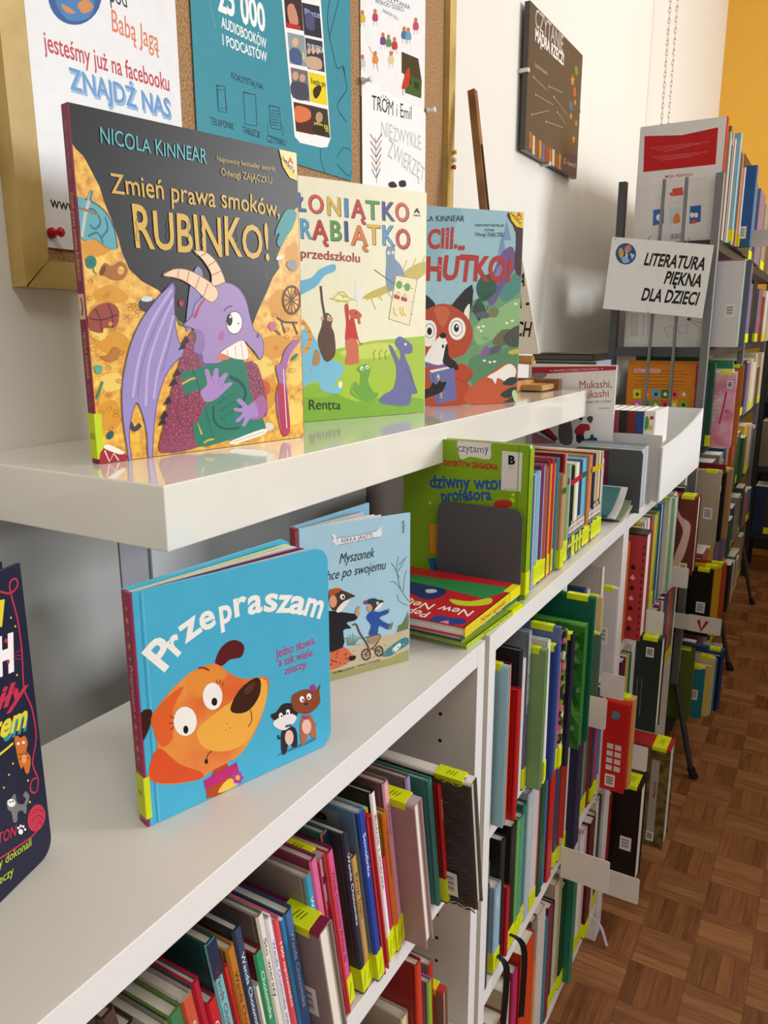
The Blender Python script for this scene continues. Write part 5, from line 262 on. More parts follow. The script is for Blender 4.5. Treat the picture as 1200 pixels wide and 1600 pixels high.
ART['poster_czyt'] = [('t','c9c4be','CZYTANIE',[337,2539,2305,2546],373,0,0,0),('t','f0eeea','MĄDRA RZECZ!',[370,2276,2400,2299],247,0.03,0,0),('t','b0aca6','Czytanie książek:',[389,1770,1283,1802],86,0,0,0),('s','a8a49e',12,[372,1543,1277,1494],0),('p','b88a3c',[416,1554,397,1525,353,1514,328,1532,347,1561,391,1572],2),('s','a8a49e',12,[1410,1607,2388,1714],0),('p','b88a3c',[1459,1618,1438,1588,1390,1576,1362,1595,1383,1625,1431,1637],2),('s','a8a49e',12,[548,1233,1762,1294],0),('p','b88a3c',[593,1244,574,1215,529,1204,503,1223,523,1252,568,1263],2),('s','a8a49e',12,[375,788,1482,1111],0),('p','b88a3c',[419,798,400,769,356,759,331,778,350,807,394,817],2),('s','a8a49e',12,[1320,844,2566,972],0),('p','b88a3c',[1368,854,1348,824,1299,814,1272,834,1292,864,1341,874],2),('s','a8a49e',12,[1787,1473,2846,1325],0),('p','b88a3c',[1837,1485,1816,1454,1766,1442,1737,1462,1758,1492,1808,1504],2),('s','a8a49e',12,[2090,1215,2771,1094],0),('p','b88a3c',[2142,1226,2120,1195,2068,1183,2039,1203,2060,1235,2112,1246],2),('p','c98a2c',[3105,2305,3175,2227,3316,2254,3221,2162,3272,2072,3143,2095,3034,2014,3049,2119,2933,2158,3069,2200],0),('p','c98a2c',[3401,1820,3443,1772,3527,1787,3471,1733,3501,1679,3424,1694,3359,1647,3367,1709,3297,1734,3379,1757],0),('p','c98a2c',[3114,1446,3161,1391,3255,1406,3192,1346,3226,1283,3139,1302,3066,1250,3076,1321,2998,1350,3089,1375],0),('p','c98a2c',[3575,1370,3618,1321,3704,1334,3647,1280,3678,1225,3599,1242,3533,1195,3541,1258,3470,1285,3553,1307],0),('p','c98a2c',[3432,997,3487,932,3597,947,3524,880,3563,807,3463,831,3378,772,3389,853,3298,889,3404,916],0),('p','a8632c',[238,424,397,420,416,81,257,73],0),('p','c8b89c',[454,388,617,383,645,-21,482,-24],0),('p','8a4a2c',[675,351,841,346,859,25,694,19],0),('p','b8863c',[892,378,1062,374,1099,-80,929,-81],0),('p','6a5a8a',[1123,341,1297,336,1323,-34,1150,-38],0),('p','9a3a2c',[1350,369,1527,364,1552,14,1375,6],0),('p','a8632c',[1591,330,1773,325,1809,-95,1627,-97],0),('p','c8b89c',[1828,358,2013,353,2048,-47,1863,-52],0),('p','8a4a2c',[2080,319,2270,313,2318,-159,2127,-159],0),('p','b8863c',[2328,348,2522,343,2568,-111,2374,-114],0),('p','6a5a8a',[2593,307,2792,301,2824,-61,2626,-68],0),('p','3a3058',[2667,368,3890,519,3850,69,2619,-28],1),('t','c8c4bc','Z nami!',[2696,195,3786,246],124,0,0,0),('p','3a6a8a',[2959,1660,3189,1681,3251,1502,3022,1467],0),('p','b85a3c',[3184,2031,3417,2055,3480,1877,3248,1839],0),('p','6a8a3c',[3241,2520,3474,2549,3537,2374,3306,2331],0)]
ART['sign'] = [('p','24508a',[585,1339,579,1231,527,1141,438,1087,329,1080,222,1121,139,1204,96,1310,102,1420,156,1510,246,1562,355,1568,460,1526,542,1444],2),('p','c9a04a',[157,1412,231,1455,297,1303,218,1220],1),('p','c97a6a',[291,1458,397,1542,457,1429,351,1345],1),('p','8ab0d8',[250,1222,364,1268,464,1156,330,1109],1),('p','b8c8e0',[431,1349,556,1318,517,1199],1),('p','e0d0b0',[337,1422,404,1270,351,1228],1),('t','161616','LITERATURA',[793,1100,2180,1071],293,0.03,0.2,0),('t','161616','PIĘKNA',[1332,712,2170,693],293,0.03,0.2,0),('t','161616','DLA DZIECI',[872,283,2179,283],299,0.03,0.2,0),('p','6a6a6a',[51,1648,46,1635,29,1634,19,1647,25,1661,41,1661],2),('p','6a6a6a',[7,858,2,843,-15,842,-25,855,-19,870,-3,871],2),('p','6a6a6a',[2362,848,2357,834,2342,833,2333,846,2337,859,2352,860],2),('p','6a6a6a',[1118,20,1112,6,1097,4,1086,17,1092,31,1107,33],2)]
ART['rackbook'] = [('p','b8141a',[113,2468,970,2387,1762,2462,1775,1666,141,1655],0),('s','d88a88',7,[259,2183,1614,2173],0),('s','d88a88',7,[314,1972,1597,1959],0),('s','d88a88',7,[419,2124,1398,2148],0),('s','d88a88',7,[434,1925,1416,1929],0),('s','d88a88',7,[578,2066,1178,2123],0),('s','d88a88',7,[554,1879,1234,1898],0),('t','c03038','MOJA PIERWSZA',[663,1469,1286,1464],68,0.01,0,0),('s','c8888a',5,[513,1400,1463,1384],0),('p','d8504a',[856,1218,1084,1227,1109,1054,858,1045],0),('p','c02a2a',[787,1119,851,1132,851,1038],1),('p','c02a2a',[1103,1129,1196,1102,1134,1070],1),('s','c86a6a',4,[825,882,1131,883],0),('p','3a70b0',[444,768,697,778,712,441,455,401],0),('p','c8d0dc',[833,775,1082,786,1099,433,848,393],0),('p','2a62a8',[1290,784,1533,794,1554,423,1309,384],0),('p','f0f0f0',[666,578,662,546,644,520,617,507,585,510,556,527,534,555,524,589,529,622,546,647,574,660,605,658,635,641,657,612],2),('p','f0f0f0',[1398,581,1395,555,1385,535,1367,524,1347,526,1328,539,1313,561,1307,588,1309,614,1320,634,1337,644,1357,642,1377,629,1391,607],2),('p','f0f0f0',[1488,574,1486,548,1475,528,1458,518,1438,519,1419,532,1404,554,1398,581,1400,607,1411,627,1428,637,1448,635,1467,622,1482,601],2),('p','d8843c',[942,615,1036,646,1090,452,938,425],1),('p','c8582c',[1354,471,1467,471,1455,396,1352,404],1),('s','3a3a38',7,[888,180,891,52],0),('s','3a3a38',12,[919,181,921,54],0),('s','3a3a38',17,[950,183,952,56],0),('s','3a3a38',7,[981,185,983,58],0),('s','3a3a38',12,[1011,187,1014,60],0),('s','3a3a38',17,[1042,189,1045,62],0),('s','3a3a38',7,[1073,191,1075,64],0),('s','3a3a38',12,[1103,193,1106,66],0),('s','3a3a38',17,[1134,194,1137,68],0)]
ART['orange'] = [('p','f0c8d0',[156,1943,795,1950,792,1862,157,1859],0),('t','8a1a3a','Bazie i przedszkole',[188,1876,764,1883],59,0.01,0,0),('s','4a2a10',10,[819,1906,1345,1906],0),('s','4a2a10',10,[165,1816,1464,1835],0),('s','4a2a10',10,[170,1749,1382,1767],0),('s','4a2a10',10,[173,1640,1365,1661],0),('s','4a2a10',10,[173,1558,1410,1583],0),('s','4a2a10',10,[172,1496,1313,1520],0),('p','e8d820',[166,1422,360,1428,370,1204,174,1197],0),('p','3a3a4a',[320,1304,310,1269,281,1253,249,1266,234,1301,245,1336,274,1351,305,1338],2),('p','e07820',[400,1429,590,1435,602,1213,408,1206],0),('p','f0e8d8',[552,1312,542,1277,513,1262,482,1275,467,1309,477,1344,506,1359,537,1346],2),('p','58a8d8',[630,1437,819,1443,830,1222,639,1215],0),('p','3a3a4a',[781,1320,771,1285,743,1270,712,1283,697,1317,707,1352,735,1367,766,1354],2),('p','2f7a3a',[858,1444,1044,1450,1056,1230,867,1223],0),('p','f0e8d8',[1007,1328,998,1293,970,1278,939,1291,924,1325,934,1360,962,1375,992,1362],2),('p','e0604a',[1083,1451,1267,1457,1280,1239,1093,1232],0),('p','3a3a4a',[1231,1336,1222,1302,1194,1286,1164,1299,1149,1333,1158,1367,1186,1382,1216,1369],2),('p','c8942c',[1306,1458,1488,1464,1501,1247,1316,1240],0),('p','f0e8d8',[1452,1344,1443,1310,1416,1295,1386,1308,1371,1341,1380,1375,1408,1390,1438,1377],2),('p','e068a0',[175,1148,369,1155,380,931,183,922],0),('p','f0e8d8',[329,1030,319,995,290,979,258,992,243,1027,253,1062,283,1078,314,1064],2),('p','4a8a98',[409,1157,600,1164,611,941,417,932],0),('p','3a3a4a',[562,1040,552,1005,523,989,491,1002,476,1036,486,1072,515,1087,547,1074],2),('p','6a9a3a',[640,1166,829,1173,841,951,649,943],0),('p','f0e8d8',[791,1050,781,1015,753,999,722,1012,707,1046,717,1081,745,1097,776,1084],2),('p','e04a4a',[868,1175,1055,1182,1067,961,877,953],0),('p','3a3a4a',[1018,1059,1009,1024,980,1009,950,1022,935,1056,944,1090,973,1106,1003,1093],2),('p','e8b020',[1094,1183,1279,1191,1291,971,1104,963],0),('p','f0e8d8',[1242,1069,1233,1034,1205,1019,1175,1032,1160,1065,1169,1100,1197,1115,1228,1102],2),('p','8ab82c',[1317,1192,1500,1199,1513,981,1327,973],0),('p','3a3a4a',[1464,1078,1455,1044,1428,1028,1398,1041,1383,1075,1392,1109,1420,1124,1449,1111],2),('p','3a8a4a',[184,872,378,881,389,655,191,645],0),('p','3a3a4a',[338,755,328,719,299,703,267,716,252,751,262,786,292,802,323,789],2),('p','d04040',[418,883,610,892,621,667,426,657],0),('p','f0e8d8',[571,766,561,731,532,715,501,728,486,762,496,798,525,814,556,801],2),('p','e8c020',[650,893,839,902,851,679,658,669],0),('p','3a3a4a',[801,778,792,742,763,726,732,739,717,773,727,809,755,825,786,812],2),('p','e05a3c',[879,904,1066,913,1078,691,888,681],0),('p','f0e8d8',[1029,789,1019,754,991,738,960,751,945,785,955,820,983,835,1014,823],2),('p','4aa098',[1105,914,1290,923,1303,702,1115,693],0),('p','3a3a4a',[1254,800,1244,765,1217,749,1186,762,1171,796,1181,831,1209,846,1239,833],2),('p','a04a98',[1329,925,1512,933,1525,714,1339,704],0),('p','f0e8d8',[1476,811,1467,776,1439,760,1409,773,1395,807,1404,841,1431,857,1461,844],2),('p','b81c24',[1654,2105,1716,2105,1731,770,1655,766],0),('t','e8c8a0','BAZIE TOPIK',[1676,874,1663,1509],30,0,0,0)]
ART['pile'] = [('p','2f8a4a',[-41,1329,247,1264,602,1286,1497,1399,1482,1226,1351,889,874,966,585,966,178,942],0),('p','24306a',[135,1017,382,1012,630,992,852,953,909,719,808,533,510,666,339,657],1),('p','c8d4dc',[651,837,733,903,797,831,727,746],1),('p','c8d42c',[1030,686,1257,734,1399,951,1476,793,1379,639,1178,556],1),('t','f4efe6','New Neighbours',[1432,480,50,400],195,0.008,0,0),('t','f4efe6','Peppa',[1048,212,613,173],174,0.008,0,0),('p','2a3f8a',[1110,37,1151,172,1280,172,1414,212,1481,120,1403,19,1216,-61,1160,-51],1),('p','d88aa0',[1236,0,1296,86,1342,-10,1286,-49],1)]
ART['rack2'] = [('s','8a8a88',11,[150,819,170,266],0),('s','8a8a88',11,[197,819,218,266],0),('s','8a8a88',11,[245,818,265,266],0),('s','8a8a88',11,[292,818,313,266],0),('s','8a8a88',11,[444,816,466,266],0),('s','8a8a88',11,[556,814,578,266],0),('s','8a8a88',11,[603,814,625,266],0),('s','8a7a70',10,[958,435,1115,537,1232,344,1089,227,958,435],0),('s','8a7a70',10,[1081,653,1225,742,1289,575],0),('s','8a7a70',10,[1307,498,1516,535,1508,331,1322,318,1307,498],0),('s','8a7a70',10,[1480,675,1578,687,1610,598,1741,496,1848,394],0),('s','8a7a70',10,[1630,648,1733,597,1833,571],0),('p','4a4444',[1574,669,1571,654,1560,642,1543,635,1523,635,1504,642,1491,655,1485,670,1488,686,1500,698,1517,704,1537,704,1555,697,1569,685],2)]
RK = ['x', 'y', 'h', 'lean', 'th', 'kind', 'cover', 'spine', 'depth', 'tag', 'txt', 'tcol', 'extra', 'bandc']
ROWS = {}
ROWS['U1A'] = [(0.375,-0.1428,0.212,0.165,0.0096,'spine','3a2c28','4a3a34',None,0,None,'ffffff',None),
 (0.375,-0.1326,0.1933,0.165,0.008,'spine','2e2624','55483f',None,0,None,'ffffff',None),
 (0.375,-0.1241,0.1699,0.165,0.0096,'spine','8a7d76','d8d0c0',None,0,None,'ffffff',None),
 (0.375,-0.114,0.1689,0.165,0.0088,'spine','8f8a80','e0a32c',None,0,'Słoneczko','f2e2b0',None),
 (0.375,-0.1047,0.1719,0.165,0.0104,'spine','5f7a3a','3f7a52',None,0,'Słoneczniki','f0efe0',None),
 (0.375,-0.0937,0.1733,0.165,0.0096,'spine','b7aa9a','c9553c',None,0,'Słonecznikowo','f3e3d0',None),
 (0.375,-0.0836,0.1785,0.165,0.0064,'spine','4a5f7a','b01c34',None,0,None,'ffffff',None),
 (0.375,-0.0767,0.1535,0.165,0.0088,'spine','8f2430','c4202c',None,0,'Ostrowski','f3e8e8',None),
 (0.375,-0.0674,0.1967,0.165,0.0088,'spine','1f4a4a','72bcc2',None,0,'Wanda Chotomska','7c2434','navytop'),
 (0.375,-0.0581,0.1671,0.165,0.0048,'spine','7c1f20','cc2a2c',None,0,'Chotomska','7c1418',None),
 (0.375,-0.0528,0.1775,0.165,0.008,'spine','b77a36','b8762c',None,0,'Wanda Chotomska','3a2412',None),
 (0.375,-0.0443,0.1874,0.165,0.008,'spine','1f2a3c','2f4462',None,0,'Wanda Chotomska','e8e8ee',None),
 (0.375,-0.0358,0.127,0.165,0.0048,'spine','cfc4ac','e8e0c8',None,0,None,'ffffff',None),
 (0.375,-0.0305,0.1533,0.165,0.008,'spine','7c1f24','2f9a6a',None,0,'Chotomska','f0f0e0',None),
 (0.375,-0.022,0.1803,0.165,0.0072,'spine','8a7a74','e6e2da',None,0,'Sto wierszy','222222',None),
 (0.375,-0.0143,0.1704,0.165,0.0064,'spine','c9c6c0','eceaf0',None,0,'Wanda Chotomska wiersze','3c4a8c',None),
 (0.375,-0.0074,0.1637,0.165,0.0064,'spine','8fa8b4','e0525a',None,0,'100 opowieści','fbeeee',None),
 (0.375,-0.0005,0.1583,0.165,0.004,'spine','2a5a8a','2f8cc0',None,0,None,'ffffff',None),
 (0.375,0.0039,0.1603,0.165,0.0096,'spine','2c3f62','42689c',None,0,'Wanda Chotomska','c8d4ea',None),
 (0.395,0.0141,0.1427,0.165,0.0168,'up','877672','7c1c36',None,1,'BAJKA','2a0a12','barcode'),
 (0.375,0.0315,0.1729,0.165,0.008,'spine','a0948a','3a98bc',None,0,'Wiersze','f2f2f2',None),
 (0.375,0.04,0.1824,0.165,0.0088,'spine','8c3350','d86a9c',None,0,None,'ffffff',None),
 (0.375,0.0493,0.1784,0.165,0.0088,'up','b03040','a49c94',None,1,None,'ffffff','pattern'),
 (0.375,0.0586,0.1747,0.165,0.0048,'spine','a02c30','cc3430',None,0,None,'ffffff',None),
 (0.3721,0.0639,0.1713,0.165,0.0088,'spine','7c2440','d85a94',None,1,'Wanda Chotomska Wiersze dla','3a1428',None),
 (0.362,0.0732,0.18,0.165,0.008,'spine','2a5c66','e08a3c',None,0,None,'ffffff','navytop'),
 (0.3757,0.0817,0.1788,0.165,0.008,'spine','3a3a44','2c2f42',None,1,'Wanda Chotomska','e8e8e8',None),
 (0.3747,0.0903,0.1475,0.165,0.0088,'spine','6c4a2c','c49a5c',0.19,1,'Ezop bajki','4a2c10',None),
 (0.3804,0.0996,0.1901,0.165,0.0096,'spine','6c8fae','2444a0',None,1,'Sonolinka','f2f2f6','stickerB'),
 (0.3807,0.1097,0.1789,0.165,0.008,'up','c03030','b82a3c',None,1,None,'ffffff','pinkstripe'),
 (0.375,0.1182,0.1802,0.165,0.004,'spine','8fb01e','a8c42c',None,0,None,'ffffff',None),
 (0.3783,0.1227,0.1944,0.165,0.0072,'spine','1c1a1a','eeecec',None,1,'Baśnie i wiersze','222222',None),
 (0.377,0.1304,0.1178,0.165,0.0064,'spine','a01c40','c42c58',None,1,None,'ffffff',None),
 (0.3786,0.1373,0.163,0.165,0.0072,'spine','c98a1c','d8702c',None,1,'Franciszek','5c2a10',None),
 (0.3768,0.145,0.1902,0.165,0.0088,'spine','8c6468','e0a0b4',None,1,'Wiersze','b04a78',None),
 (0.3998,0.1543,0.1695,0.165,0.0143,'up','a8888c','b8a8a6',None,1,None,'ffffff','bigtext'),
 (0.36,0.1839,0.1514,0.165,0.0096,'up','77736e','a8a098',None,1,None,'ffffff',None),
 (0.37,0.1941,0.1635,0.165,0.008,'spine','77666c','9c8cb8',None,0,'Dzień dobry','3a2c5c',None),
 (0.365,0.2026,0.156,0.165,0.0064,'spine','3a1c20','62a8a0',None,0,None,'ffffff',None),
 (0.385,0.2095,0.1563,0.165,0.0072,'spine','3c7a72','3f8078',None,0,None,'ffffff',None),
 (0.3914,0.2172,0.1498,0.165,0.0072,'spine','7c1418','bc2420',None,1,'Bajki','f0c0b0',None),
 (0.4209,0.2249,0.1571,0.165,0.0132,'up','5a544c','e8e2d6',None,1,None,'ffffff','herring')]
ROWS['U1B'] = [(0.372,0.085,0.12,0.1,0.0099,'spine','6a5a7a','8a7a9a',None,0,None,'ffffff',None),
 (0.372,0.098,0.125,0.1,0.011,'spine','9ab03c','c8d080',None,0,None,'ffffff',None),
 (0.372,0.112,0.13,0.1,0.011,'spine','8a9a4a','d0d890',None,0,None,'ffffff',None),
 (0.372,0.126,0.135,0.1,0.0099,'spine','3a3a5a','4a4a7c',None,0,None,'ffffff',None),
 (0.375,0.1631,0.1486,0.07,0.0128,'spine','b8a88c','e2d8a8',None,0,None,'ffffff',None),
 (0.385,0.1763,0.2082,0.07,0.0112,'spine','8c1c14','c83a24',None,0,None,'ffffff',None),
 (0.375,0.1879,0.1413,0.07,0.0112,'spine','b8842c','d8a23c',None,0,None,'ffffff',None),
 (0.385,0.1995,0.1658,0.07,0.0088,'spine','8c6a8c','8cb42c',None,0,None,'ffffff',None),
 (0.375,0.2199,0.1656,0.07,0.011,'spine','8a7c78','b02c28',None,0,None,'ffffff',None),
 (0.385,0.2326,0.1231,0.07,0.011,'up','8c6c54','c43c34',None,1,None,'ffffff',None)]
ROWS['U2A'] = [(0.3929,0.3594,0.2022,-0.01,0.0066,'up','8fb4c0','9cc0cc',0.21,1,None,'ffffff',None),
 (0.3926,0.367,0.2014,0.0,0.0055,'spine','d05a2c','d8622c',None,0,None,'ffffff',None),
 (0.3993,0.3798,0.1665,-0.002,0.0088,'spine','b01418','bc1c20',0.2,0,None,'ffffff',None),
 (0.3961,0.39,0.2104,0.0,0.0099,'spine','1a1d2a','22242e',None,0,None,'ffffff',None),
 (0.383,0.402,0.158,0.0,0.011,'spine','8a9498','9cb0b8',None,0,None,'f',None),
 (0.387,0.4276,0.1827,-0.01,0.0066,'spine','d8d8d4','e4e2dc',None,0,None,'ffffff',None),
 (0.3864,0.4415,0.2119,-0.01,0.011,'spine','7c8a8c','5c5878',None,1,'Księga czarownic','e8e8f0','greytop'),
 (0.4049,0.454,0.189,-0.01,0.0088,'up','7c9c66','84a46c',0.22,1,None,'ffffff',None),
 (0.4044,0.47,0.1965,0.02,0.0077,'spine','c8c4c0','e8e8e6',None,1,None,'ffffff',None),
 (0.4101,0.482,0.1849,0.0,0.0088,'spine','24408c','203878',None,0,None,'ffffff','toptag'),
 (0.4082,0.496,0.2046,0.0,0.0077,'up','5c6ca4','5c6ca4',None,1,None,'ffffff',None),
 (0.4078,0.505,0.153,-0.01,0.0066,'spine','b04a6c','c05a7c',None,1,None,'ffffff',None),
 (0.4109,0.512,0.1943,-0.001,0.011,'spine','5a6c2a','6c8030',None,1,None,'ffffff','floral'),
 (0.4172,0.524,0.1861,-0.01,0.011,'spine','161a2e','1c2038',None,0,None,'ffffff','toptag'),
 (0.4184,0.575,0.1819,-0.01,0.0132,'up','3f8434','58a040',0.25,0,None,'ffffff','leaf'),
 (0.4221,0.6,0.2145,0.0,0.0088,'up','16604c','1c6c54',None,1,None,'ffffff',None),
 (0.372,0.625,0.222,0.0,0.0176,'spine','d0d4d6','dcdfe0',None,0,None,'ffffff',None),
 (0.39,0.645,0.19,0.0,0.011,'spine','3a7a6a','2f8070',None,1,None,'f',None),
 (0.38,0.6575,0.17,0.0,0.0099,'spine','e0d8c8','e8e0d0',None,1,None,'f',None),
 (0.39,0.669,0.2,0.0,0.0099,'spine','24406a','2a4a7c',None,1,None,'f',None),
 (0.38,0.6805,0.16,0.0,0.0099,'spine','5a3a6a','6a4a80',None,1,None,'f',None),
 (0.385,0.692,0.17,0.0,0.011,'spine','c8b888','d8cc9c',None,1,None,'f',None),
 (0.38,0.7045,0.15,0.0,0.0088,'spine','c04038','c84a40',None,1,None,'f',None),
 (0.385,0.715,0.16,0.0,0.0099,'spine','4a8aa8','5a9ab8',None,1,None,'f',None),
 (0.38,0.7265,0.18,0.0,0.011,'spine','b8c0c0','c8d0d0',None,1,None,'f',None),
 (0.3973,0.748,0.1068,0.02,0.0088,'up','54705e','d8c88c',None,1,None,'ffffff',None),
 (0.393,0.762,0.16,0.0,0.011,'up','d8c490','dcc88c',None,1,None,'ffffff',None),
 (0.385,0.79,0.2,0.0,0.0088,'spine','b8b4b0','e0dcd8',None,0,None,'ffffff',None),
 (0.4002,0.835,0.1544,0.0,0.0099,'up','d0ccd0','d8d4d8',None,1,None,'ffffff','barcode')]
ROWS['U2B'] = [(0.376,0.3565,0.15,0.0,0.0156,'spine','2a2e4c','2e3456',None,0,None,'f0f0f0',None),
 (0.368,0.3727,0.168,0.0,0.0176,'spine','4a4a34','5a5a3c',None,0,None,'f0f0f0',None),
 (0.376,0.3909,0.128,0.0,0.0195,'spine','8aa8b8','8fb4c8',None,1,'Dom','f0f0f0',None),
 (0.374,0.411,0.182,0.0,0.0156,'spine','1a1a1e','22222a',None,0,None,'f0f0f0',None),
 (0.379,0.4272,0.105,0.0,0.0078,'spine','b01c24','bc2028',None,0,None,'f0f0f0',None),
 (0.378,0.4356,0.188,0.0,0.0195,'spine','1c1e1c','1e2422',None,1,None,'f0f0f0',None),
 (0.378,0.4557,0.184,0.0,0.0117,'spine','4a9a4a','5aa85a',None,1,None,'f0f0f0',None),
 (0.378,0.468,0.182,0.0,0.0156,'spine','3f7a5a','58957a',None,1,None,'f0f0f0',None),
 (0.376,0.4842,0.19,0.0,0.0137,'spine','1f6a5c','28786a',None,1,None,'f0f0f0',None),
 (0.378,0.4985,0.2,0.0,0.0176,'spine','a8b8c4','b0c0cc',None,0,'Opowieści','f0f0f0',None),
 (0.378,0.5166,0.204,0.0,0.0254,'spine','c8c8c0','d0cec8',None,1,None,'f0f0f0',None),
 (0.376,0.5426,0.196,0.0,0.0117,'spine','b03a6c','b83a70',None,0,None,'f0f0f0',None),
 (0.378,0.5549,0.2,0.0,0.0176,'spine','14502e','1c5c38',None,0,None,'f0f0f0',None),
 (0.376,0.5731,0.202,0.0,0.0156,'spine','2a6a9a','3070a0',None,0,None,'f0f0f0',None),
 (0.38,0.5893,0.212,0.0,0.0215,'spine','b02428','bc2a2e',None,0,None,'f0f0f0',None),
 (0.376,0.6114,0.19,0.0,0.0117,'spine','e0dcd8','e8e4e0',None,1,None,'f0f0f0',None),
 (0.378,0.6237,0.205,0.0,0.0176,'spine','2a3450','38425e',None,1,None,'f0f0f0',None),
 (0.38,0.6418,0.214,0.0,0.0273,'spine','9c1c18','a82c20',None,1,None,'f0f0f0',None),
 (0.378,0.6697,0.19,0.0,0.0156,'spine','e0dcd8','e4e0dc',None,1,None,'f0f0f0',None),
 (0.392,0.686,0.214,0.0,0.0254,'spine','242846','282c4c',None,0,None,'f0f0f0',None),
 (0.386,0.7119,0.17,0.0,0.0137,'spine','e0d0d4','d8b8c0',None,0,None,'f0f0f0',None),
 (0.382,0.7262,0.15,0.0,0.0098,'spine','c83a4a','b83048',None,1,None,'f0f0f0',None),
 (0.376,0.7365,0.195,0.0,0.0195,'spine','3a3a3e','44444a',None,1,None,'f0f0f0',None),
 (0.376,0.7566,0.19,0.0,0.0176,'spine','3a4a44','3f544c',None,1,None,'f0f0f0',None),
 (0.376,0.7748,0.198,0.0,0.0137,'spine','5a7a6a','6a8a7a',None,1,None,'f0f0f0',None),
 (0.376,0.7891,0.19,0.0,0.0156,'spine','4a4a3e','5a5a4c',None,1,None,'f0f0f0',None),
 (0.378,0.8053,0.2,0.0,0.0137,'spine','7a1c1c','6c2020',None,0,None,'f0f0f0',None),
 (0.38,0.8195,0.205,0.0,0.0137,'spine','24304a','28385a',None,1,None,'f0f0f0',None),
 (0.38,0.8338,0.195,0.0,0.0137,'spine','b02a3a','c03444',None,1,None,'f0f0f0',None),
 (0.382,0.848,0.208,0.0,0.0156,'spine','2a6aa0','3478b0',None,1,None,'f0f0f0',None),
 (0.382,0.8643,0.2,0.0,0.0137,'spine','c8b4a8','d8c4b4',None,0,None,'f0f0f0',None),
 (0.424,0.8785,0.172,0.0,0.0176,'up','c41f1c','c41f1c',None,0,None,'f0f0f0','grid'),
 (0.428,0.8967,0.176,0.0,0.0195,'up','c89a5c','d0a468',None,1,None,'f0f0f0','barcode'),
 (0.376,0.9168,0.15,0.0,0.0156,'spine','2a2a34','30303c',None,1,None,'f0f0f0',None)]
ROWS['U2C'] = [(0.376,0.3565,0.2,0.0,0.0254,'spine','d8d4cc','dcd8d0',None,0,None,'f0f0f0',None),
 (0.378,0.3825,0.185,0.0,0.0212,'spine','9a2420','b02c26',None,0,None,'f0f0f0',None),
 (0.378,0.4043,0.19,0.0,0.0296,'spine','8a4a24','b06a3c',None,0,None,'f0f0f0',None),
 (0.376,0.4345,0.22,0.0,0.0254,'spine','b8a888','c4b494',None,0,None,'f0f0f0',None),
 (0.38,0.4605,0.23,0.0,0.019,'spine','a02458','b02a64',None,0,None,'f0f0f0',None),
 (0.384,0.4801,0.246,0.0,0.055,'spine','b02c0c','c83c12',None,0,None,'f0f0f0',None),
 (0.384,0.5358,0.19,0.0,0.0106,'spine','c07a30','c8843c',None,0,None,'f0f0f0',None),
 (0.376,0.547,0.245,0.0,0.0212,'spine','6a5a50','847468',None,0,None,'f0f0f0',None),
 (0.378,0.5687,0.24,0.0,0.0339,'spine','c8c0b4','ccc4bc',None,0,None,'f0f0f0',None),
 (0.378,0.6032,0.205,0.0,0.0169,'spine','2a6a84','2f7490',None,0,None,'f0f0f0',None),
 (0.378,0.6207,0.215,0.0,0.019,'spine','6a2430','7c2c3a',None,0,None,'f0f0f0',None),
 (0.376,0.6404,0.205,0.0,0.0169,'spine','26262e','2c2c36',None,1,None,'f0f0f0',None),
 (0.376,0.6579,0.23,0.0,0.019,'spine','b8a888','c8bca0',None,1,None,'f0f0f0',None),
 (0.376,0.6776,0.238,0.0,0.0169,'spine','8a8c6a','9a9c78',None,1,None,'f0f0f0',None),
 (0.378,0.6951,0.2,0.0,0.0212,'spine','12301c','163c22',None,1,None,'f0f0f0',None),
 (0.39,0.7169,0.248,0.0,0.0169,'spine','2a7a5c','2c7a5c',None,0,None,'f0f0f0',None),
 (0.38,0.7344,0.235,0.0,0.019,'spine','b04a50','c05058',None,1,None,'f0f0f0',None),
 (0.378,0.754,0.24,0.0,0.0148,'spine','d8b8b8','e0c4c4',None,1,None,'f0f0f0',None),
 (0.376,0.7695,0.244,0.0,0.0212,'spine','8aa8b8','98b4c4',None,1,None,'f0f0f0',None),
 (0.378,0.7912,0.23,0.0,0.019,'spine','e0d8d4','e4dcd8',None,1,None,'f0f0f0',None),
 (0.378,0.8109,0.236,0.0,0.0169,'spine','d8a8b8','d8b0bc',None,1,None,'f0f0f0',None),
 (0.384,0.8284,0.24,0.0,0.0275,'spine','4a1c18','5a2420',None,1,None,'f0f0f0',None),
 (0.378,0.8565,0.235,0.0,0.019,'spine','d0b070','d8b87c',None,1,None,'f0f0f0',None),
 (0.376,0.8762,0.225,0.0,0.0169,'spine','3a2420','4a3028',None,1,None,'f0f0f0',None),
 (0.376,0.8937,0.24,0.0,0.0169,'spine','c8c4bc','d4d0c8',None,0,None,'f0f0f0',None),
 (0.376,0.9112,0.238,0.0,0.0212,'spine','1c2c34','20343e',None,1,None,'f0f0f0',None)]
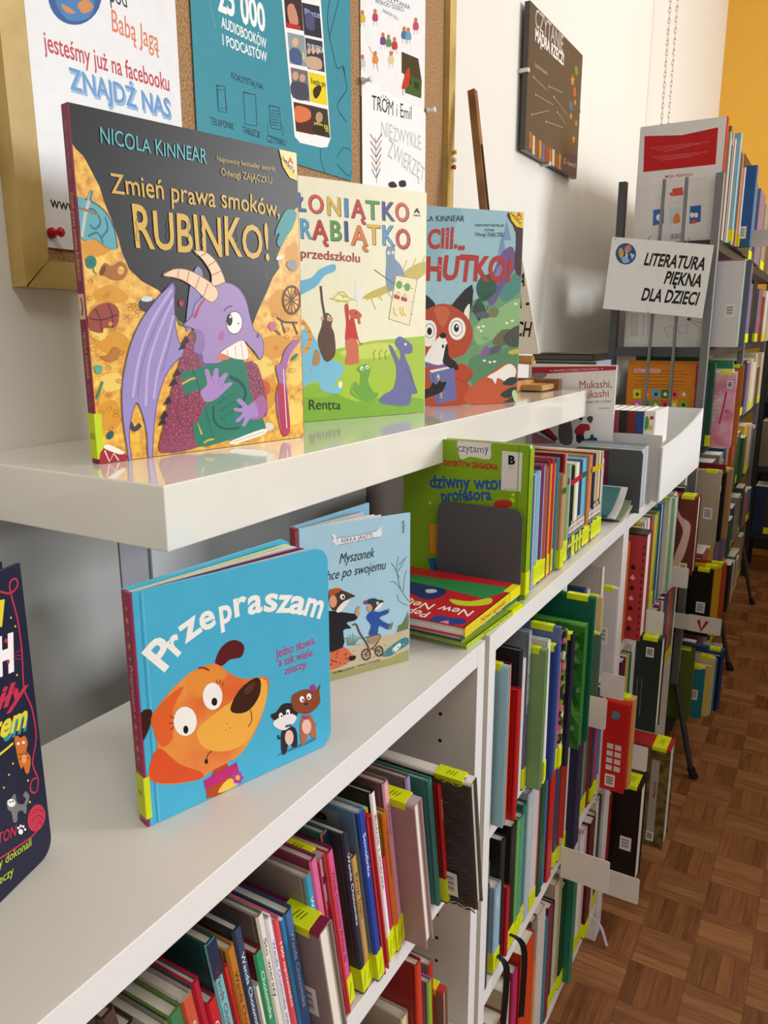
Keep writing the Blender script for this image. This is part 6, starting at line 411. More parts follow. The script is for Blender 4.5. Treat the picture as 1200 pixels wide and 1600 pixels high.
ROWS['COM'] = [(0.366,0.4755,0.142,0.0,0.0066,'spine','2a3a6a','26427c',0.125,1,None,'f0f0f0',None),
 (0.366,0.4827,0.147,0.0,0.0092,'spine','8a1c30','6a1c3c',0.125,0,None,'f0f0f0',None),
 (0.366,0.4925,0.146,0.0,0.0079,'spine','1f3f7a','1f4486',0.125,0,None,'f0f0f0',None),
 (0.366,0.501,0.148,0.0,0.0066,'spine','d8d4c8','aeb4b8',0.125,0,None,'f0f0f0',None),
 (0.366,0.5082,0.15,0.0,0.0079,'spine','6a9ac0','7ab0d0',0.125,1,None,'f0f0f0',None),
 (0.366,0.5167,0.149,0.0,0.0066,'spine','5a8ab8','8ac0d8',0.125,1,None,'f0f0f0',None),
 (0.366,0.5239,0.154,0.0,0.0092,'spine','7a2a5c','742a5c',0.125,1,None,'f0f0f0',None),
 (0.366,0.5338,0.153,0.0,0.0053,'spine','d8d8e0','9aa4c8',0.125,1,None,'f0f0f0',None),
 (0.366,0.5396,0.154,0.0,0.0066,'spine','b05a4a','a85a4c',0.125,1,None,'f0f0f0',None),
 (0.366,0.5468,0.15,0.0,0.0053,'spine','c87a5a','b87a5a',0.125,1,None,'f0f0f0',None),
 (0.366,0.5527,0.156,0.0,0.0066,'spine','6a2a4a','7a2c4c',0.125,0,None,'f0f0f0',None),
 (0.366,0.5599,0.151,0.0,0.0079,'spine','d8862c','e08c30',0.125,1,None,'f0f0f0',None),
 (0.366,0.5684,0.157,0.0,0.0079,'spine','b81c2c','b82030',0.125,0,None,'f0f0f0',None),
 (0.366,0.5769,0.15,0.0,0.0053,'spine','d08a3c','e09a40',0.125,1,None,'f0f0f0',None),
 (0.366,0.5828,0.154,0.0,0.0066,'spine','2a5a7a','2c6080',0.125,0,None,'f0f0f0',None),
 (0.366,0.59,0.155,0.0,0.0066,'spine','3a8a9a','2f7f94',0.125,0,None,'f0f0f0',None),
 (0.372,0.5972,0.132,0.0,0.0145,'spine','c09a70','b89268',0.125,1,None,'f0f0f0','band','1f6a2c'),
 (0.367,0.6123,0.157,0.0,0.0066,'spine','7c1418','7c1418',0.125,1,None,'f0f0f0',None),
 (0.367,0.6195,0.156,0.0,0.0066,'spine','e8e0d0','d89a7a',0.125,1,None,'f0f0f0',None),
 (0.367,0.6266,0.14,0.0,0.0066,'spine','6a8a7a','7a9a8a',0.125,1,None,'f0f0f0',None),
 (0.367,0.6338,0.14,0.0,0.0079,'spine','4a6a5a','8a9a5a',0.125,1,None,'f0f0f0','band','2a5a3a'),
 (0.367,0.6423,0.138,0.0,0.0066,'spine','8ab0a0','9ac0b0',0.125,0,None,'f0f0f0',None),
 (0.367,0.6495,0.134,0.0,0.0079,'spine','1c1c20','202024',0.125,0,None,'f0f0f0','comic','c01c2c'),
 (0.367,0.6581,0.134,0.0,0.0079,'spine','181a1c','1a1c20',0.125,0,None,'f0f0f0','comic','c01c2c'),
 (0.367,0.6666,0.135,0.0,0.0066,'spine','a8c080','b8cc98',0.125,1,None,'f0f0f0','comic','c01c2c'),
 (0.367,0.6738,0.135,0.0,0.0066,'spine','e8e4d0','ece8d8',0.125,1,None,'f0f0f0','comic','c01c2c'),
 (0.367,0.6809,0.136,0.0,0.0066,'spine','f0f0e8','f0f0ea',0.125,0,None,'f0f0f0','comic','c01c2c'),
 (0.367,0.6881,0.137,0.0,0.0079,'spine','2f4a6c','34506f',0.125,1,None,'f0f0f0','comic','c01c2c'),
 (0.367,0.6966,0.137,0.0,0.0066,'spine','22304a','2a3a5a',0.125,0,None,'f0f0f0','comic','c01c2c'),
 (0.367,0.7038,0.137,0.0,0.0079,'spine','5aa8c8','6ab4d0',0.125,1,None,'f0f0f0','comic','1f6a3a'),
 (0.367,0.7123,0.137,0.0,0.0066,'spine','7ac0d8','80c4dc',0.125,0,None,'f0f0f0','comic','1f6a3a'),
 (0.367,0.7195,0.137,0.0,0.0066,'spine','4a90b8','5aa0c4',0.125,1,None,'f0f0f0','comic','1f6a3a'),
 (0.367,0.7267,0.137,0.0,0.0066,'spine','6a4a34','70503a',0.125,1,None,'f0f0f0',None),
 (0.367,0.7339,0.137,0.0,0.0066,'spine','8a6a44','946f48',0.125,1,None,'f0f0f0',None),
 (0.367,0.7411,0.137,0.0,0.0079,'spine','d07a34','d88440',0.125,1,None,'f0f0f0',None),
 (0.367,0.7496,0.137,0.0,0.0066,'spine','d87a3c','e08844',0.125,1,None,'f0f0f0','comic','1f6a3a'),
 (0.367,0.7568,0.137,0.0,0.0092,'spine','1c1f4a','20244e',0.125,0,None,'f0f0f0','comic','d8b01c'),
 (0.367,0.7666,0.137,0.0,0.0079,'spine','1a1c48','1c1e4a',0.125,1,None,'f0f0f0','comic','d8b01c'),
 (0.367,0.7752,0.137,0.0,0.0066,'spine','d8b060','e0b868',0.125,1,None,'f0f0f0','comic','d8b01c'),
 (0.367,0.7823,0.136,0.0,0.0066,'spine','6aa89a','74b0a4',0.125,1,None,'f0f0f0','comic','d8b01c'),
 (0.367,0.7895,0.136,0.0,0.0066,'spine','d8903c','e09a48',0.125,1,None,'f0f0f0','comic','d8b01c'),
 (0.367,0.7967,0.136,0.0,0.0066,'spine','e0d8c8','e4dccc',0.125,1,None,'f0f0f0','comic','d8b01c'),
 (0.367,0.8039,0.135,0.0,0.0066,'spine','8a5a3a','6a3a2a',0.125,1,None,'f0f0f0','comic','d8b01c'),
 (0.367,0.8111,0.135,0.0,0.0066,'spine','e8e4dc','e0dcd4',0.125,1,None,'f0f0f0','comic','d8b01c'),
 (0.367,0.8183,0.122,0.0,0.0066,'spine','c8ccd4','aab0c0',0.125,1,None,'f0f0f0',None)]
ROWS['U3T'] = [(0.383,1.003,0.108,0.0,0.0083,'spine','7a2a3a','80283c',None,0,None,'f0f0f0',None),
 (0.383,1.0119,0.106,0.0,0.0069,'spine','c8ccd0','d0d4d8',None,0,None,'f0f0f0',None),
 (0.383,1.0194,0.108,0.0,0.0083,'spine','1f6a4a','2a7050',None,0,None,'f0f0f0',None),
 (0.383,1.0284,0.11,0.0,0.0069,'spine','d8d8d4','dcdcd8',None,0,None,'f0f0f0',None),
 (0.383,1.0359,0.112,0.0,0.0097,'spine','a8aed0','b0b4d8',None,0,None,'f0f0f0',None),
 (0.383,1.0462,0.112,0.0,0.0083,'spine','d8c878','d8cc88',None,0,None,'f0f0f0',None),
 (0.383,1.0551,0.114,0.0,0.0097,'spine','8aa4c0','96aeca',None,0,None,'f0f0f0',None),
 (0.383,1.0654,0.112,0.0,0.0083,'spine','e0e0dc','e0e0dc',None,0,None,'f0f0f0',None),
 (0.383,1.0743,0.113,0.0,0.0111,'spine','7a8a9a','8494a4',None,0,None,'f0f0f0',None)]
ROWS['U3A'] = [(0.378,0.978,0.192,0.0,0.0325,'spine','c05a2c','c8642f',None,0,None,'f0f0f0',None),
 (0.406,1.0111,0.205,0.0,0.0455,'up','a83438','1c1a1c',None,0,None,'f0f0f0','ornament'),
 (0.384,1.0573,0.205,0.0,0.0228,'spine','c89a5c','d0a468',None,0,None,'f0f0f0',None),
 (0.386,1.0806,0.212,0.0,0.0293,'up','b8b8b4','c0bcb8',None,1,None,'f0f0f0',None),
 (0.384,1.1105,0.208,0.0,0.0293,'spine','e0dce0','e8e4e8',None,0,None,'f0f0f0',None),
 (0.384,1.1404,0.2,0.0,0.0228,'spine','a01c34','b02440',None,1,None,'f0f0f0',None),
 (0.384,1.1638,0.206,0.0,0.026,'spine','8a6a54','96745c',None,0,None,'f0f0f0',None),
 (0.384,1.1904,0.2,0.0,0.0195,'spine','d8c430','e0cc34',None,1,None,'f0f0f0',None),
 (0.384,1.2105,0.204,0.0,0.0195,'spine','8a9a3a','98a842',None,1,None,'f0f0f0',None),
 (0.388,1.2306,0.218,0.0,0.0293,'up','2a6aa0','2c6ca4',None,1,None,'f0f0f0',None),
 (0.382,1.2605,0.2,0.0,0.0228,'spine','5a3a4a','6a4656',None,1,None,'f0f0f0',None),
 (0.382,1.2839,0.205,0.0,0.0228,'spine','b08a6a','b89474',None,0,None,'f0f0f0',None),
 (0.39,1.3072,0.215,0.0,0.026,'up','c8d4c4','7ab03c',None,1,None,'f0f0f0',None),
 (0.398,1.3339,0.212,0.0,0.026,'spine','8ab48a','b8d0c0',None,0,None,'f0f0f0',None),
 (0.38,1.3605,0.205,0.0,0.0293,'spine','b0b8bc','c0c8cc',None,0,None,'f0f0f0',None),
 (0.38,1.3904,0.198,0.0,0.0293,'spine','c8c4c0','d0ccc8',None,0,None,'f0f0f0',None),
 (0.38,1.4202,0.204,0.0,0.0325,'spine','e0d8d0','e4dcd4',None,1,None,'f0f0f0',None),
 (0.38,1.4534,0.196,0.0,0.026,'spine','9a6a4a','a47452',None,1,None,'f0f0f0',None),
 (0.424,1.48,0.19,0.0,0.0423,'up','6a3028','a42a2c',None,1,None,'f0f0f0','blob'),
 (0.386,1.5229,0.2,0.0,0.0325,'spine','3a3a3a','444444',None,1,None,'f0f0f0',None)]
ROWS['U3B'] = [(0.376,0.978,0.178,0.0,0.0317,'spine','7a1c34','8a2240',None,0,None,'f0f0f0',None),
 (0.378,1.0103,0.19,0.0,0.0317,'spine','4a1c3c','54204a',None,1,None,'f0f0f0',None),
 (0.378,1.0425,0.186,0.0,0.0282,'spine','c89a54','d0a45c',None,1,None,'f0f0f0',None),
 (0.378,1.0713,0.18,0.0,0.0246,'spine','1f6a34','247a3c',None,0,None,'f0f0f0',None),
 (0.378,1.0965,0.195,0.0,0.0317,'spine','d8d4cc','dcd8d0',None,0,None,'f0f0f0',None),
 (0.428,1.1288,0.205,0.0,0.0422,'up','25302c','2a3832',None,1,None,'f0f0f0','lines'),
 (0.38,1.1716,0.19,0.0,0.0282,'spine','2a5a8c','2e6498',None,0,None,'f0f0f0',None),
 (0.38,1.2004,0.195,0.0,0.0246,'spine','141418','18181e',None,0,None,'f0f0f0',None),
 (0.38,1.2256,0.198,0.0,0.0246,'spine','d8d8dc','dcdce0',None,1,None,'f0f0f0',None),
 (0.382,1.2509,0.2,0.0,0.0282,'spine','b01c28','bc222e',None,0,None,'f0f0f0',None),
 (0.38,1.2796,0.192,0.0,0.0282,'spine','8ab0c8','94bad0',None,0,None,'f0f0f0',None),
 (0.382,1.3084,0.198,0.0,0.0317,'spine','5a2a3c','682f46',None,1,None,'f0f0f0',None),
 (0.38,1.3406,0.202,0.0,0.0282,'spine','b85a6a','c06474',None,0,None,'f0f0f0',None),
 (0.38,1.3694,0.195,0.0,0.0282,'spine','e0dcd8','e4e0dc',None,1,None,'f0f0f0',None),
 (0.38,1.3982,0.198,0.0,0.0282,'spine','3a4a5a','445464',None,0,None,'f0f0f0',None),
 (0.38,1.4269,0.202,0.0,0.0317,'spine','6a3a5a','744266',None,1,None,'f0f0f0',None),
 (0.38,1.4592,0.19,0.0,0.0317,'spine','8a7a6a','948474',None,1,None,'f0f0f0',None),
 (0.38,1.4915,0.196,0.0,0.0317,'spine','c83a3a','d04242',None,1,None,'f0f0f0',None),
 (0.38,1.5237,0.196,0.0,0.0317,'spine','4a6a4a','547454',None,1,None,'f0f0f0',None)]
ROWS['U3C'] = [(0.378,0.978,0.2,0.0,0.0357,'spine','8c1c1c','9a2222',None,1,None,'f0f0f0',None),
 (0.432,1.0143,0.222,0.0,0.05,'up','18100e','1c1412',None,1,None,'f0f0f0','barcode'),
 (0.378,1.0649,0.19,0.0,0.0321,'spine','3a5a6a','44647a',None,1,None,'f0f0f0',None),
 (0.378,1.0976,0.188,0.0,0.0321,'spine','d8b83c','d8bc44',None,1,None,'f0f0f0',None),
 (0.378,1.1304,0.184,0.0,0.0321,'spine','3a3a3a','444444',None,1,None,'f0f0f0',None),
 (0.458,1.1631,0.236,0.0,0.0571,'up','forest','b01f2a',None,1,None,'f0f0f0','strip'),
 (0.382,1.2208,0.2,0.0,0.0286,'up','c8c02c','d0c834',None,1,None,'f0f0f0',None)]
ROWS['R0'] = [(0.392,1.695,0.24,0.0,0.0111,'spine','a8ac90','b0b498',None,0,None,'f0f0f0',None),
 (0.392,1.7067,0.225,0.0,0.0111,'spine','b8b0c0','c0b8cc',None,0,None,'f0f0f0',None),
 (0.394,1.7183,0.215,0.0,0.0083,'spine','1c2444','20284c',None,0,None,'f0f0f0',None),
 (0.394,1.7272,0.245,0.0,0.0111,'spine','c8c0a8','b8a888',None,0,None,'f0f0f0',None),
 (0.386,1.7389,0.262,0.0,0.0138,'spine','7a5a30','7a5a34',None,0,None,'f0f0f0',None),
 (0.396,1.7533,0.235,0.0,0.0111,'spine','d8c8b8','dcccbc',None,0,None,'f0f0f0',None),
 (0.406,1.765,0.25,0.0,0.0166,'spine','8ab8c8','94bccc',None,1,None,'f0f0f0',None),
 (0.4,1.7822,0.205,0.0,0.0111,'spine','8a1c24','8a1f28',None,1,None,'f0f0f0',None),
 (0.4,1.7938,0.2,0.0,0.0111,'spine','b07a80','b88488',None,0,None,'f0f0f0',None),
 (0.4,1.8055,0.196,0.0,0.0111,'spine','c0b094','c4b498',None,0,None,'f0f0f0',None),
 (0.4,1.8172,0.205,0.0,0.0124,'spine','b8c4cc','bcc8d0',None,0,None,'f0f0f0',None),
 (0.402,1.8302,0.22,0.0,0.0124,'spine','1f4a50','234f56',None,0,None,'f0f0f0',None),
 (0.4,1.8433,0.215,0.0,0.0124,'spine','8a9488','949e92',None,0,None,'f0f0f0',None),
 (0.404,1.8563,0.22,0.0,0.0111,'spine','d0702c','d8782f',None,0,None,'f0f0f0',None),
 (0.41,1.868,0.19,0.0,0.0138,'spine','c8c8c8','c8c8cc',None,1,None,'f0f0f0',None),
 (0.436,1.8824,0.195,0.0,0.0194,'spine','2a5a94','2a5a94',None,0,None,'f0f0f0','barcode'),
 (0.401,1.9028,0.229,0.0,0.1783,'spine','1e2228','1e2228',None,0,None,'f0f0f0',None),
 (0.396,2.0817,0.234,0.0,0.1708,'spine','1e2228','1e2228',None,1,None,'f0f0f0',None),
 (0.39,2.2531,0.231,0.0,0.1411,'spine','4a7a8a','4a7a8a',None,0,None,'f0f0f0',None),
 (0.398,2.3948,0.219,0.0,0.1708,'spine','7a6a8a','7a6a8a',None,1,None,'f0f0f0',None),
 (0.389,2.5663,0.208,0.0,0.1337,'spine','5a4a3c','5a4a3c',None,0,None,'f0f0f0',None),
 (0.389,2.7006,0.214,0.0,0.1337,'spine','8a8a84','8a8a84',None,1,None,'f0f0f0',None),
 (0.388,2.8348,0.218,0.0,0.1931,'spine','5a4a3c','5a4a3c',None,1,None,'f0f0f0',None),
 (0.398,3.0286,0.227,0.0,0.1708,'spine','d8d4cc','d8d4cc',None,1,None,'f0f0f0',None)]
ROWS['R1'] = [(0.388,1.684,0.225,0.0,0.0139,'spine','2a5a94','2a5a94',None,0,None,'f0f0f0',None),
 (0.448,1.6985,0.205,0.0,0.0194,'up','d4d2d0','9a2a68',None,0,None,'f0f0f0','barcode'),
 (0.436,1.7185,0.205,0.0,0.0097,'spine','5a8a3a','d0c89c',None,1,None,'f0f0f0',None),
 (0.432,1.7288,0.2,0.0,0.0083,'spine','d8d0b0','dcd8c0',None,0,None,'f0f0f0',None),
 (0.432,1.7377,0.192,0.0,0.0097,'spine','9c2466','a42a6c',None,0,None,'f0f0f0',None),
 (0.446,1.748,0.208,0.0,0.0139,'up','5a8a84','5a8a84',None,1,None,'f0f0f0',None),
 (0.456,1.7625,0.21,0.0,0.0166,'up','585a70','b8bcb8',None,1,None,'f0f0f0',None),
 (0.412,1.7798,0.19,0.0,0.0139,'spine','4a5240','525a46',None,0,None,'f0f0f0',None),
 (0.414,1.7942,0.188,0.0,0.0139,'spine','6a6a60','727268',None,0,None,'f0f0f0',None),
 (0.416,1.8087,0.2,0.0,0.0139,'spine','8a8a84','948f8a',None,0,None,'f0f0f0',None),
 (0.39,1.8236,0.151,0.0,0.1293,'spine','4a7a8a','4a7a8a',None,1,None,'f0f0f0',None),
 (0.389,1.9535,0.157,0.0,0.1194,'spine','d8a83c','d8a83c',None,1,None,'f0f0f0',None),
 (0.402,2.0735,0.18,0.0,0.0945,'spine','6a2a34','6a2a34',None,1,None,'f0f0f0',None),
 (0.4,2.1686,0.209,0.0,0.0796,'spine','4a7a8a','4a7a8a',None,0,None,'f0f0f0',None),
 (0.397,2.2488,0.175,0.0,0.1144,'spine','b04a34','b04a34',None,1,None,'f0f0f0',None),
 (0.398,2.3639,0.187,0.0,0.0945,'spine','7a6a8a','7a6a8a',None,1,None,'f0f0f0',None),
 (0.398,2.459,0.16,0.0,0.0796,'spine','1e2228','1e2228',None,1,None,'f0f0f0',None),
 (0.392,2.5392,0.202,0.0,0.1293,'spine','1e2228','1e2228',None,1,None,'f0f0f0',None),
 (0.399,2.6691,0.182,0.0,0.0846,'spine','7a6a8a','7a6a8a',None,0,None,'f0f0f0',None),
 (0.396,2.7543,0.186,0.0,0.0945,'spine','b04a34','b04a34',None,1,None,'f0f0f0',None),
 (0.397,2.8494,0.163,0.0,0.0846,'spine','6a2a34','6a2a34',None,1,None,'f0f0f0',None),
 (0.401,2.9345,0.187,0.0,0.0846,'spine','d8d4cc','d8d4cc',None,0,None,'f0f0f0',None),
 (0.388,3.0197,0.15,0.0,0.0846,'spine','d8d4cc','d8d4cc',None,1,None,'f0f0f0',None),
 (0.402,3.1049,0.156,0.0,0.0945,'spine','c8b890','c8b890',None,1,None,'f0f0f0',None)]
ROWS['R2'] = [(0.392,1.684,0.19,0.0,0.0139,'spine','1c2230','20283a',None,0,None,'f0f0f0',None),
 (0.406,1.6985,0.212,0.0,0.0111,'spine','2a5a3e','2f6244',None,1,None,'f0f0f0',None),
 (0.454,1.7103,0.19,0.0,0.0195,'up','pinkflow','d8d8d8',None,1,None,'f0f0f0','chat'),
 (0.444,1.7304,0.196,0.0,0.0139,'spine','d8ccac','d8ccac',None,1,None,'f0f0f0',None),
 (0.44,1.7449,0.215,0.0,0.0139,'spine','2f7a58','2f7a58',None,1,None,'f0f0f0',None),
 (0.432,1.7594,0.205,0.0,0.0125,'spine','7a4a3c','7a4a3c',None,0,None,'f0f0f0',None),
 (0.462,1.7725,0.205,0.0,0.0167,'up','b0642c','5a9a3a',None,1,None,'f0f0f0',None),
 (0.422,1.7899,0.19,0.0,0.0125,'spine','2a2a2c','2e2e30',None,0,None,'f0f0f0',None),
 (0.458,1.803,0.2,0.0,0.0167,'up','c89a1c','c89a1c',None,1,None,'f0f0f0','barcode'),
 (0.399,1.8207,0.175,0.0,0.1183,'spine','1e2228','1e2228',None,1,None,'f0f0f0',None),
 (0.397,1.9396,0.19,0.0,0.0914,'spine','d8d4cc','d8d4cc',None,0,None,'f0f0f0',None),
 (0.392,2.0317,0.171,0.0,0.1398,'spine','c8b890','c8b890',None,1,None,'f0f0f0',None),
 (0.393,2.1721,0.15,0.0,0.1076,'spine','2a4a6a','2a4a6a',None,1,None,'f0f0f0',None),
 (0.39,2.2803,0.165,0.0,0.0914,'spine','d8d4cc','d8d4cc',None,0,None,'f0f0f0',None),
 (0.388,2.3723,0.153,0.0,0.0914,'spine','c86a7a','c86a7a',None,0,None,'f0f0f0',None),
 (0.39,2.4643,0.193,0.0,0.1237,'spine','1e2228','1e2228',None,1,None,'f0f0f0',None),
 (0.395,2.5886,0.182,0.0,0.1022,'spine','7a6a8a','7a6a8a',None,0,None,'f0f0f0',None),
 (0.394,2.6914,0.191,0.0,0.0968,'spine','c8b890','c8b890',None,1,None,'f0f0f0',None),
 (0.394,2.7888,0.176,0.0,0.0914,'spine','d8d4cc','d8d4cc',None,1,None,'f0f0f0',None),
 (0.392,2.8809,0.205,0.0,0.0861,'spine','c8b890','c8b890',None,0,None,'f0f0f0',None),
 (0.392,2.9675,0.151,0.0,0.1345,'spine','5a4a3c','5a4a3c',None,0,None,'f0f0f0',None),
 (0.394,3.1026,0.204,0.0,0.0968,'spine','c8b890','c8b890',None,1,None,'f0f0f0',None)]
ROWS['R3'] = [(0.444,1.684,0.196,0.0,0.0168,'up','b0a48c','b8ac94',None,1,None,'f0f0f0','barcode'),
 (0.402,1.7014,0.19,0.0,0.014,'spine','2a6a6a','c8a830',None,0,None,'f0f0f0',None),
 (0.44,1.7159,0.19,0.0,0.0168,'spine','34203e','34203e',None,0,None,'f0f0f0',None),
 (0.45,1.7333,0.182,0.0,0.0196,'up','16121a','16121a',None,1,None,'f0f0f0','face'),
 (0.446,1.7535,0.2,0.0,0.0126,'spine','7a2230','7a2230',None,0,None,'f0f0f0',None),
 (0.462,1.7667,0.19,0.0,0.0196,'up','a8845c','a8845c',None,1,None,'f0f0f0',None),
 (0.442,1.7868,0.17,0.0,0.0126,'spine','3a1c24','3a1c24',None,1,None,'f0f0f0',None),
 (0.397,1.8004,0.156,0.0,0.1185,'spine','4a7a8a','4a7a8a',None,0,None,'f0f0f0',None),
 (0.391,1.9195,0.178,0.0,0.0821,'spine','6a2a34','6a2a34',None,1,None,'f0f0f0',None),
 (0.4,2.0022,0.189,0.0,0.0729,'spine','8a8a84','8a8a84',None,1,None,'f0f0f0',None),
 (0.394,2.0758,0.154,0.0,0.0912,'spine','b04a34','b04a34',None,1,None,'f0f0f0',None),
 (0.391,2.1675,0.187,0.0,0.0775,'spine','2a4a6a','2a4a6a',None,0,None,'f0f0f0',None),
 (0.388,2.2457,0.188,0.0,0.0866,'spine','a88a5a','a88a5a',None,1,None,'f0f0f0',None),
 (0.397,2.3329,0.179,0.0,0.0957,'spine','b04a34','b04a34',None,0,None,'f0f0f0',None),
 (0.395,2.4292,0.186,0.0,0.114,'spine','3a5a3a','3a5a3a',None,1,None,'f0f0f0',None),
 (0.39,2.5438,0.19,0.0,0.1003,'spine','3a5a3a','3a5a3a',None,0,None,'f0f0f0',None),
 (0.402,2.6447,0.164,0.0,0.0912,'spine','3a5a3a','3a5a3a',None,1,None,'f0f0f0',None),
 (0.391,2.7365,0.196,0.0,0.114,'spine','d8a83c','d8a83c',None,1,None,'f0f0f0',None),
 (0.399,2.8511,0.19,0.0,0.0821,'spine','c8b890','c8b890',None,0,None,'f0f0f0',None),
 (0.398,2.9338,0.174,0.0,0.0866,'spine','7a6a8a','7a6a8a',None,0,None,'f0f0f0',None),
 (0.397,3.021,0.155,0.0,0.1049,'spine','2c5a4c','2c5a4c',None,0,None,'f0f0f0',None),
 (0.389,3.1265,0.156,0.0,0.0729,'spine','d8d4cc','d8d4cc',None,0,None,'f0f0f0',None)]
ROWS['R4'] = [(0.448,1.684,0.185,0.0,0.0167,'up','101014','101014',None,1,None,'f0f0f0','barcode'),
 (0.464,1.7013,0.192,0.0,0.0195,'up','c8981a','c8981a',None,1,None,'f0f0f0',None),
 (0.462,1.7214,0.18,0.0,0.0125,'spine','d0d0cc','d4d4d0',None,0,None,'f0f0f0',None),
 (0.448,1.7346,0.17,0.0,0.0125,'spine','7a5a34','7a5a34',None,0,None,'f0f0f0',None),
 (0.452,1.7477,0.175,0.0,0.0125,'spine','d8d4cc','d8d4cc',None,1,None,'f0f0f0',None),
 (0.47,1.7609,0.185,0.0,0.0195,'up','a8441c','a8441c',None,1,None,'f0f0f0',None),
 (0.442,1.781,0.17,0.0,0.0112,'spine','4a2a2c','4a2a2c',None,1,None,'f0f0f0',None),
 (0.392,1.7932,0.155,0.0,0.1096,'spine','6a2a34','6a2a34',None,0,None,'f0f0f0',None),
 (0.392,1.9034,0.166,0.0,0.1005,'spine','c86a7a','c86a7a',None,0,None,'f0f0f0',None),
 (0.395,2.0045,0.158,0.0,0.1142,'spine','d8a83c','d8a83c',None,1,None,'f0f0f0',None),
 (0.402,2.1193,0.186,0.0,0.0822,'spine','7a6a8a','7a6a8a',None,0,None,'f0f0f0',None),
 (0.391,2.2021,0.17,0.0,0.0822,'spine','2a4a6a','2a4a6a',None,0,None,'f0f0f0',None),
 (0.401,2.285,0.179,0.0,0.1188,'spine','7a6a8a','7a6a8a',None,1,None,'f0f0f0',None),
 (0.392,2.4043,0.153,0.0,0.0777,'spine','4a7a8a','4a7a8a',None,1,None,'f0f0f0',None),
 (0.399,2.4826,0.141,0.0,0.0868,'spine','2c5a4c','2c5a4c',None,0,None,'f0f0f0',None),
 (0.394,2.57,0.168,0.0,0.0914,'spine','2a4a6a','2a4a6a',None,0,None,'f0f0f0',None),
 (0.388,2.6619,0.151,0.0,0.0731,'spine','c8b890','c8b890',None,0,None,'f0f0f0',None),
 (0.396,2.7356,0.176,0.0,0.0959,'spine','8a8a84','8a8a84',None,1,None,'f0f0f0',None),
 (0.393,2.8322,0.148,0.0,0.0777,'spine','3a5a3a','3a5a3a',None,0,None,'f0f0f0',None),
 (0.393,2.9104,0.182,0.0,0.1051,'spine','2c5a4c','2c5a4c',None,0,None,'f0f0f0',None),
 (0.397,3.0161,0.148,0.0,0.1096,'spine','c86a7a','c86a7a',None,0,None,'f0f0f0',None),
 (0.402,3.1263,0.141,0.0,0.0731,'spine','4a7a8a','4a7a8a',None,1,None,'f0f0f0',None)]
ROWS['R5'] = [(0.422,1.684,0.21,0.0,0.0168,'up','5a6a24','5a6a24',None,1,None,'f0f0f0',None),
 (0.422,1.7014,0.17,0.0,0.0126,'spine','b06a7c','b06a7c',None,0,None,'f0f0f0',None),
 (0.448,1.7145,0.15,0.0,0.0195,'up','1c7a8a','d8c8a0',None,1,None,'f0f0f0','barcode'),
 (0.462,1.7347,0.15,0.0,0.014,'spine','d8bc5c','e0c878',None,0,None,'f0f0f0',None),
 (0.468,1.7492,0.17,0.0,0.0168,'up','c8bc9c','c8bc9c',None,1,None,'f0f0f0','barcode'),
 (0.472,1.7666,0.16,0.0,0.014,'up','2a7aa0','2a7aa0',None,1,None,'f0f0f0','barcode'),
 (0.478,1.7811,0.165,0.0,0.014,'spine','14161c','14161c',None,0,None,'f0f0f0',None),
 (0.484,1.7957,0.18,0.0,0.0168,'up','2a4a7a','2a4a7a',None,1,None,'f0f0f0',None),
 (0.399,1.8135,0.149,0.0,0.1096,'spine','1e2228','1e2228',None,0,None,'f0f0f0',None),
 (0.397,1.9237,0.17,0.0,0.0835,'spine','6a2a34','6a2a34',None,1,None,'f0f0f0',None),
 (0.389,2.0078,0.176,0.0,0.1201,'spine','2a4a6a','2a4a6a',None,1,None,'f0f0f0',None),
 (0.39,2.1285,0.134,0.0,0.1096,'spine','8a8a84','8a8a84',None,0,None,'f0f0f0',None),
 (0.396,2.2387,0.153,0.0,0.1201,'spine','2a4a6a','2a4a6a',None,0,None,'f0f0f0',None),
 (0.402,2.3594,0.189,0.0,0.0835,'spine','c86a7a','c86a7a',None,1,None,'f0f0f0',None),
 (0.4,2.4435,0.188,0.0,0.094,'spine','c86a7a','c86a7a',None,1,None,'f0f0f0',None),
 (0.389,2.5381,0.173,0.0,0.1096,'spine','b04a34','b04a34',None,0,None,'f0f0f0',None),
 (0.401,2.6483,0.184,0.0,0.0887,'spine','1e2228','1e2228',None,1,None,'f0f0f0',None),
 (0.401,2.7376,0.161,0.0,0.0835,'spine','d8d4cc','d8d4cc',None,0,None,'f0f0f0',None),
 (0.397,2.8218,0.172,0.0,0.0835,'spine','4a7a8a','4a7a8a',None,0,None,'f0f0f0',None),
 (0.397,2.9059,0.13,0.0,0.1148,'spine','d8d4cc','d8d4cc',None,1,None,'f0f0f0',None),
 (0.389,3.0213,0.135,0.0,0.0887,'spine','4a7a8a','4a7a8a',None,0,None,'f0f0f0',None),
 (0.392,3.1107,0.186,0.0,0.0887,'spine','a88a5a','a88a5a',None,1,None,'f0f0f0',None)]
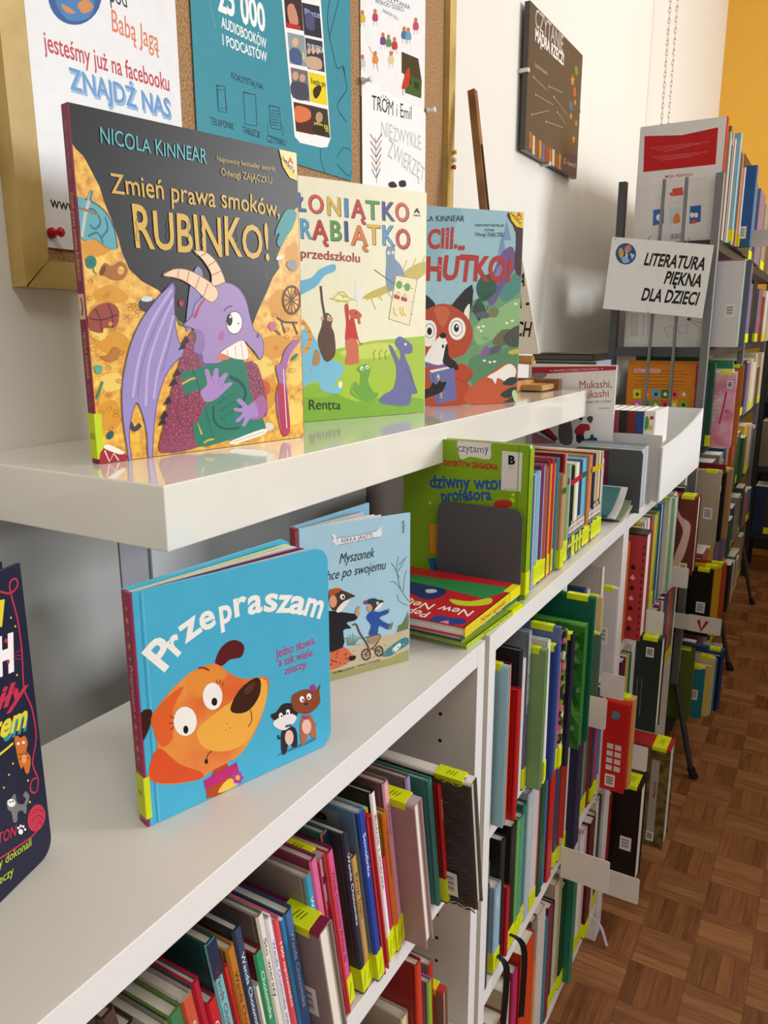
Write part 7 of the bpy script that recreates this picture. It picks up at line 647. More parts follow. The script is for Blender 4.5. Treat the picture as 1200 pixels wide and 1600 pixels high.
ROWS['B0'] = [(0.385,3.655,0.234,0.0,0.0518,'spine','24304a','24304a',0.17,1,None,'f0f0f0',None),
 (0.4374,3.655,0.233,0.0,0.0383,'spine','3a3a34','3a3a34',0.17,1,None,'f0f0f0',None),
 (0.4763,3.655,0.201,0.0,0.054,'spine','6a1c1c','6a1c1c',0.17,1,None,'f0f0f0',None),
 (0.5309,3.655,0.238,0.0,0.045,'spine','24304a','24304a',0.17,1,None,'f0f0f0',None),
 (0.5766,3.655,0.23,0.0,0.0383,'spine','3a3a34','3a3a34',0.17,1,None,'f0f0f0',None),
 (0.6155,3.655,0.214,0.0,0.036,'spine','3a3a34','3a3a34',0.17,1,None,'f0f0f0',None),
 (0.6521,3.655,0.231,0.0,0.0383,'spine','8a1c20','8a1c20',0.17,1,None,'f0f0f0',None),
 (0.691,3.655,0.216,0.0,0.0518,'spine','24304a','24304a',0.17,1,None,'f0f0f0',None),
 (0.7434,3.655,0.223,0.0,0.036,'spine','24304a','24304a',0.17,1,None,'f0f0f0',None)]
ROWS['B1'] = [(0.385,3.655,0.216,0.0,0.0479,'spine','7a6a54','7a6a54',0.17,1,None,'f0f0f0',None),
 (0.4335,3.655,0.24,0.0,0.0414,'spine','b02424','b02424',0.17,1,None,'f0f0f0',None),
 (0.4754,3.655,0.212,0.0,0.0479,'spine','b02424','b02424',0.17,1,None,'f0f0f0',None),
 (0.5239,3.655,0.224,0.0,0.0414,'spine','b02424','b02424',0.17,1,None,'f0f0f0',None),
 (0.5659,3.655,0.237,0.0,0.0414,'spine','7a6a54','7a6a54',0.17,1,None,'f0f0f0',None),
 (0.6078,3.655,0.213,0.0,0.0457,'spine','1c1c20','1c1c20',0.17,1,None,'f0f0f0',None),
 (0.6541,3.655,0.208,0.0,0.0392,'spine','1c1c20','1c1c20',0.17,1,None,'f0f0f0',None),
 (0.6939,3.655,0.222,0.0,0.0501,'spine','b02424','b02424',0.17,1,None,'f0f0f0',None),
 (0.7446,3.655,0.204,0.0,0.0348,'spine','7a6a54','7a6a54',0.17,1,None,'f0f0f0',None)]
ROWS['B2'] = [(0.385,3.655,0.231,0.0,0.0519,'spine','3a3a30','3a3a30',0.17,1,None,'f0f0f0',None),
 (0.4375,3.655,0.239,0.0,0.0455,'spine','c02428','c02428',0.17,1,None,'f0f0f0',None),
 (0.4836,3.655,0.22,0.0,0.0498,'spine','b01c20','b01c20',0.17,1,None,'f0f0f0',None),
 (0.534,3.655,0.202,0.0,0.0368,'spine','8a2a24','8a2a24',0.17,1,None,'f0f0f0',None),
 (0.5714,3.655,0.238,0.0,0.0433,'spine','8a2a24','8a2a24',0.17,1,None,'f0f0f0',None),
 (0.6153,3.655,0.217,0.0,0.0346,'spine','3a3a30','3a3a30',0.17,1,None,'f0f0f0',None),
 (0.6505,3.655,0.219,0.0,0.0455,'spine','c02428','c02428',0.17,1,None,'f0f0f0',None),
 (0.6966,3.655,0.208,0.0,0.0346,'spine','8a2a24','8a2a24',0.17,1,None,'f0f0f0',None),
 (0.7318,3.655,0.229,0.0,0.0476,'spine','8a2a24','8a2a24',0.17,1,None,'f0f0f0',None)]
ROWS['B3'] = [(0.385,3.655,0.24,0.0,0.0508,'spine','2a2a2c','2a2a2c',0.17,1,None,'f0f0f0',None),
 (0.4364,3.655,0.204,0.0,0.0445,'spine','c8981a','c8981a',0.17,1,None,'f0f0f0',None),
 (0.4815,3.655,0.212,0.0,0.0402,'spine','8a5a2c','8a5a2c',0.17,1,None,'f0f0f0',None),
 (0.5223,3.655,0.216,0.0,0.0487,'spine','2a2a2c','2a2a2c',0.17,1,None,'f0f0f0',None),
 (0.5716,3.655,0.2,0.0,0.0381,'spine','2a2a2c','2a2a2c',0.17,1,None,'f0f0f0',None),
 (0.6103,3.655,0.234,0.0,0.0487,'spine','c8981a','c8981a',0.17,1,None,'f0f0f0',None),
 (0.6596,3.655,0.211,0.0,0.0339,'spine','c8981a','c8981a',0.17,1,None,'f0f0f0',None),
 (0.6941,3.655,0.217,0.0,0.0402,'spine','3a5a3a','3a5a3a',0.17,1,None,'f0f0f0',None),
 (0.7349,3.655,0.234,0.0,0.0445,'spine','c8981a','c8981a',0.17,1,None,'f0f0f0',None)]
for k in ROWS: ROWS[k] = [dict(zip(RK, t)) for t in ROWS[k]]
for k in ROWS:
    for d in ROWS[k]:
        if k[0] == "B": d["clampd"] = 0
PLATES = [['white card divider beside the big green leaf-patterned book,upper shelf',0.385,0.419,0.728,0.5713,0.6234,None,0.617],['white card divider at the far end of the middle bookcase,upper shelf',0.385,0.4242,0.82,0.5822,0.6253,None,0.617],['long white card divider sticking out low on the middle bookcase,nearer one',0.3842,0.4581,0.646,0.3499,0.4037,None,0.377],['long white card divider sticking out low on the middle bookcase,farther one',0.384,0.4691,0.85,0.1852,0.2366,None,0.377],['white card divider under the dark green book on the farthest bookcase',0.3832,0.4375,1.012,0.3516,0.4026,None,0.377],['white card divider beside the red ornamented book,farthest bookcase',0.3828,0.4226,1.152,0.5779,0.6289,None,0.617],['white card divider below the brown book with pale blot,farthest bookcase',0.3859,0.4302,1.382,0.6129,0.6603,None,0.617],['white card with a red V sticking out of the metal rack',0.41,0.4873,1.608,0.4301,0.4745,[['s','b01c28',80,[230,330,310,60,440,330],0]],0.392],['small white card low on the metal rack,near its end',0.4196,0.4461,2.164,0.1478,0.1967,None,0.142],['small white card in the middle of the metal rack',0.4093,0.4437,1.984,0.6513,0.6971,None,0.642],['white card divider on the top shelf of the metal rack',0.41,0.4851,2.028,1.4038,1.447,None,1.392]]
PINS = [('red push pin on the left white library poster',0.1143,1.2696,0.0145,'c01820'),('white push pin holding the left side of the hand-lettered sheet',0.6742,1.5393,0.016,'e8e8e8'),('white push pin holding the right side of the hand-lettered sheet',0.883,1.5448,0.016,'e8e8e8'),('yellow push pin at the right edge of the cork board',0.9731,1.4948,0.0135,'d8a81c'),('white push pin between the yellow and red pins on the right edge',0.9736,1.4819,0.0135,'d8d4c8'),('red push pin lowest on the right edge of the cork board',0.9714,1.4696,0.0135,'b01c24')]
EAS = [(0.05,0.9902,1.5964),(0.09,0.9654,1.394)]
DOW = (0.1696,1.03,1.1258)
BRD = [(-0.014800000000000008,1.1340999999999999),(0.1852,1.1381),(0.1281,1.3123),(-0.04190000000000002,1.3123)]
NOTE = [('POEZJA',0.0688,1.2693,0.1386,1.2624,0.0255),('ŁADNA -',0.0625,1.2273,0.1529,1.221,0.0278),('NOWYCH',0.0537,1.1741,0.1636,1.1694,0.0289)]
SIGN = [(0.1475,1.585,1.2343),(0.38,1.585,1.2089),(0.3948,1.6,1.3783),(0.1609,1.6,1.4032)]
PILE_POS = (0.3008, 0.3540, 0.8782); PILE_W, PILE_H = 0.1525, 0.1560
# ------------------------------------------------------------------ the room
WHITE = 'e6e3db'
def slab(name, lo, hi, m, bevel=0):
    b = MB(); b.box(lo, hi, m); return struct(b.build(name, bevel=bevel))
def floor_mat():
    m = bpy.data.materials.new('parquet'); m.use_nodes = True; nt = m.node_tree; N = nt.nodes; L = nt.links; b = N['Principled BSDF']
    geo = N.new('ShaderNodeNewGeometry'); sep = N.new('ShaderNodeSeparateXYZ'); L.new(geo.outputs['Position'], sep.inputs[0])
    def mt(op, a, c=None, d=None):
        n = N.new('ShaderNodeMath'); n.operation = op
        for i, q in enumerate((a, c, d)):
            if q is None: continue
            if isinstance(q, (int, float)): n.inputs[i].default_value = q
            else: L.new(q, n.inputs[i])
        return n.outputs[0]
    X = mt('DIVIDE', mt('SUBTRACT', sep.outputs[0], .4525-1.0), .1); Y = mt('DIVIDE', mt('SUBTRACT', sep.outputs[1], .822-6*.10355), .10355)
    cx, cy = mt('FLOOR', X), mt('FLOOR', Y); par = mt('MODULO', mt('ADD', mt('ADD', cx, cy), 200), 2)
    u, v = mt('FRACT', X), mt('FRACT', Y)
    cross = mt('ADD', mt('MULTIPLY', u, mt('SUBTRACT', 1, par)), mt('MULTIPLY', v, par))      # across the strips
    along = mt('ADD', mt('MULTIPLY', v, mt('SUBTRACT', 1, par)), mt('MULTIPLY', u, par))
    st = mt('MULTIPLY', cross, 4); sid = mt('FLOOR', st); fr = mt('FRACT', st)
    vec = N.new('ShaderNodeCombineXYZ'); L.new(mt('ADD', cx, mt('MULTIPLY', sid, 17.3)), vec.inputs[0]); L.new(mt('ADD', cy, mt('MULTIPLY', sid, 5.1)), vec.inputs[1])
    wn = N.new('ShaderNodeTexWhiteNoise'); wn.noise_dimensions = '2D'; L.new(vec.outputs[0], wn.inputs['Vector'])
    gv = N.new('ShaderNodeCombineXYZ'); L.new(mt('ADD', mt('MULTIPLY', along, .55), mt('MULTIPLY', wn.outputs['Value'], 40)), gv.inputs[0]); L.new(mt('ADD', mt('MULTIPLY', cross, 7), mt('MULTIPLY', cy, 3.7)), gv.inputs[1]); L.new(cx, gv.inputs[2])
    ns = N.new('ShaderNodeTexNoise'); ns.inputs['Scale'].default_value = 2.2; ns.inputs['Detail'].default_value = 5; ns.inputs['Roughness'].default_value = .62; L.new(gv.outputs[0], ns.inputs['Vector'])
    r = N.new('ShaderNodeValToRGB'); e = r.color_ramp.elements; e[0].position = .25; e[0].color = lin('764826'); e[1].position = .75; e[1].color = lin('ae774a')
    L.new(mt('ADD', ns.outputs['Fac'], mt('MULTIPLY', mt('SUBTRACT', wn.outputs['Value'], .5), .34)), r.inputs[0])
    dk = N.new('ShaderNodeMix'); dk.data_type = 'RGBA'; dk.inputs['B'].default_value = lin('4a2c18'); L.new(r.outputs[0], dk.inputs['A'])
    ed = mt('MINIMUM', mt('MINIMUM', fr, mt('SUBTRACT', 1, fr)), mt('MULTIPLY', mt('MINIMUM', along, mt('SUBTRACT', 1, along)), 4))
    L.new(mt('MULTIPLY', mt('LESS_THAN', ed, .03), .55), dk.inputs['Factor'])
    dd = N.new('ShaderNodeMix'); dd.data_type = 'RGBA'; dd.blend_type = 'MULTIPLY'; dd.inputs['B'].default_value = lin('e6dace'); L.new(dk.outputs['Result'], dd.inputs['A']); L.new(mt('MULTIPLY', mt('SUBTRACT', 1, par), 1), dd.inputs['Factor'])
    L.new(dd.outputs['Result'], b.inputs['Base Color']); b.inputs['Roughness'].default_value = .42
    return m
fb = MB(); fb.box((-.02, -3.2, -.05), (4.3, 4.15, 0), floor_mat()); struct(fb.build('floor'))
slab('wall_left', (-.12, -3.2, 0), (0, 4.1, 3.05), M(WHITE, .6, .3, .02, 9, .35))
slab('wall_back', (-.12, 4.1, 0), (4.3, 4.22, 3.05), M('efb645', .6, .3, .03, 8, .2))
slab('wall_front', (-.12, -3.32, 0), (4.3, -3.2, 3.05), M('e6e0d2', .6, .3, .02, 9))
slab('ceiling', (-.12, -3.32, 3.05), (4.3, 4.22, 3.15), M('eeebe4', .7, .2, .02, 9))
b = MB()                                              # right wall with two window openings
wm = M('e6e2d8', .6, .3, .02, 9)
b.box((4.2, -3.2, 0), (4.3, 4.1, .85), wm); b.box((4.2, -3.2, 2.6), (4.3, 4.1, 3.05), wm)
for y0, y1 in ((-3.2, -1.6), (.6, 1.0), (3.2, 4.1)): b.box((4.2, y0, .85), (4.3, y1, 2.6), wm)
struct(b.build('wall_right'))
for n, (y0, y1) in enumerate(((-1.6, .6), (1.0, 3.2))):
    b = MB(); fm = M('f0efea', .35, .5, .01)
    for a, c, d, e in ((y0, y0+.06, .85, 2.6), (y1-.06, y1, .85, 2.6), (y0+.06, y1-.06, .85, .91), (y0+.06, y1-.06, 2.54, 2.6), ((y0+y1)/2-.04, (y0+y1)/2+.04, .91, 2.54)): b.box((4.22, a, d), (4.28, c, e), fm)
    struct(b.build('window_%d' % (n+1)))
slab('baseboard_left', (0, .7, 0), (.015, 4.1, .09), M('8a6a4a', .5))
# painted lower wall behind the shelves
GREY = M('cfcecb', .22, .5, .05, 14, .15)
slab('trim_1', (0, -3.2, 0), (.012, .163, 1.017), GREY)
slab('trim_2', (0, .1655, 0), (.012, .206, 1.017), M('b8b8c0', .3, .5, .03, 14, .1))
b = MB(); pm = M('e8eaec', .3, .5, .03, 12, .1); b.box((0, .2065, 0), (.016, .675, 1.017), pm); struct(b.build('trim_3'))
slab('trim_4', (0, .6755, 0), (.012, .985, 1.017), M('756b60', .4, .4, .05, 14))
# ------------------------------------------------------------------ floating shelf
b = MB(); b.box((.0005, 0, 1.02), (.26, 1.085, 1.07), M('efece2', .11, .5, .015, 6, 0, 0, .6))
tag(b.build('floating_shelf', bevel=.0012), 'glossy white floating wall shelf carrying the picture books under the cork board', 'shelf')
# ------------------------------------------------------------------ white bookcases
SHELF = M('dedad2', .33, .45, .015, 10)
EDGE = M('e9e9e9', .33, .45, .01, 10)
HOLE = M('141210', .8)
def bookcase(y0, y1, label, levels, x0=.155, x1=.38):
    t = thing('bookcase', label, 'bookcase', (x0, y0, 0), group='white bookcases along the wall'); W = y1-y0; D = x1-x0; th = .0185
    for ya in (0, W-th):
        b = MB(); b.box((0, ya, 0), (D, ya+th, .86), {'': SHELF, 'r': EDGE})
        fy = ya+th if ya == 0 else ya
        for xx in (D-.042, .035):
            for k in range(24):
                z = .10+k*.032; dirn = 1 if ya == 0 else -1
                q = [(xx+.0022*math.cos(a*PI/4), fy+dirn*.0003, z+.0022*math.sin(a*PI/4)) for a in range(8)]
                b.face(q if dirn < 0 else q[::-1], HOLE)
        b.build('side_panel', t)
    for z in levels:
        b = MB(); b.box((.006, th, z-.0235), (D-(.0 if z > .8 else .004), W-th, z), {'': SHELF, 'r': EDGE}); b.build('shelf_board', t, bevel=.0006)
    b = MB(); b.box((0, th, .06), (.006, W-th, .83), SHELF); b.build('back_panel', t)
    b = MB(); b.box((D-.04, th, 0), (D-.024, W-th, .066), SHELF); b.build('plinth', t)
    return t
bookcase(-.86, .3225, 'nearest white bookcase under the floating shelf, its wide top holding the dog book', (.86, .615, .375, .09))
bookcase(.3355, .9555, 'middle white bookcase in the row, comics standing on its top', (.86, .615, .375, .09))
bookcase(.957, 1.578, 'farthest white bookcase in the row, a white box standing on its top', (.86, .615, .375, .09))
# ------------------------------------------------------------------ display books
PAPER = M('e9e3d4', .7, .2, .03, 200)
TAGC = 'd9e617'
def rounded(w, h, r, only=None):
    p = []
    for cx, cy, a0, k in ((w-r, r, -PI/2, 'br'), (w-r, h-r, 0, 'tr'), (r, h-r, PI/2, 'tl'), (r, r, PI, 'bl')):
        if only and k not in only: p.append({'br': (w, 0), 'tr': (w, h), 'tl': (0, h), 'bl': (0, 0)}[k]); continue
        p += [(cx+r*math.cos(a0+i*PI/12), cy+r*math.sin(a0+i*PI/12)) for i in range(7)]
    return p
def display_book(key, label, base, back, spine, th, t=.0022, spine_art=None, tagz=None, gap=0, rx=0, pages=PAPER):
    (x, y, yaw, w, h, z) = BK[key]
    r = thing('picture_book', label, 'book', (x, y, z+.0004), yaw, 0, rx, 'picture books facing out on the shelves')
    bm = M(base)
    b = MB(); b.box((0, 0, 0), (w, t, h), bm); art(b, ART[key], (0, 0, 0), (1, 0, 0), (0, 0, 1), w, h); b.build('front_cover', r)
    b = MB(); b.box((0, th-t, 0), (w, th, h), M(back)); b.build('back_cover', r)
    b = MB(); b.box((-.0012, 0, 0), (0, th, h), M(spine))
    if spine_art: art(b, ART[spine_art], (-.0012, th, 0), (0, -1, 0), (0, 0, 1), th, h)
    spo = b.build('spine', r)
    b = MB(); b.box((.0002, t, .003), (w-.004, th-t, h-.003), pages); b.build('page_block', r)
    if tagz:
        b = MB(); b.box((-.0019, -.0004, tagz[0]), (.0045, th+.0004, tagz[1]), M('c4d61c'))
        art(b, [('t', '3a3f10', 'IN', [18, (tagz[1]-tagz[0])*4200, 88, (tagz[1]-tagz[0])*4200], 60, 0, 0, 0)], (-.0019, th, tagz[0]), (0, -1, 0), (0, 0, 1), th, .05); b.build('spine_label', spo)
    return r
display_book('dragon', 'large dark picture book with a purple dragon hugging a green book', '252326', '252326', '7c1440', .0105, spine_art='dragon_spine', tagz=(.004, .042))
display_book('elephant', 'cream picture book with multicoloured capital letters and small animals on grass', 'f0eccf', 'f0eccf', 'e8e2c0', .010)
display_book('fox', 'pale blue picture book with an orange fox holding a purple book', '9cc3cd', '9cc3cd', '6f9aa8', .010)
# board book: fanned thick pages, rounded corners
def board_book():
    (x, y, yaw, w, h, z) = BK['dog']
    r = thing('board_book', 'bright blue board book with a big orange dog head on its cover', 'book', (x, y, z+.0004), yaw, group='picture books facing out on the shelves')
    m = M('4ab2d6', .32); pr = rounded(w, h, .012, ('br', 'tr'))
    b = MB(); b.prism(pr, lambda u, v, q: (u, q, v), 0, .0028, m); art(b, ART['dog'], (0, 0, 0), (1, 0, 0), (0, 0, 1), w, h, rough=.3); b.build('front_cover', r)
    b = MB(); b.box((-.0015, 0, 0), (.0006, .011, h), M('98204c')); art(b, ART['dog_spine'], (-.0015, .011, 0), (0, -1, 0), (0, 0, 1),   .011, h); spo = b.build('spine', r)
    for k, (ang, col, wk) in enumerate(((2.2, 'e6e0d4', w-.006), (4.6, '6a2a5c', w-.005), (7.0, 'dcdcd4', w-.006), (9.2, 'd6d49a', w-.006))):
        b = MB(); a = math.radians(ang); y0 = .0032+k*.0017
        b.prism(rounded(wk, h-.003, .011, ('br', 'tr')), lambda u, v, q: (.001+u*math.cos(a)-q*math.sin(a), y0+u*math.sin(a)+q*math.cos(a), v+.0015), 0, .0014, M(col)); b.build('page', r)
    b = MB(); a = math.radians(11.5)
    b.prism(pr, lambda u, v, q: (u*math.cos(a)-q*math.sin(a), .0105+u*math.sin(a)+q*math.cos(a), v), 0, .0028, m); b.build('back_cover', r)
    b = MB(); b.box((-.0021, -.0004, .006), (.002, .0114, .036), M('d3dc14')); art(b, [('t', '4a4a10', 'IN', [30, 150, 80, 150], 45, 0, 0, 0)], (-.0021, .0114, .006), (0, -1, 0), (0, 0, 1), .011, .03); b.build('spine_label', spo)
board_book()
def mouse_book():
    (x, y, yaw, w, h, z) = BK['mouse']
    r = thing('picture_book', 'light blue picture book with two mice and a pram, standing open on the bookcase', 'book', (x, y, z+.0004), yaw, group='picture books facing out on the shelves')
    m = M('a9d2e5')
    b = MB(); b.box((0, 0, 0), (w, .0022, h), m); art(b, ART['mouse'], (0, 0, 0), (1, 0, 0), (0, 0, 1), w, h); b.build('front_cover', r)
    b = MB(); b.box((-.0005, 0, 0), (.0035, .0105, h), M('b0241f')); b.build('spine', r)
    for k, (ang, col, wk) in enumerate(((1.0, 'e4e2de', w-.004), (3.0, 'eceae6', w-.018), (6.5, 'e2e0da', w-.026), (9, 'dcdad6', w-.03), (18, 'b8bcc0', w-.03), (20, '8a9094', w-.03))):
        a = math.radians(ang); b = MB(); b.box((0, 0, .002), (wk, .0006, h-.002), M(col, .7), Matrix.Translation((.0035, .0026+k*.0011, 0)) @ Matrix.Rotation(a, 4, 'Z')); b.build('page', r)
    b = MB(); b.box((0, 0, 0), (w, .0022, h), M('7fb2cf'), Matrix.Translation((0, .0095, 0)) @ Matrix.Rotation(math.radians(24), 4, 'Z')); b.build('back_cover', r)
mouse_book()
def night_book():
    (x, y, yaw, w, h, z) = BK['night']
    r = thing('picture_book', 'dark navy picture book with red yarn and cats, cut off at the left edge', 'book', (x, y, z+.0004), yaw, group='picture books facing out on the shelves')
    m = M('1a1d36', .45); pr = rounded(w, h, .011, ('br',))
    b = MB(); b.prism(pr, lambda u, v, q: (u, q, v), 0, .0024, m); art(b, ART['night'], (0, 0, 0), (1, 0, 0), (0, 0, 1), w, h, rough=.5); b.build('front_cover', r)
    b = MB(); b.box((.0, .0024, .003), (w-.004, .012, h-.004), PAPER); b.build('page_block', r)
    b = MB(); b.prism(pr, lambda u, v, q: (u, .012+q, v), 0, .0024, m); b.build('back_cover', r)
    b = MB(); b.box((-.0015, 0, 0), (0, .0144, h), m); b.build('spine', r)
night_book()
def green_book():
    (x, y, yaw, w, h, z) = BK['green']
    r = thing('picture_book', 'lime green picture book with blue lettering behind the near grey bookend', 'book', (x, y, z+.0012), 0, group='picture books facing out on the shelves'); m = M('86b018')
    b = MB(); b.box((0, 0, 0), (w, .002, h), m); art(b, ART['green'], (0, 0, 0), (1, 0, 0), (0, 0, 1), w, h); b.build('front_cover', r)
    b = MB(); b.box((w-.0006, .0, 0), (w+.0012, .013, h-.004), M('8cb41e')); art(b, [('t', '5a7a10', 'DETEKTYW ZAGADKA', [45, 1500, 45, 700], 40, 0, 0, 0)], (w+.0012, 0, 0), (0, 1, 0), (0, 0, 1), .013, h); b.build('spine', r)
    b = MB(); b.box((.003, .002, .003), (w-.001, .011, h-.001), PAPER); b.build('page_block', r)
    b = MB(); b.box((0, .011, 0), (w, .013, h), m); b.build('back_cover', r)
    b = MB(); b.box((w-.012, -.0004, .006), (w+.0017, .0134, .034), M(TAGC)); b.build('spine_label', r)
green_book()
display_book('mukashi', 'tall white picture book with red title and a red band along its top', 'eeecea', 'e8e6e2', 'b02a3a', .009)
# ------------------------------------------------------------------ flat pile by the near bookend
def flat_book(name, label, x, y, z, lx, ly, th, rz, cover, spine, items=None, stick=None, group=None, edge_text=None, pages=PAPER):
    """lies flat: spine along +X edge; origin at its centre bottom"""
    r = thing(name, label, 'book', (x, y, z), rz, group=group); t = min(.0014, th*.25); m = M(cover)
    b = MB(); b.box((-lx/2, -ly/2, th-t), (lx/2, ly/2, th), m)
    if items: art(b, items, (-lx/2, -ly/2, th), (1, 0, 0), (0, 1, 0), lx, ly)
    b.build('front_cover', r)
    b = MB(); b.box((-lx/2, -ly/2, 0), (lx/2, ly/2, t), m); b.build('back_cover', r)
    b = MB(); b.box((-lx/2+.002, -ly/2+.002, t), (lx/2-.0012, ly/2-.002, th-t), pages); b.build('page_block', r)
    b = MB(); b.box((lx/2-.0012, -ly/2, 0), (lx/2+.0004, ly/2, th), M(spine))
    if edge_text: art(b, [('t', edge_text[1], edge_text[0], [int(ly*2500), int(th*2500), int(ly*7000), int(th*2500)], int(th*5500), 0, 0, 0)], (lx/2+.0004, -ly/2, 0), (0, 1, 0), (0, 0, 1), ly, th)
    b.build('spine', r)
    if stick:
        b = MB(); b.box((lx/2-.008, ly/2-.034, -.0002), (lx/2+.0009, ly/2-.004, th+.0003), M(stick)); b.build('spine_label', r)
    return r
G = 'picture books in the flat pile'
flat_book('picture_book', 'lime green picture book at the bottom of the flat pile', .302, .368, .8602, .148, .150, .0055, -.04, '9cb82c', 'aac42e', stick=TAGC, group=G, edge_text=('Bajki', '6a7a1a'))
flat_book('picture_book', 'yellow picture book second from the bottom of the flat pile', .296, .364, .8659, .145, .148, .0050, -.02, 'd8c81c', 'b8b02c', group=G)
flat_book('picture_book', 'teal picture book just under the red top book of the flat pile', .300, .357, .8711, .146, .148, .0070, -.03, '1c6a5c', '1f7a6c', group=G, edge_text=('Przygody na wsi', 'c8e8e0'))
flat_book('picture_book', 'red and green picture book on top of the flat pile, title upside down', *PILE_POS, PILE_W, PILE_H, .0115, 0, 'c01f28', 'e2cf2c', ART['pile'], group=G, stick='e8e020', edge_text=('Nowi sąsiedzi', 'b02a20'))
# ------------------------------------------------------------------ bookends
def bookend(label, x0, x1, y, h, r, col):
    t = thing('bookend', label, 'bookend', (x0, y, .8603)); w = x1-x0; m = M(col, .45, .5, .08, 30, .1)
    b = MB(); b.prism(rounded(w, h, r, ('tl', 'tr')), lambda u, v, q: (u, q, v), 0, .0014, m); b.build('upright_plate', t, bevel=.0004)
    b = MB(); b.box((.012, .0014, 0), (w-.012, .1, .0007), m); b.build('foot_plate', t)
bookend('scuffed grey metal bookend in front of the lime green book', .258, .3695, .4525, .1135, .012, '55545a')
bookend('dark grey metal bookend beside the white box', .33, .3895, 1.0, .113, .008, '4a4e50')
# ------------------------------------------------------------------ books standing in rows
NAMES = (('white', lambda h, s, v: s < .16 and v > .78), ('light grey', lambda h, s, v: s < .16 and v > .58), ('grey', lambda h, s, v: s < .16 and v > .32), ('black', lambda h, s, v: v < .22),
 ('cream', lambda h, s, v: .08 < h < .18 and s < .38 and v > .72), ('beige', lambda h, s, v: .04 < h < .18 and s < .48 and v > .55), ('brown', lambda h, s, v: .02 < h < .12 and v < .62), ('orange', lambda h, s, v: .035 < h < .105), ('yellow', lambda h, s, v: .105 <= h < .175),
 ('lime', lambda h, s, v: .175 <= h < .27 and v > .6), ('green', lambda h, s, v: .175 <= h < .46), ('teal', lambda h, s, v: .46 <= h < .53), ('light blue', lambda h, s, v: .53 <= h < .72 and s < .42 and v > .5), ('navy', lambda h, s, v: .53 <= h < .74 and v < .42), ('blue', lambda h, s, v: .53 <= h < .72),
 ('purple', lambda h, s, v: .68 <= h < .84), ('pink', lambda h, s, v: (.84 <= h or h < .04) and s < .62 and v > .6), ('maroon', lambda h, s, v: (.84 <= h or h < .04) and v < .56), ('red', lambda h, s, v: True))
def cname(hx):
    hx = {'forest': '6a5a2c', 'pinkflow': 'd89ab0'}.get(hx, hx)
    h, s, v = colorsys.rgb_to_hsv(*(int(hx[i:i+2], 16)/255 for i in (0, 2, 4)))
    return next(n for n, f in NAMES if f(h, s, v))
ORD = ['first', 'second', 'third', 'fourth', 'fifth', 'sixth', 'seventh', 'eighth', 'ninth', 'tenth', 'eleventh', 'twelfth', 'thirteenth', 'fourteenth', 'fifteenth', 'sixteenth', 'seventeenth', 'eighteenth', 'nineteenth', 'twentieth']
TENS = ['', '', 'twenty', 'thirty', 'forty', 'fifty']
def ordinal(n):
    if n <= 20: return ORD[n-1]
    t, u = divmod(n, 10); return TENS[t] + '-' + ORD[u-1] if u else TENS[t][:-1] + 'ieth'
def barcode(w, h, x, z, s=1.0, col='e6e4e0'):
    it = [('p', col, [int(q*1e4) for q in (x, z, x+.022*s, z, x+.022*s, z+.03*s, x, z+.03*s)], 0)]
    for k in range(9): it.append(('s', '2a2a2a', 5+5*(k % 3), [int(q*1e4) for q in (x+.003*s, z+.005*s+k*.0023*s, x+.018*s, z+.005*s+k*.0023*s)], 0))
    return it
HERR = []
for c in range(24):
    for k in range(46):
        x, z, s = c*.0075, k*.0046, 1 if c % 2 else -1
        HERR.append(('p', '34302c' if (k+c) % 5 else '4a453f', [int(q*1e4) for q in ((x, z-s*.0022, x+.0072, z+s*.0022, x+.0072, z+s*.0022+.0027, x, z-s*.0022+.0027))], 0))
def leaf_items(w, h):
    o = []; r = random.Random(2)
    for k in range(70):
        x, z = w-r.uniform(0, .1), r.uniform(0, h); a = r.uniform(0, 6); L = r.uniform(.02, .045)
        pts = [(x+L*t*math.cos(a+t*.6), z+L*t*math.sin(a+t*.6)) for t in (0, .5, 1)]
        o.append(('s', r.choice(['6fb04a', '2c6a2c', '7ab85a', '357a35']), 70, [int(q*1e4) for p in pts for q in p], 1))
        for j in range(5):
            t = .2+.17*j; px, pz = x+L*t*math.cos(a+t*.6), z+L*t*math.sin(a+t*.6)
            o.append(('s', '1f4a22', 6, [int(q*1e4) for q in (px, pz, px+.008*math.cos(a+1.2), pz+.008*math.sin(a+1.2))], 0))
    return o
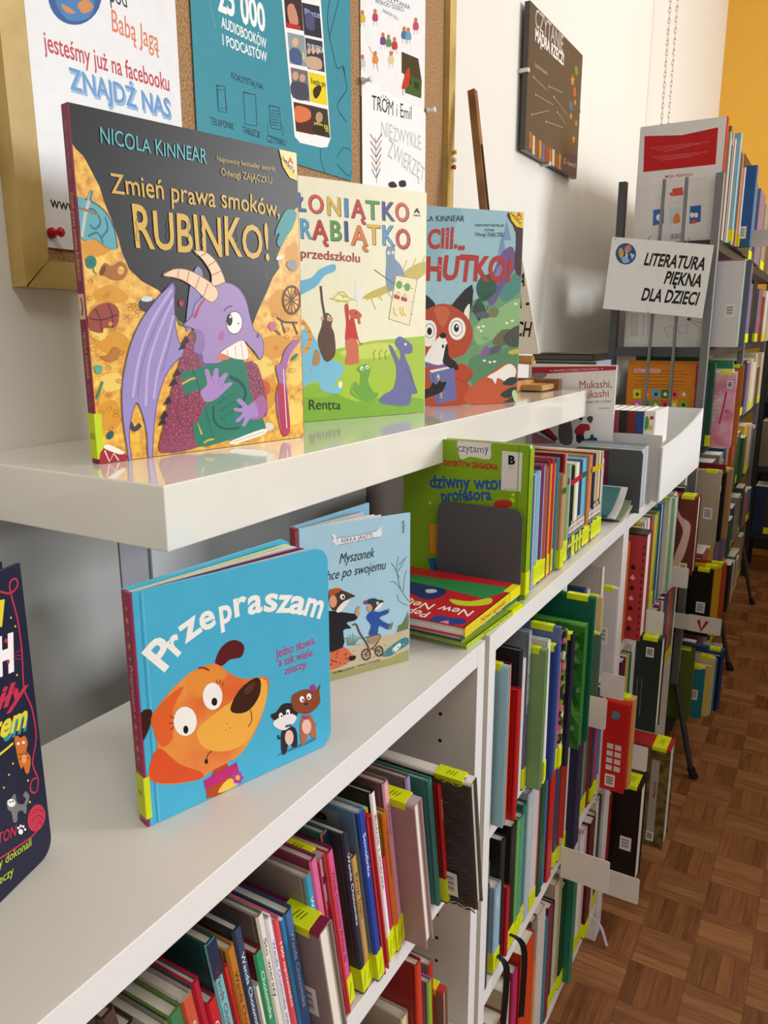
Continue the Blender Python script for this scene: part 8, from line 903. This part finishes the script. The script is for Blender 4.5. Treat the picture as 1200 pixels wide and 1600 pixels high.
def book(d, label, group, z, axis='x', detail=True, name='book'):
    """one shelved book; local x = out of the shelf (0 at its front), y = thickness, z = height"""
    th, h, kind = d['th'], d['h'], d['kind']; D = d.get('depth') or min(.175, h*.8+.03)
    D = min(D, d['x']-.164) if axis == 'x' and d.get('clampd', 1) else D
    r = thing(name, label, 'comic' if name == 'comic' else 'book', (d['x'], d['y'], z+.0004), 0 if axis == 'x' else -PI/2, 0, d['lean'], group)
    cm, sm = M(d['cover']), M(d['spine']); ex = d.get('extra'); t = .0017 if th > .0058 else .0006; ov = .0025 if th > .0058 else 0
    if ex == 'floral': cm = sm = M('floral')
    if ex == 'forest': cm = M('forest')
    if ex == 'pinkflow': cm = M('pinkflow')
    b = MB()
    if kind == 'spine':
        c = min(.0016, th*.3)
        prof = [(-D, 0), (-.0055, 0), (-.0045, .0007 if th > .006 else 0), (-.0032, 0), (-c, 0), (0, c), (0, th-c), (-c, th), (-.0032, th), (-D, th), (-D, th-t), (-t, th-t), (-t, t), (-D, t)]
        ms = [cm, cm, cm, cm if not ex == 'stickerB' else sm, sm, sm, sm, cm, cm, cm, cm, PAPER, cm, cm]
        b.prism(prof, lambda p, q, s: (p, q, s), 0, h, ms, sm if th < .007 else cm)
        items = []
        if d.get('txt') and detail:
            L = min(h*.58, .0052*len(d['txt'])); top = h*.88; items.append(('t', d['tcol'], d['txt'], [int(th*.30e4), int(top*1e4), int(th*.30e4), int((top-L)*1e4)], int(th*.40e4), .004, 0, 0))
        if ex in ('navytop', 'greytop'):
            c0 = '1f2a4a' if ex == 'navytop' else '8f9696'; f0 = .84 if ex == 'navytop' else .55
            items.insert(0, ('p', c0, [int(q*1e4) for q in (.0004, h*f0, th, h*f0, th, h, .0004, h)], 0))
        if ex == 'band':
            items.insert(0, ('p', d['bandc'], [int(q*1e4) for q in (0.0002, h*.80, th, h*.80, th, h*.86, 0.0002, h*.86)], 0))
        if ex == 'comic':
            f0 = .36+.12*((int(d['y']*1e4)*7) % 5)/5
            items.insert(0, ('p', 'comic', [int(q*1e4) for q in (.0002, .002, th, .002, th, h*f0, .0002, h*f0)], 0)); items.insert(0, ('p', d['bandc'], [int(q*1e4) for q in (0.0002, h*.80, th, h*.80, th, h*.86, 0.0002, h*.86)], 0))
        if items: art(b, items, (0, 0, 0), (0, 1, 0), (0, 0, 1), th+.0006, h)
        if ex == 'stickerB': art(b, [('p', '9aa0a4', [int(q*1e4) for q in (D-.062, h-.04, D-.02, h-.04, D-.02, h-.006, D-.062, h-.006)], 0), ('t', '1a1a1a', 'B', [int((D-.045)*1e4), int((h-.027)*1e4), int((D-.032)*1e4), int((h-.027)*1e4)], 150, .05, 0, 0)], (-D, 0, 0), (1, 0, 0), (0, 0, 1), D, h)
        if ex == 'barcode': art(b, barcode(D, h, D-.034, .02), (-D, 0, 0), (1, 0, 0), (0, 0, 1), D, h)
        pg = ((-D+ov, t, ov), (-t, th-t, h-ov))
    else:
        prof = [(0, 0), (h-.0032, 0), (h-.001, .0006), (h, .002), (h, th-.002), (h-.001, th-.0006), (h-.0032, th), (0, th), (0, th-t), (h-t, th-t), (h-t, t), (0, t)] if th > .0058 else [(0, 0), (h, 0), (h, th), (0, th), (0, th-t), (h-t, th-t), (h-t, t), (0, t)]
        ms = [cm]+[sm]*5+[cm]*6 if th > .0058 else [cm, sm, cm, cm, cm, cm, cm, cm]
        b.prism(prof, lambda p, q, s: (s, q, p), -D, 0, ms, cm); it = []
        if ex == 'barcode': it += barcode(D, h, D-.034, h*.35)
        if ex == 'herring': it += HERR + barcode(D, h, D-.04, .014)
        if ex == 'leaf': it += leaf_items(D, h)
        if ex == 'bigtext':
            for k in range(3): it.append(('t', '5c4448', ('Kiedy spotkasz zielonego psa', 'w nieco magiczny sposób', 'to jest bajka')[k], [int((D-.052+k*.011)*1e4), int((h-.042-.012*k)*1e4), int((D-.050+k*.011)*1e4), int((h-.125+.01*k)*1e4)], 38, 0, .2, 0))
        if ex == 'ornament':
            for k in range(14): it.append(('p', '241412', [int(q*1e4) for q in (D-.006, .006+k*(h-.02)/14, D-.002, .006+k*(h-.02)/14+.003, D-.006, .006+k*(h-.02)/14+.007)], 0))
            for k in range(7): it.append(('p', ('241412', 'e0b0a0')[k % 2], [int(q*1e4) for q in (D-.026, .02+k*.02, D-.021, .016+k*.02, D-.016, .02+k*.02, D-.021, .027+k*.02)], 0))
        if ex == 'strip': it.append(('p', 'a8a098', [int(q*1e4) for q in (D-.036, .012, D-.02, .012, D-.02, h-.03, D-.036, h-.03)], 0)); it += barcode(D, h, D-.036, .014, .7); it.append(('t', 'a02a24', 'Baśnie', [int((D-.024)*1e4), int(h*.5e4), int((D-.024)*1e4), int(h*.66e4)], 60, .02, 0, 0))
        if ex == 'grid':
            for k in range(8): it.append(('p', 'd8d0c8', [int(q*1e4) for q in (D-.034+(k % 2)*.014, .04+(k//2)*.014, D-.023+(k % 2)*.014, .04+(k//2)*.014, D-.023+(k % 2)*.014, .05+(k//2)*.014, D-.034+(k % 2)*.014, .05+(k//2)*.014)], 0))
            it += barcode(D, h, D-.034, .008, .8); it.append(('p', '4a8aa0', [int(q*1e4) for q in (D-.03, h-.03, D-.018, h-.03, D-.016, h-.02, D-.026, h-.016)], 1))
        if ex == 'lines':
            for k in range(4): it.append(('s', '8a948c', 8, [int(q*1e4) for q in (D-.06+k*.009, .03, D-.06+k*.009, h*.55)], 0))
            it += barcode(D, h, D-.03, h-.042, .7)
        if ex == 'blob': it += [('p', 'd8bcb4', [int(q*1e4) for q in (D-.05, h-.02, D-.035, h-.05, D-.016, h-.062, D-.012, h-.085, D-.02, .05, D-.028, .025, D-.01, .012, D-.035, .004, D-.045, .03, D-.028, h-.09, D-.04, h-.06, D-.055, h-.03)], 1)] + barcode(D, h, D-.03, .004, .8)
        if ex == 'chat': it += [('s', 'c02a4c', 45, [int(q*1e4) for q in (D-.03, .06, D-.024, .1, D-.02, .14)], 1)] + [('s', '2a2a2a', 9, [int(q*1e4) for q in (D-.056, .06+k*.02, D-.038, .064+k*.02, D-.036, .075+k*.02, D-.054, .074+k*.02)], 0) for k in range(4)] + [('t', '2a2a2a', 'ZU', [int((D-.02)*1e4), 900, int((D-.01)*1e4), 900], 60, .03, 0, 0)] + barcode(D, h, D-.02, h-.04, .6)
        if ex == 'face': it += [('p', 'e8e6e2', [int(q*1e4) for q in (D-.02, h-.03, D-.012, h-.02, D-.008, h-.045, D-.016, h-.06)], 1), ('p', 'e8e6e2', [int(q*1e4) for q in (D-.03, .02, D-.02, .03, D-.012, .012, D-.024, .006)], 1)]
        if it: art(b, it, (-D, 0, 0), (1, 0, 0), (0, 0, 1), D, h)
        if d.get('txt'): art(b, [('t', d['tcol'], d['txt'], [int((D-.105)*1e4), int(th*2500), int((D-.06)*1e4), int(th*2500)], int(th*4500), .01, 0, 0)], (-D, 0, h), (1, 0, 0), (0, 1, 0), D, th)
        pg = ((-D+.003, t, ov), (-.003, th-t, h-t))
        if ex == 'herring': art(b, [('t', '3a3a3a', 'nat', [int((D-.022)*1e4), 30, int((D-.006)*1e4), 30], 55, 0, 0, 0)], (-D, 0, h), (1, 0, 0), (0, 1, 0), D, th)
    cov = b.build('cover', r)
    pm = PAPER
    if ex == 'pattern': pm = M('confetti')
    if ex == 'pinkstripe': pm = M('c87890')
    b = MB(); b.box(*pg, pm); b.build('page_block', r)
    if d['tag']:
        b = MB(); tm = M(TAGC)
        if kind == 'spine':
            zt = .031+.006*(((int(d['y']*1e4)*13) % 7)/7-.5); b.box((-.011, -.0003, .003), (.0005, th+.0003, zt), tm)
            if detail: art(b, [('s', '3a3f10', 7, [int(th*2500), 60, int(th*5000), 130, int(th*7500), 210], 0)], (.0005, 0, .003), (0, 1, 0), (0, 0, 1), th, .03)
        else:
            b.box((-.038, -.0003, h-.0075), (-.009, th+.0003, h+.0005), tm)
            if detail: art(b, [('s', '2a2f10', 8, [int(q*1e4) for q in (.011+k*.0035, th*.3, .013+k*.0035, th*.72)], 0) for k in range(3)], (-.038, 0, h+.0005), (1, 0, 0), (0, 1, 0), .029, th)
        b.build('spine_label', cov)
    if ex == 'toptag':
        b = MB(); b.box((-.035, -.0003, h-.008), (-.004, th+.0003, h+.0005), M(TAGC)); b.build('spine_label', r)
    return r
FAR = MB()
def row(books, where, group, z, end='near end', keep=999, **k):
    for i, d in enumerate(books):
        if i >= keep:                                      # distant books past the first few of a rack shelf: one mass
            D, th, h, x, y = .15, d['th'], d['h'], d['x'], d['y']; c, s = M(d['cover']), M(d['spine'])
            if k.get('axis') == 'y': FAR.box((x, y, z+.0004), (x+th, y+D, z+h), {'': c, 'n': s, 't': PAPER}); FAR.box((x-.0003, y-.0005, z+.003), (x+th+.0003, y+.01, z+.034), M(TAGC)) if i % 3 else None
            else: FAR.box((x-D, y, z+.0004), (x, y+th, z+h), {'': c, 'r': s, 't': PAPER}); FAR.box((x-.012, y-.0003, z+.003), (x+.0005, y+th+.0003, z+.031), M(TAGC)) if i % 3 == 0 else None
            continue
        c = cname(d['cover'] if d['kind'] == 'up' else d['spine']); size = 'thin ' if d['th'] < .006 else 'thick ' if d['th'] > .0135 else ''
        kind = k.get('name', 'book') if d['kind'] == 'spine' else 'spine-up book'
        lb = '%s%s %s, %s from the %s, %s' % (size, c, kind, ordinal(i+1), end, where)
        book(d, lb, group, z, **k)
row(ROWS['U1A'], 'upper shelf of the nearest bookcase', 'books on the upper shelf of the nearest bookcase', .615)
row(ROWS['U1B'], 'lower shelf of the nearest bookcase', 'books on the lower shelf of the nearest bookcase', .375)
row(ROWS['COM'], 'comics row on the middle bookcase', 'comics standing on top of the middle bookcase', .861, name='comic')
row(ROWS['U2A'], 'upper shelf of the middle bookcase', 'books on the upper shelf of the middle bookcase', .615)
row(ROWS['U2B'], 'second shelf of the middle bookcase', 'books on the second shelf of the middle bookcase', .375)
row(ROWS['U2C'], 'bottom shelf of the middle bookcase', 'books on the bottom shelf of the middle bookcase', .09)
row(ROWS['U3T'], 'beside the dark grey bookend', 'thin books beside the dark grey bookend', .861)
row(ROWS['U3A'], 'upper shelf of the farthest bookcase', 'books on the upper shelf of the farthest bookcase', .615)
row(ROWS['U3B'], 'second shelf of the farthest bookcase', 'books on the second shelf of the farthest bookcase', .375)
row(ROWS['U3C'], 'bottom shelf of the farthest bookcase', 'books on the bottom shelf of the farthest bookcase', .09)
RN = ['top', 'second', 'third', 'fourth', 'fifth', 'bottom']
for k, z in enumerate((1.39, 1.14, .89, .64, .39, .14)):
    row(ROWS['R%d' % k], '%s shelf of the grey metal rack' % RN[k], 'books on the %s shelf of the metal rack' % RN[k], z+.001, keep=(16, 11, 10, 8, 8, 9)[k])
for k, z in enumerate((.22, .55, .88, 1.21)):
    n = ('bottom', 'second-lowest', 'second-highest', 'highest')[k]
    row(ROWS['B%d' % k], '%s shelf of the back rack' % n, 'books on the %s shelf of the back rack' % n, z+.001, end='left end', axis='y', detail=False, keep=0)
far = FAR.build('distant_shelved_books'); far['kind'] = 'stuff'; far['label'] = 'mass of distant books on the far part of the metal racks'; far['category'] = 'books'
# ------------------------------------------------------------------ shelf label plates
def plate(label, x0, x1, y, z0, z1, sign=None, zi=0):
    t = thing('shelf_divider', label, 'divider', (x0, y, z0), 0, 0, 0, 'white card dividers sticking out between books'); w, h = x1-x0, z1-z0
    b = MB(); b.prism(rounded(w, h, .0035, ('br', 'tr')), lambda u, v, q: (u, q, v), 0, .0016, M('dcd8d2', .5))
    if sign: art(b, sign, (0, 0, 0), (1, 0, 0), (0, 0, 1), w, h)
    b.build('card', t)
    b = MB(); b.box((-.15, .0002, max(.001, zi-z0)), (0, .0014, max(h-.002, zi-z0+.04)), M('d2cec6', .5)); b.build('inner_card', t)
for p in PLATES: plate(*p)
# ------------------------------------------------------------------ ribbons
def ribbon(label, pts, w, col):
    b = MB(); m = M(col, .5); pts = [Vector(p) for p in pts]
    q = [Vector((*smooth([(p.x, p.z) for p in pts], 4, False)[i], 0)) for i in range(4*(len(pts)-1)+1)]
    ys = smooth([(p.y, 0) for p in pts], 4, False)
    P = [Vector((a.x, y[0], a.y)) for a, y in zip(q, ys)]
    for i in range(len(P)-1):
        for s in (0, .0004):
            o = Vector((s, 0, s)); wv = Vector((w*.8, w*.6, 0)); f = [P[i]+o, P[i+1]+o, P[i+1]+o+wv, P[i]+o+wv]; b.face(f if s else f[::-1], m)
    tag(b.build('ribbon_bookmark'), label, 'ribbon', 'ribbon bookmarks hanging from books')
ribbon('black ribbon hanging in front of the bottom shelf, nearer strand', [(.36, .40, .398), (.384, .40, .392), (.388, .398, .36), (.386, .396, .29), (.386, .395, .22)], .008, '14141a')
ribbon('black ribbon hanging in front of the bottom shelf, farther knotted strand', [(.36, .437, .40), (.386, .440, .398), (.394, .446, .375), (.394, .448, .32), (.393, .448, .268)], .008, '14141a')
ribbon('pale lilac ribbon dangling out from the bottom shelf end', [(.37, .885, .096), (.385, .885, .094), (.40, .88, .085), (.415, .87, .058)], .005, 'b8a8c0')
# ------------------------------------------------------------------ magazines, stack, box
for k, (y, x, col, lift) in enumerate(((.872, .365, '2f6a66', .012), (.894, .372, 'd8d8d4', .006), (.914, .376, '8a9878', .001), (.93, .378, 'dcdcc4', .0))):
    b = MB(); m = M(col, .3); n = 10; P = []
    for i in range(n+1):
        t = i/n; P.append((y+.085*t, .8605+lift+.045*(1-lift*20)*t**1.8*(1 if k < 2 else .45)+.0022*(3-k)))
    for i in range(n):
        (ya, za), (yb, zb) = P[i], P[i+1]; b.face([(x, ya, za), (x, yb, zb), (x-.16, yb, zb), (x-.16, ya, za)], m); b.face([(x, ya, za-.002), (x-.16, ya, za-.002), (x-.16, yb, zb-.002), (x, yb, zb-.002)], m); b.face([(x, ya, za-.002), (x, yb, zb-.002), (x, yb, zb), (x, ya, za)], m)
    tag(b.build('magazine'), ('teal', 'white', 'grey-green', 'pale yellow')[k] + ' thin magazine lying bent between the comics and the dark grey bookend', 'magazine', 'bent magazines on the bookcase top')
for k, (c, th) in enumerate((('4a4440', .024), ('2c2826', .020), ('5a544c', .018), ('1e1c1c', .015), ('8aa0b4', .012), ('1c1a18', .014))):
    flat_book('album', '%s album, %s from the bottom of the stack lying on the white box' % (cname(c), ordinal(k+1)), .192+.004*math.sin(k*2.1), 1.20, 1.0335+sum((.024, .020, .018, .015, .012, .014)[:k]), .126, .12, th-.0006, .04*math.sin(k*1.7), c, c, pages=M('5a5048', .7), group='albums stacked on the white box')
t = thing('storage_box', 'white cardboard box with a curved front, full of small books', 'box', (.155, 1.1155, .8603)); bm = M('e6e6e4', .55, .3, .02, 20); L, D = .464, .246
b = MB(); b.box((0, 0, 0), (D, L, .003), bm); b.build('base', t)
b = MB(); b.box((0, 0, .003), (D-.0022, .003, .128), M('d4d2ce', .55)); b.build('side_panel', t)
b = MB(); b.box((0, L-.003, .003), (D-.0022, L, .14), bm); b.build('side_panel', t)
b = MB(); b.box((0, .003, .003), (.003, L-.003, .14), bm); b.build('back_panel', t)
b = MB(); pr = [(-.004, 0), (L+.004, 0)] + [(L+.004-(L+.008)*k/12, .140-.034*math.sin(PI*.5*k/12)**.8) for k in range(13)]
b.prism(pr, lambda u, v, q: (q, u, v), D-.0022, D+.0012, bm); b.build('front_panel', t)
BC = ['8a4a3a', 'd0ccc6', '3a4a5a', '2c2826', '26282c', 'c8c4c0', '8c4a54', 'bdb9b5', '5a3424', '9c4458', '2a2620', '7c2a22', '2a4a8a']
x = .1625
for k, c in enumerate(BC):
    th = .0153
    d = dict(x=-(1.12), y=x, h=.168, lean=0, th=th-.0006, kind='spine', cover='e8e4de', spine=c, depth=.11, tag=0, extra=None, txt=None, tcol='f0f0f0', clampd=0)
    o = book(d, '%s spine small book, %s from the left inside the white box' % (cname(c), ordinal(k+1)), 'small books inside the white box', .864, axis='y', detail=False)
    o.location = (x, 1.1200, .8635); x += th
d = dict(x=0, y=0, h=.169, lean=0, th=.022, kind='spine', cover='f0eeea', spine='f0eeea', depth=.12, tag=0, extra=None, txt=None, tcol='f', clampd=0)
o = book(d, 'white book with a green frog and red label, rightmost inside the white box', 'small books inside the white box', .864, axis='y', detail=False); o.location = (x, 1.1200, .8635)
b = MB(); art(b, [('p', '4aa04a', [30, 1340, 80, 1360, 100, 1480, 70, 1590, 30, 1550], 1), ('p', 'c8303a', [110, 1530, 180, 1540, 180, 1600, 110, 1590], 0), ('p', 'e0c82c', [90, 1350, 170, 1350, 150, 1420, 100, 1420], 1)], (0, 0, 0), (1, 0, 0), (0, 0, 1), .022, .169)
bb = b.build('printed_cover', o); bb.rotation_euler = (0, 0, PI/2); bb.location = (.0004, 0, 0)
# ------------------------------------------------------------------ cork board and posters
t = thing('cork_board', 'cork notice board in a pale wooden frame above the floating shelf', 'notice board', (0, .0775, 1.2195)); W, H, F = .9005, .80, .025
wood = pat('pale_wood', 'noise', 14, [(.3, 'a88a48'), (.5, 'c2a45e'), (.7, 'd0b673')], .5)
b = MB(); b.box((.001, F*.6, F*.6), (.012, W-F*.6, H-F*.6), M('cork')); b.build('cork_panel', t)
for nm, pr in (('b', [(0, 0), (W, 0), (W-F, F), (F, F)]), ('t', [(0, H), (F, H-F), (W-F, H-F), (W, H)]), ('l', [(0, 0), (F, F), (F, H-F), (0, H)]), ('r', [(W, 0), (W, H), (W-F, H-F), (W-F, F)])):
    b = MB(); b.prism(pr, lambda u, v, q: (q, u, v), .001, .022, wood); b.build('frame_rail', t, bevel=.002)
def sheet(key, name, label, x, col, rough=.35, th=.0006, grp=None, cat='poster'):
    y, z, w, h = POS[key]
    b = MB(); b.box((x, y, z), (x+th, y+w, z+h), M(col, rough)); art(b, ART['poster_'+key], (x+th, y, z), (0, 1, 0), (0, 0, 1), w, h, rough=rough)
    return tag(b.build(name), label, cat, grp)
sheet('fb', 'poster', 'white library poster with red and blue lettering pinned left on the cork board', .0135, 'e9ebee')
sheet('teal', 'poster', 'teal audiobook poster with a white phone pinned in the middle of the cork board', .0135, '2f8ea2')
sheet('kids', 'poster', 'white poster with small children figures and a green house on the cork board', .0135, 'eceef0')
sheet('draw', 'poster', 'white sheet with black and grey hand lettering pinned below the children poster', .0150, 'f2f4f6')
y, z, w, h = POS['czyt']
t = thing('wall_board', 'dark brown printed board with white lettering hanging on the white wall', 'poster', (0, y, z))
b = MB(); b.box((.008, 0, 0), (.020, w, h), M('4c4743', .3)); art(b, ART['poster_czyt'], (.020, 0, 0), (0, 1, 0), (0, 0, 1), w, h, rough=.3); b.build('printed_panel', t)
for yy, zz in ((-.004, h*.53), (w*.42, -.004), (w-.006, h*.55)):
    b = MB(); b.box((.0, yy, zz), (.0225, yy+.010, zz+.008), M('d8d8d4', .4)); b.build('clip', t)
def pin(label, y, z, x, col):
    t = thing('push_pin', label, 'push pin', (x, y, z), 0, PI/2, 0, 'push pins on the cork board'); m = M(col, .25)
    b = MB(); b.tube([(0, 0, 0), (0, 0, .002), (0, 0, .0045), (0, 0, .011), (0, 0, .0135), (0, 0, .0145)], [.005, .0052, .0028, .0026, .0046, .0042], m, 12); ph = b.build('pin_head', t, smooth=True)
    b = MB(); b.tube([(0, 0, -.006), (0, 0, 0)], .0006, M('b8b8b8', .3, .5, 0, 60, 0, 1), 6); b.build('needle', ph)
for p in PINS: pin(*p)
# ------------------------------------------------------------------ easel on the floating shelf
tw = pat('easel_wood', 'noise', 20, [(.3, '6a4424'), (.5, '8a5c34'), (.7, 'a07040')], .45); tl = pat('easel_pale_wood', 'noise', 20, [(.3, 'a8763c'), (.5, 'c08e50'), (.7, 'd0a468')], .45)
t = thing('table_easel', 'small wooden table easel standing at the far end of the floating shelf', 'easel', (0, 0, 1.0705))
ea, eb = Vector(EAS[0])-Vector((0, 0, 1.0705)), Vector(EAS[1])-Vector((0, 0, 1.0705)); ec = eb+(eb-ea)*((eb.z-.004)/(ea.z-eb.z))
b = MB(); b.tube([ec, eb, ea], [.0105, .010, .0095], tw, 4); mast = b.build('mast', t)
b = MB(); og = Vector((.0072, -.0015, 0)); b.tube([ec+og, ec+(ea-ec)*.82+og], .0026, M('2c1c10', .6), 4); b.build('mast_groove', mast)
b = MB(); b.box((.150, .955, 0), (.165, 1.075, .018), tl); b.build('front_foot', t, bevel=.001)
b = MB(); b.box((.06, 1.055, 0), (.215, 1.072, .020), tw); b.build('base_rail', t, bevel=.001)
b = MB(); b.box((.165, .985, .002), (.205, 1.055, .012), tl); b.build('ledge', t, bevel=.001)
b = MB(); b.tube([(.07, 1.03, .060), (DOW[0], 1.03, DOW[2]-1.0705)], .0085, tl, 12); b.build('dowel', t)
b = MB(); b.box((.085, 1.036, .018), (.097, 1.05, .12), tw); b.build('upright', t)
y0 = 1.02
b = MB(); qd = [(u, v) for u, v in BRD]; b.prism(qd, lambda u, v, s: (u, y0+s+.25*(v-1.14), v), 0, .003, M('e6decd', .5))
en = Vector((1, 0, 0)).cross(Vector((0, .25, 1))); O = Vector((-.2, y0+.25*(1.0-1.14), 1.0)); sl = math.sqrt(1+.0625)
art(b, [('t', '26241f', t[0], [int((t[1]+.2)*1e4), int((t[2]-1)*sl*1e4), int((t[3]+.2)*1e4), int((t[4]-1)*sl*1e4)], int(t[5]*1e4), .02, 0, 0) for t in NOTE], O, (1, 0, 0), Vector((0, .25, 1)).normalized(), .8, .8, .0002)
tag(b.build('notice_card'), 'cream card with black capitals leaning on the easel behind the fox book', 'card')
# ------------------------------------------------------------------ metal racks
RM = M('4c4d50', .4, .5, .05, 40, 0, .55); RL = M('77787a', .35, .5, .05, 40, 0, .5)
t = thing('metal_rack', 'grey metal library rack full of books standing beyond the white bookcases', 'rack', (0, 1.65, 0))
X0, X1 = .163, .384
for i, yy in enumerate((0, .79, 1.58)):
    for xx in (X0, X1):
        b = MB(); hh = 1.535
        if xx == X1: b.box((xx-.010, yy-.010, .26), (xx+.008, yy+.012, hh), {'': RM, 'n': RL, 'r': M('9a9b9c', .35, .5, .05, 40, 0, .4)})  # near and outer faces paler: highlight put into the metal colour
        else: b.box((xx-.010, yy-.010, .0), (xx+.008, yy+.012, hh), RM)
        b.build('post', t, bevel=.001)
    b = MB(); b.tube([(X1, yy+.001, .30), (X1+.004, yy+.001, .26), (X1+.058, yy-.004, .035), (X1+.066, yy-.004, .012)], [.0085, .0085, .0075, .0075], RM, 8); leg = b.build('leg', t)
    b = MB(); b.tube([(X1+.060, yy-.004, .028), (X1+.072, yy-.004, .001)], [.0105, .012], M('1c1c1e', .6), 8); b.build('foot_cap', leg)
    for zz in (1.14, .64, .14):
        b = MB(); b.box((X0, yy-.008, zz-.022), (X1, yy+.004, zz), RM); b.build('cross_bar', t)
for z in (1.39, 1.14, .89, .64, .39, .14):
    b = MB(); b.box((X0+.008, .004, z-.022), (X1+.004, 1.58, z), M('3a3a3c', .5, .4, .05, 30, 0, .3)); b.build('shelf_board', t)
for xa, xb in ((.262, .254), (.312, .315)):
    b = MB(); b.tube([(xa, -.014, 1.53), ((xa+xb)/2, -.016, 1.25), (xb, -.014, .90)], .0042, RL, 8); b.build('end_rod', t)
def plain_rack(label, x, y, W, D, H, zs, rz, group=None):
    t = thing('metal_rack', label, 'rack', (x, y, 0), rz)
    for xx in (0, W):
        for yy in (0, D):
            b = MB(); b.box((xx-.012, yy-.012, 0), (xx+.012, yy+.012, H), M('2a2a2c', .5)); b.build('post', t)
    for z in zs:
        b = MB(); b.box((.012, -.01, z-.025), (W-.012, D, z), M('2c2a2a', .5)); b.build('shelf_board', t)
    b = MB(); b.box((.012, D-.006, .08), (W-.012, D, H-.02), M('4a4846', .6)); b.build('back_panel', t)
plain_rack('dark metal rack along the yellow back wall, spines facing the room', .37, 3.66, .9, .26, 1.50, (.22, .55, .88, 1.21), 0)
plain_rack('unseen metal rack across the aisle, added to shade the lower shelves', 1.42, 1.0, 2.5, .30, 1.02, (.15, .48, .80), PI/2)  # out-of-view rack added to keep low window light off shelves and floor
# books facing out of the rack's end, held behind the rods
def end_book(key, label, x0, x1, y, z0, h, th, cover, spine):
    r = thing('picture_book', label, 'book', (x0, y, z0), group='books facing out at the end of the metal rack'); w = x1-x0
    b = MB(); b.box((0, 0, 0), (w, .002, h), M(cover)); art(b, ART[key], (0, 0, 0), (1, 0, 0), (0, 0, 1), w, h); b.build('front_cover', r)
    b = MB(); b.box((w-.0005, 0, 0), (w+.0015, th, h), M(spine)); b.build('spine', r)
    b = MB(); b.box((.002, .002, .003), (w-.0005, th-.002, h-.003), PAPER); b.build('page_block', r)
    b = MB(); b.box((0, th-.002, 0), (w, th, h), M(cover)); b.build('back_cover', r)
end_book('rackbook', 'large white picture book with a red block, on top shelf at the rack end', .19, .384, 1.666, 1.391, .268, .026, 'dcdad8', 'c4241c')
end_book('rack2', 'white page with grey text and a sketch, just under the lettered sign', .185, .384, 1.668, 1.141, .235, .010, 'd8d6d2', 'c8c6c2')
end_book('orange', 'orange board book with rows of small coloured squares, at the rack end', .2, .3735, 1.668, .891, .216, .012, 'd8841e', 'b41c24')
b = MB(); b.box((.215, 1.682, .891), (.375, 1.694, 1.128), M('1f5a3a')); tag(b.build('green_board'), 'dark green board standing behind the orange board book at the rack end', 'board')
# hanging sign
SG = [Vector(p) for p in SIGN]; ex = (SG[1]-SG[0]).normalized(); ey0 = (SG[3]-SG[0]); en = ex.cross(ey0).normalized(); ey = ey0.normalized(); W, H = (SG[1]-SG[0]).length, ey0.length
t = thing('hanging_sign', 'white sign lettered for children literature hanging on the rack end', 'sign', tuple(SG[0]))
b = MB(); pr = [(0, 0), (W, 0), ((SG[2]-SG[0]).dot(ex), (SG[2]-SG[0]).dot(ey)), (ey0.dot(ex), H)]
b.prism(pr, lambda u, v, q: ex*u+ey*v-en*q, 0, .003, M('e2e2e0', .3)); art(b, ART['sign'], (0, 0, 0), ex, ey, W+.03, H+.01); b.build('panel', t)
for u in (.08, .17):
    b = MB(); p = ex*u + ey*(H-.004) - en*.004; b.tube([p, p+Vector((0, .025, .012))], .0012, RL, 6); b.build('hook', t)
# chains
for k, xx in enumerate((.052, .075)):
    b = MB(); z = 1.62; m = M('b8b6b0', .35, .5, .04, 60, 0, .8)
    while z < 3.04:
        a = (int(z*1000) % 2); P = []
        for j in range(9):
            an = j*PI/4; P.append((xx+(.0035*math.cos(an) if int(round((z-1.62)/.016)) % 2 else 0), 2.55+(0 if int(round((z-1.62)/.016)) % 2 else .0035*math.cos(an)), z+.010*math.sin(an)))
        b.tube(P, .0013, m, 4); z += .016
    tag(b.build('hanging_chain'), ('thin metal chain hanging by the white wall, left strand', 'thin metal chain hanging by the white wall, right strand')[k], 'chain', 'chains hanging by the white wall')
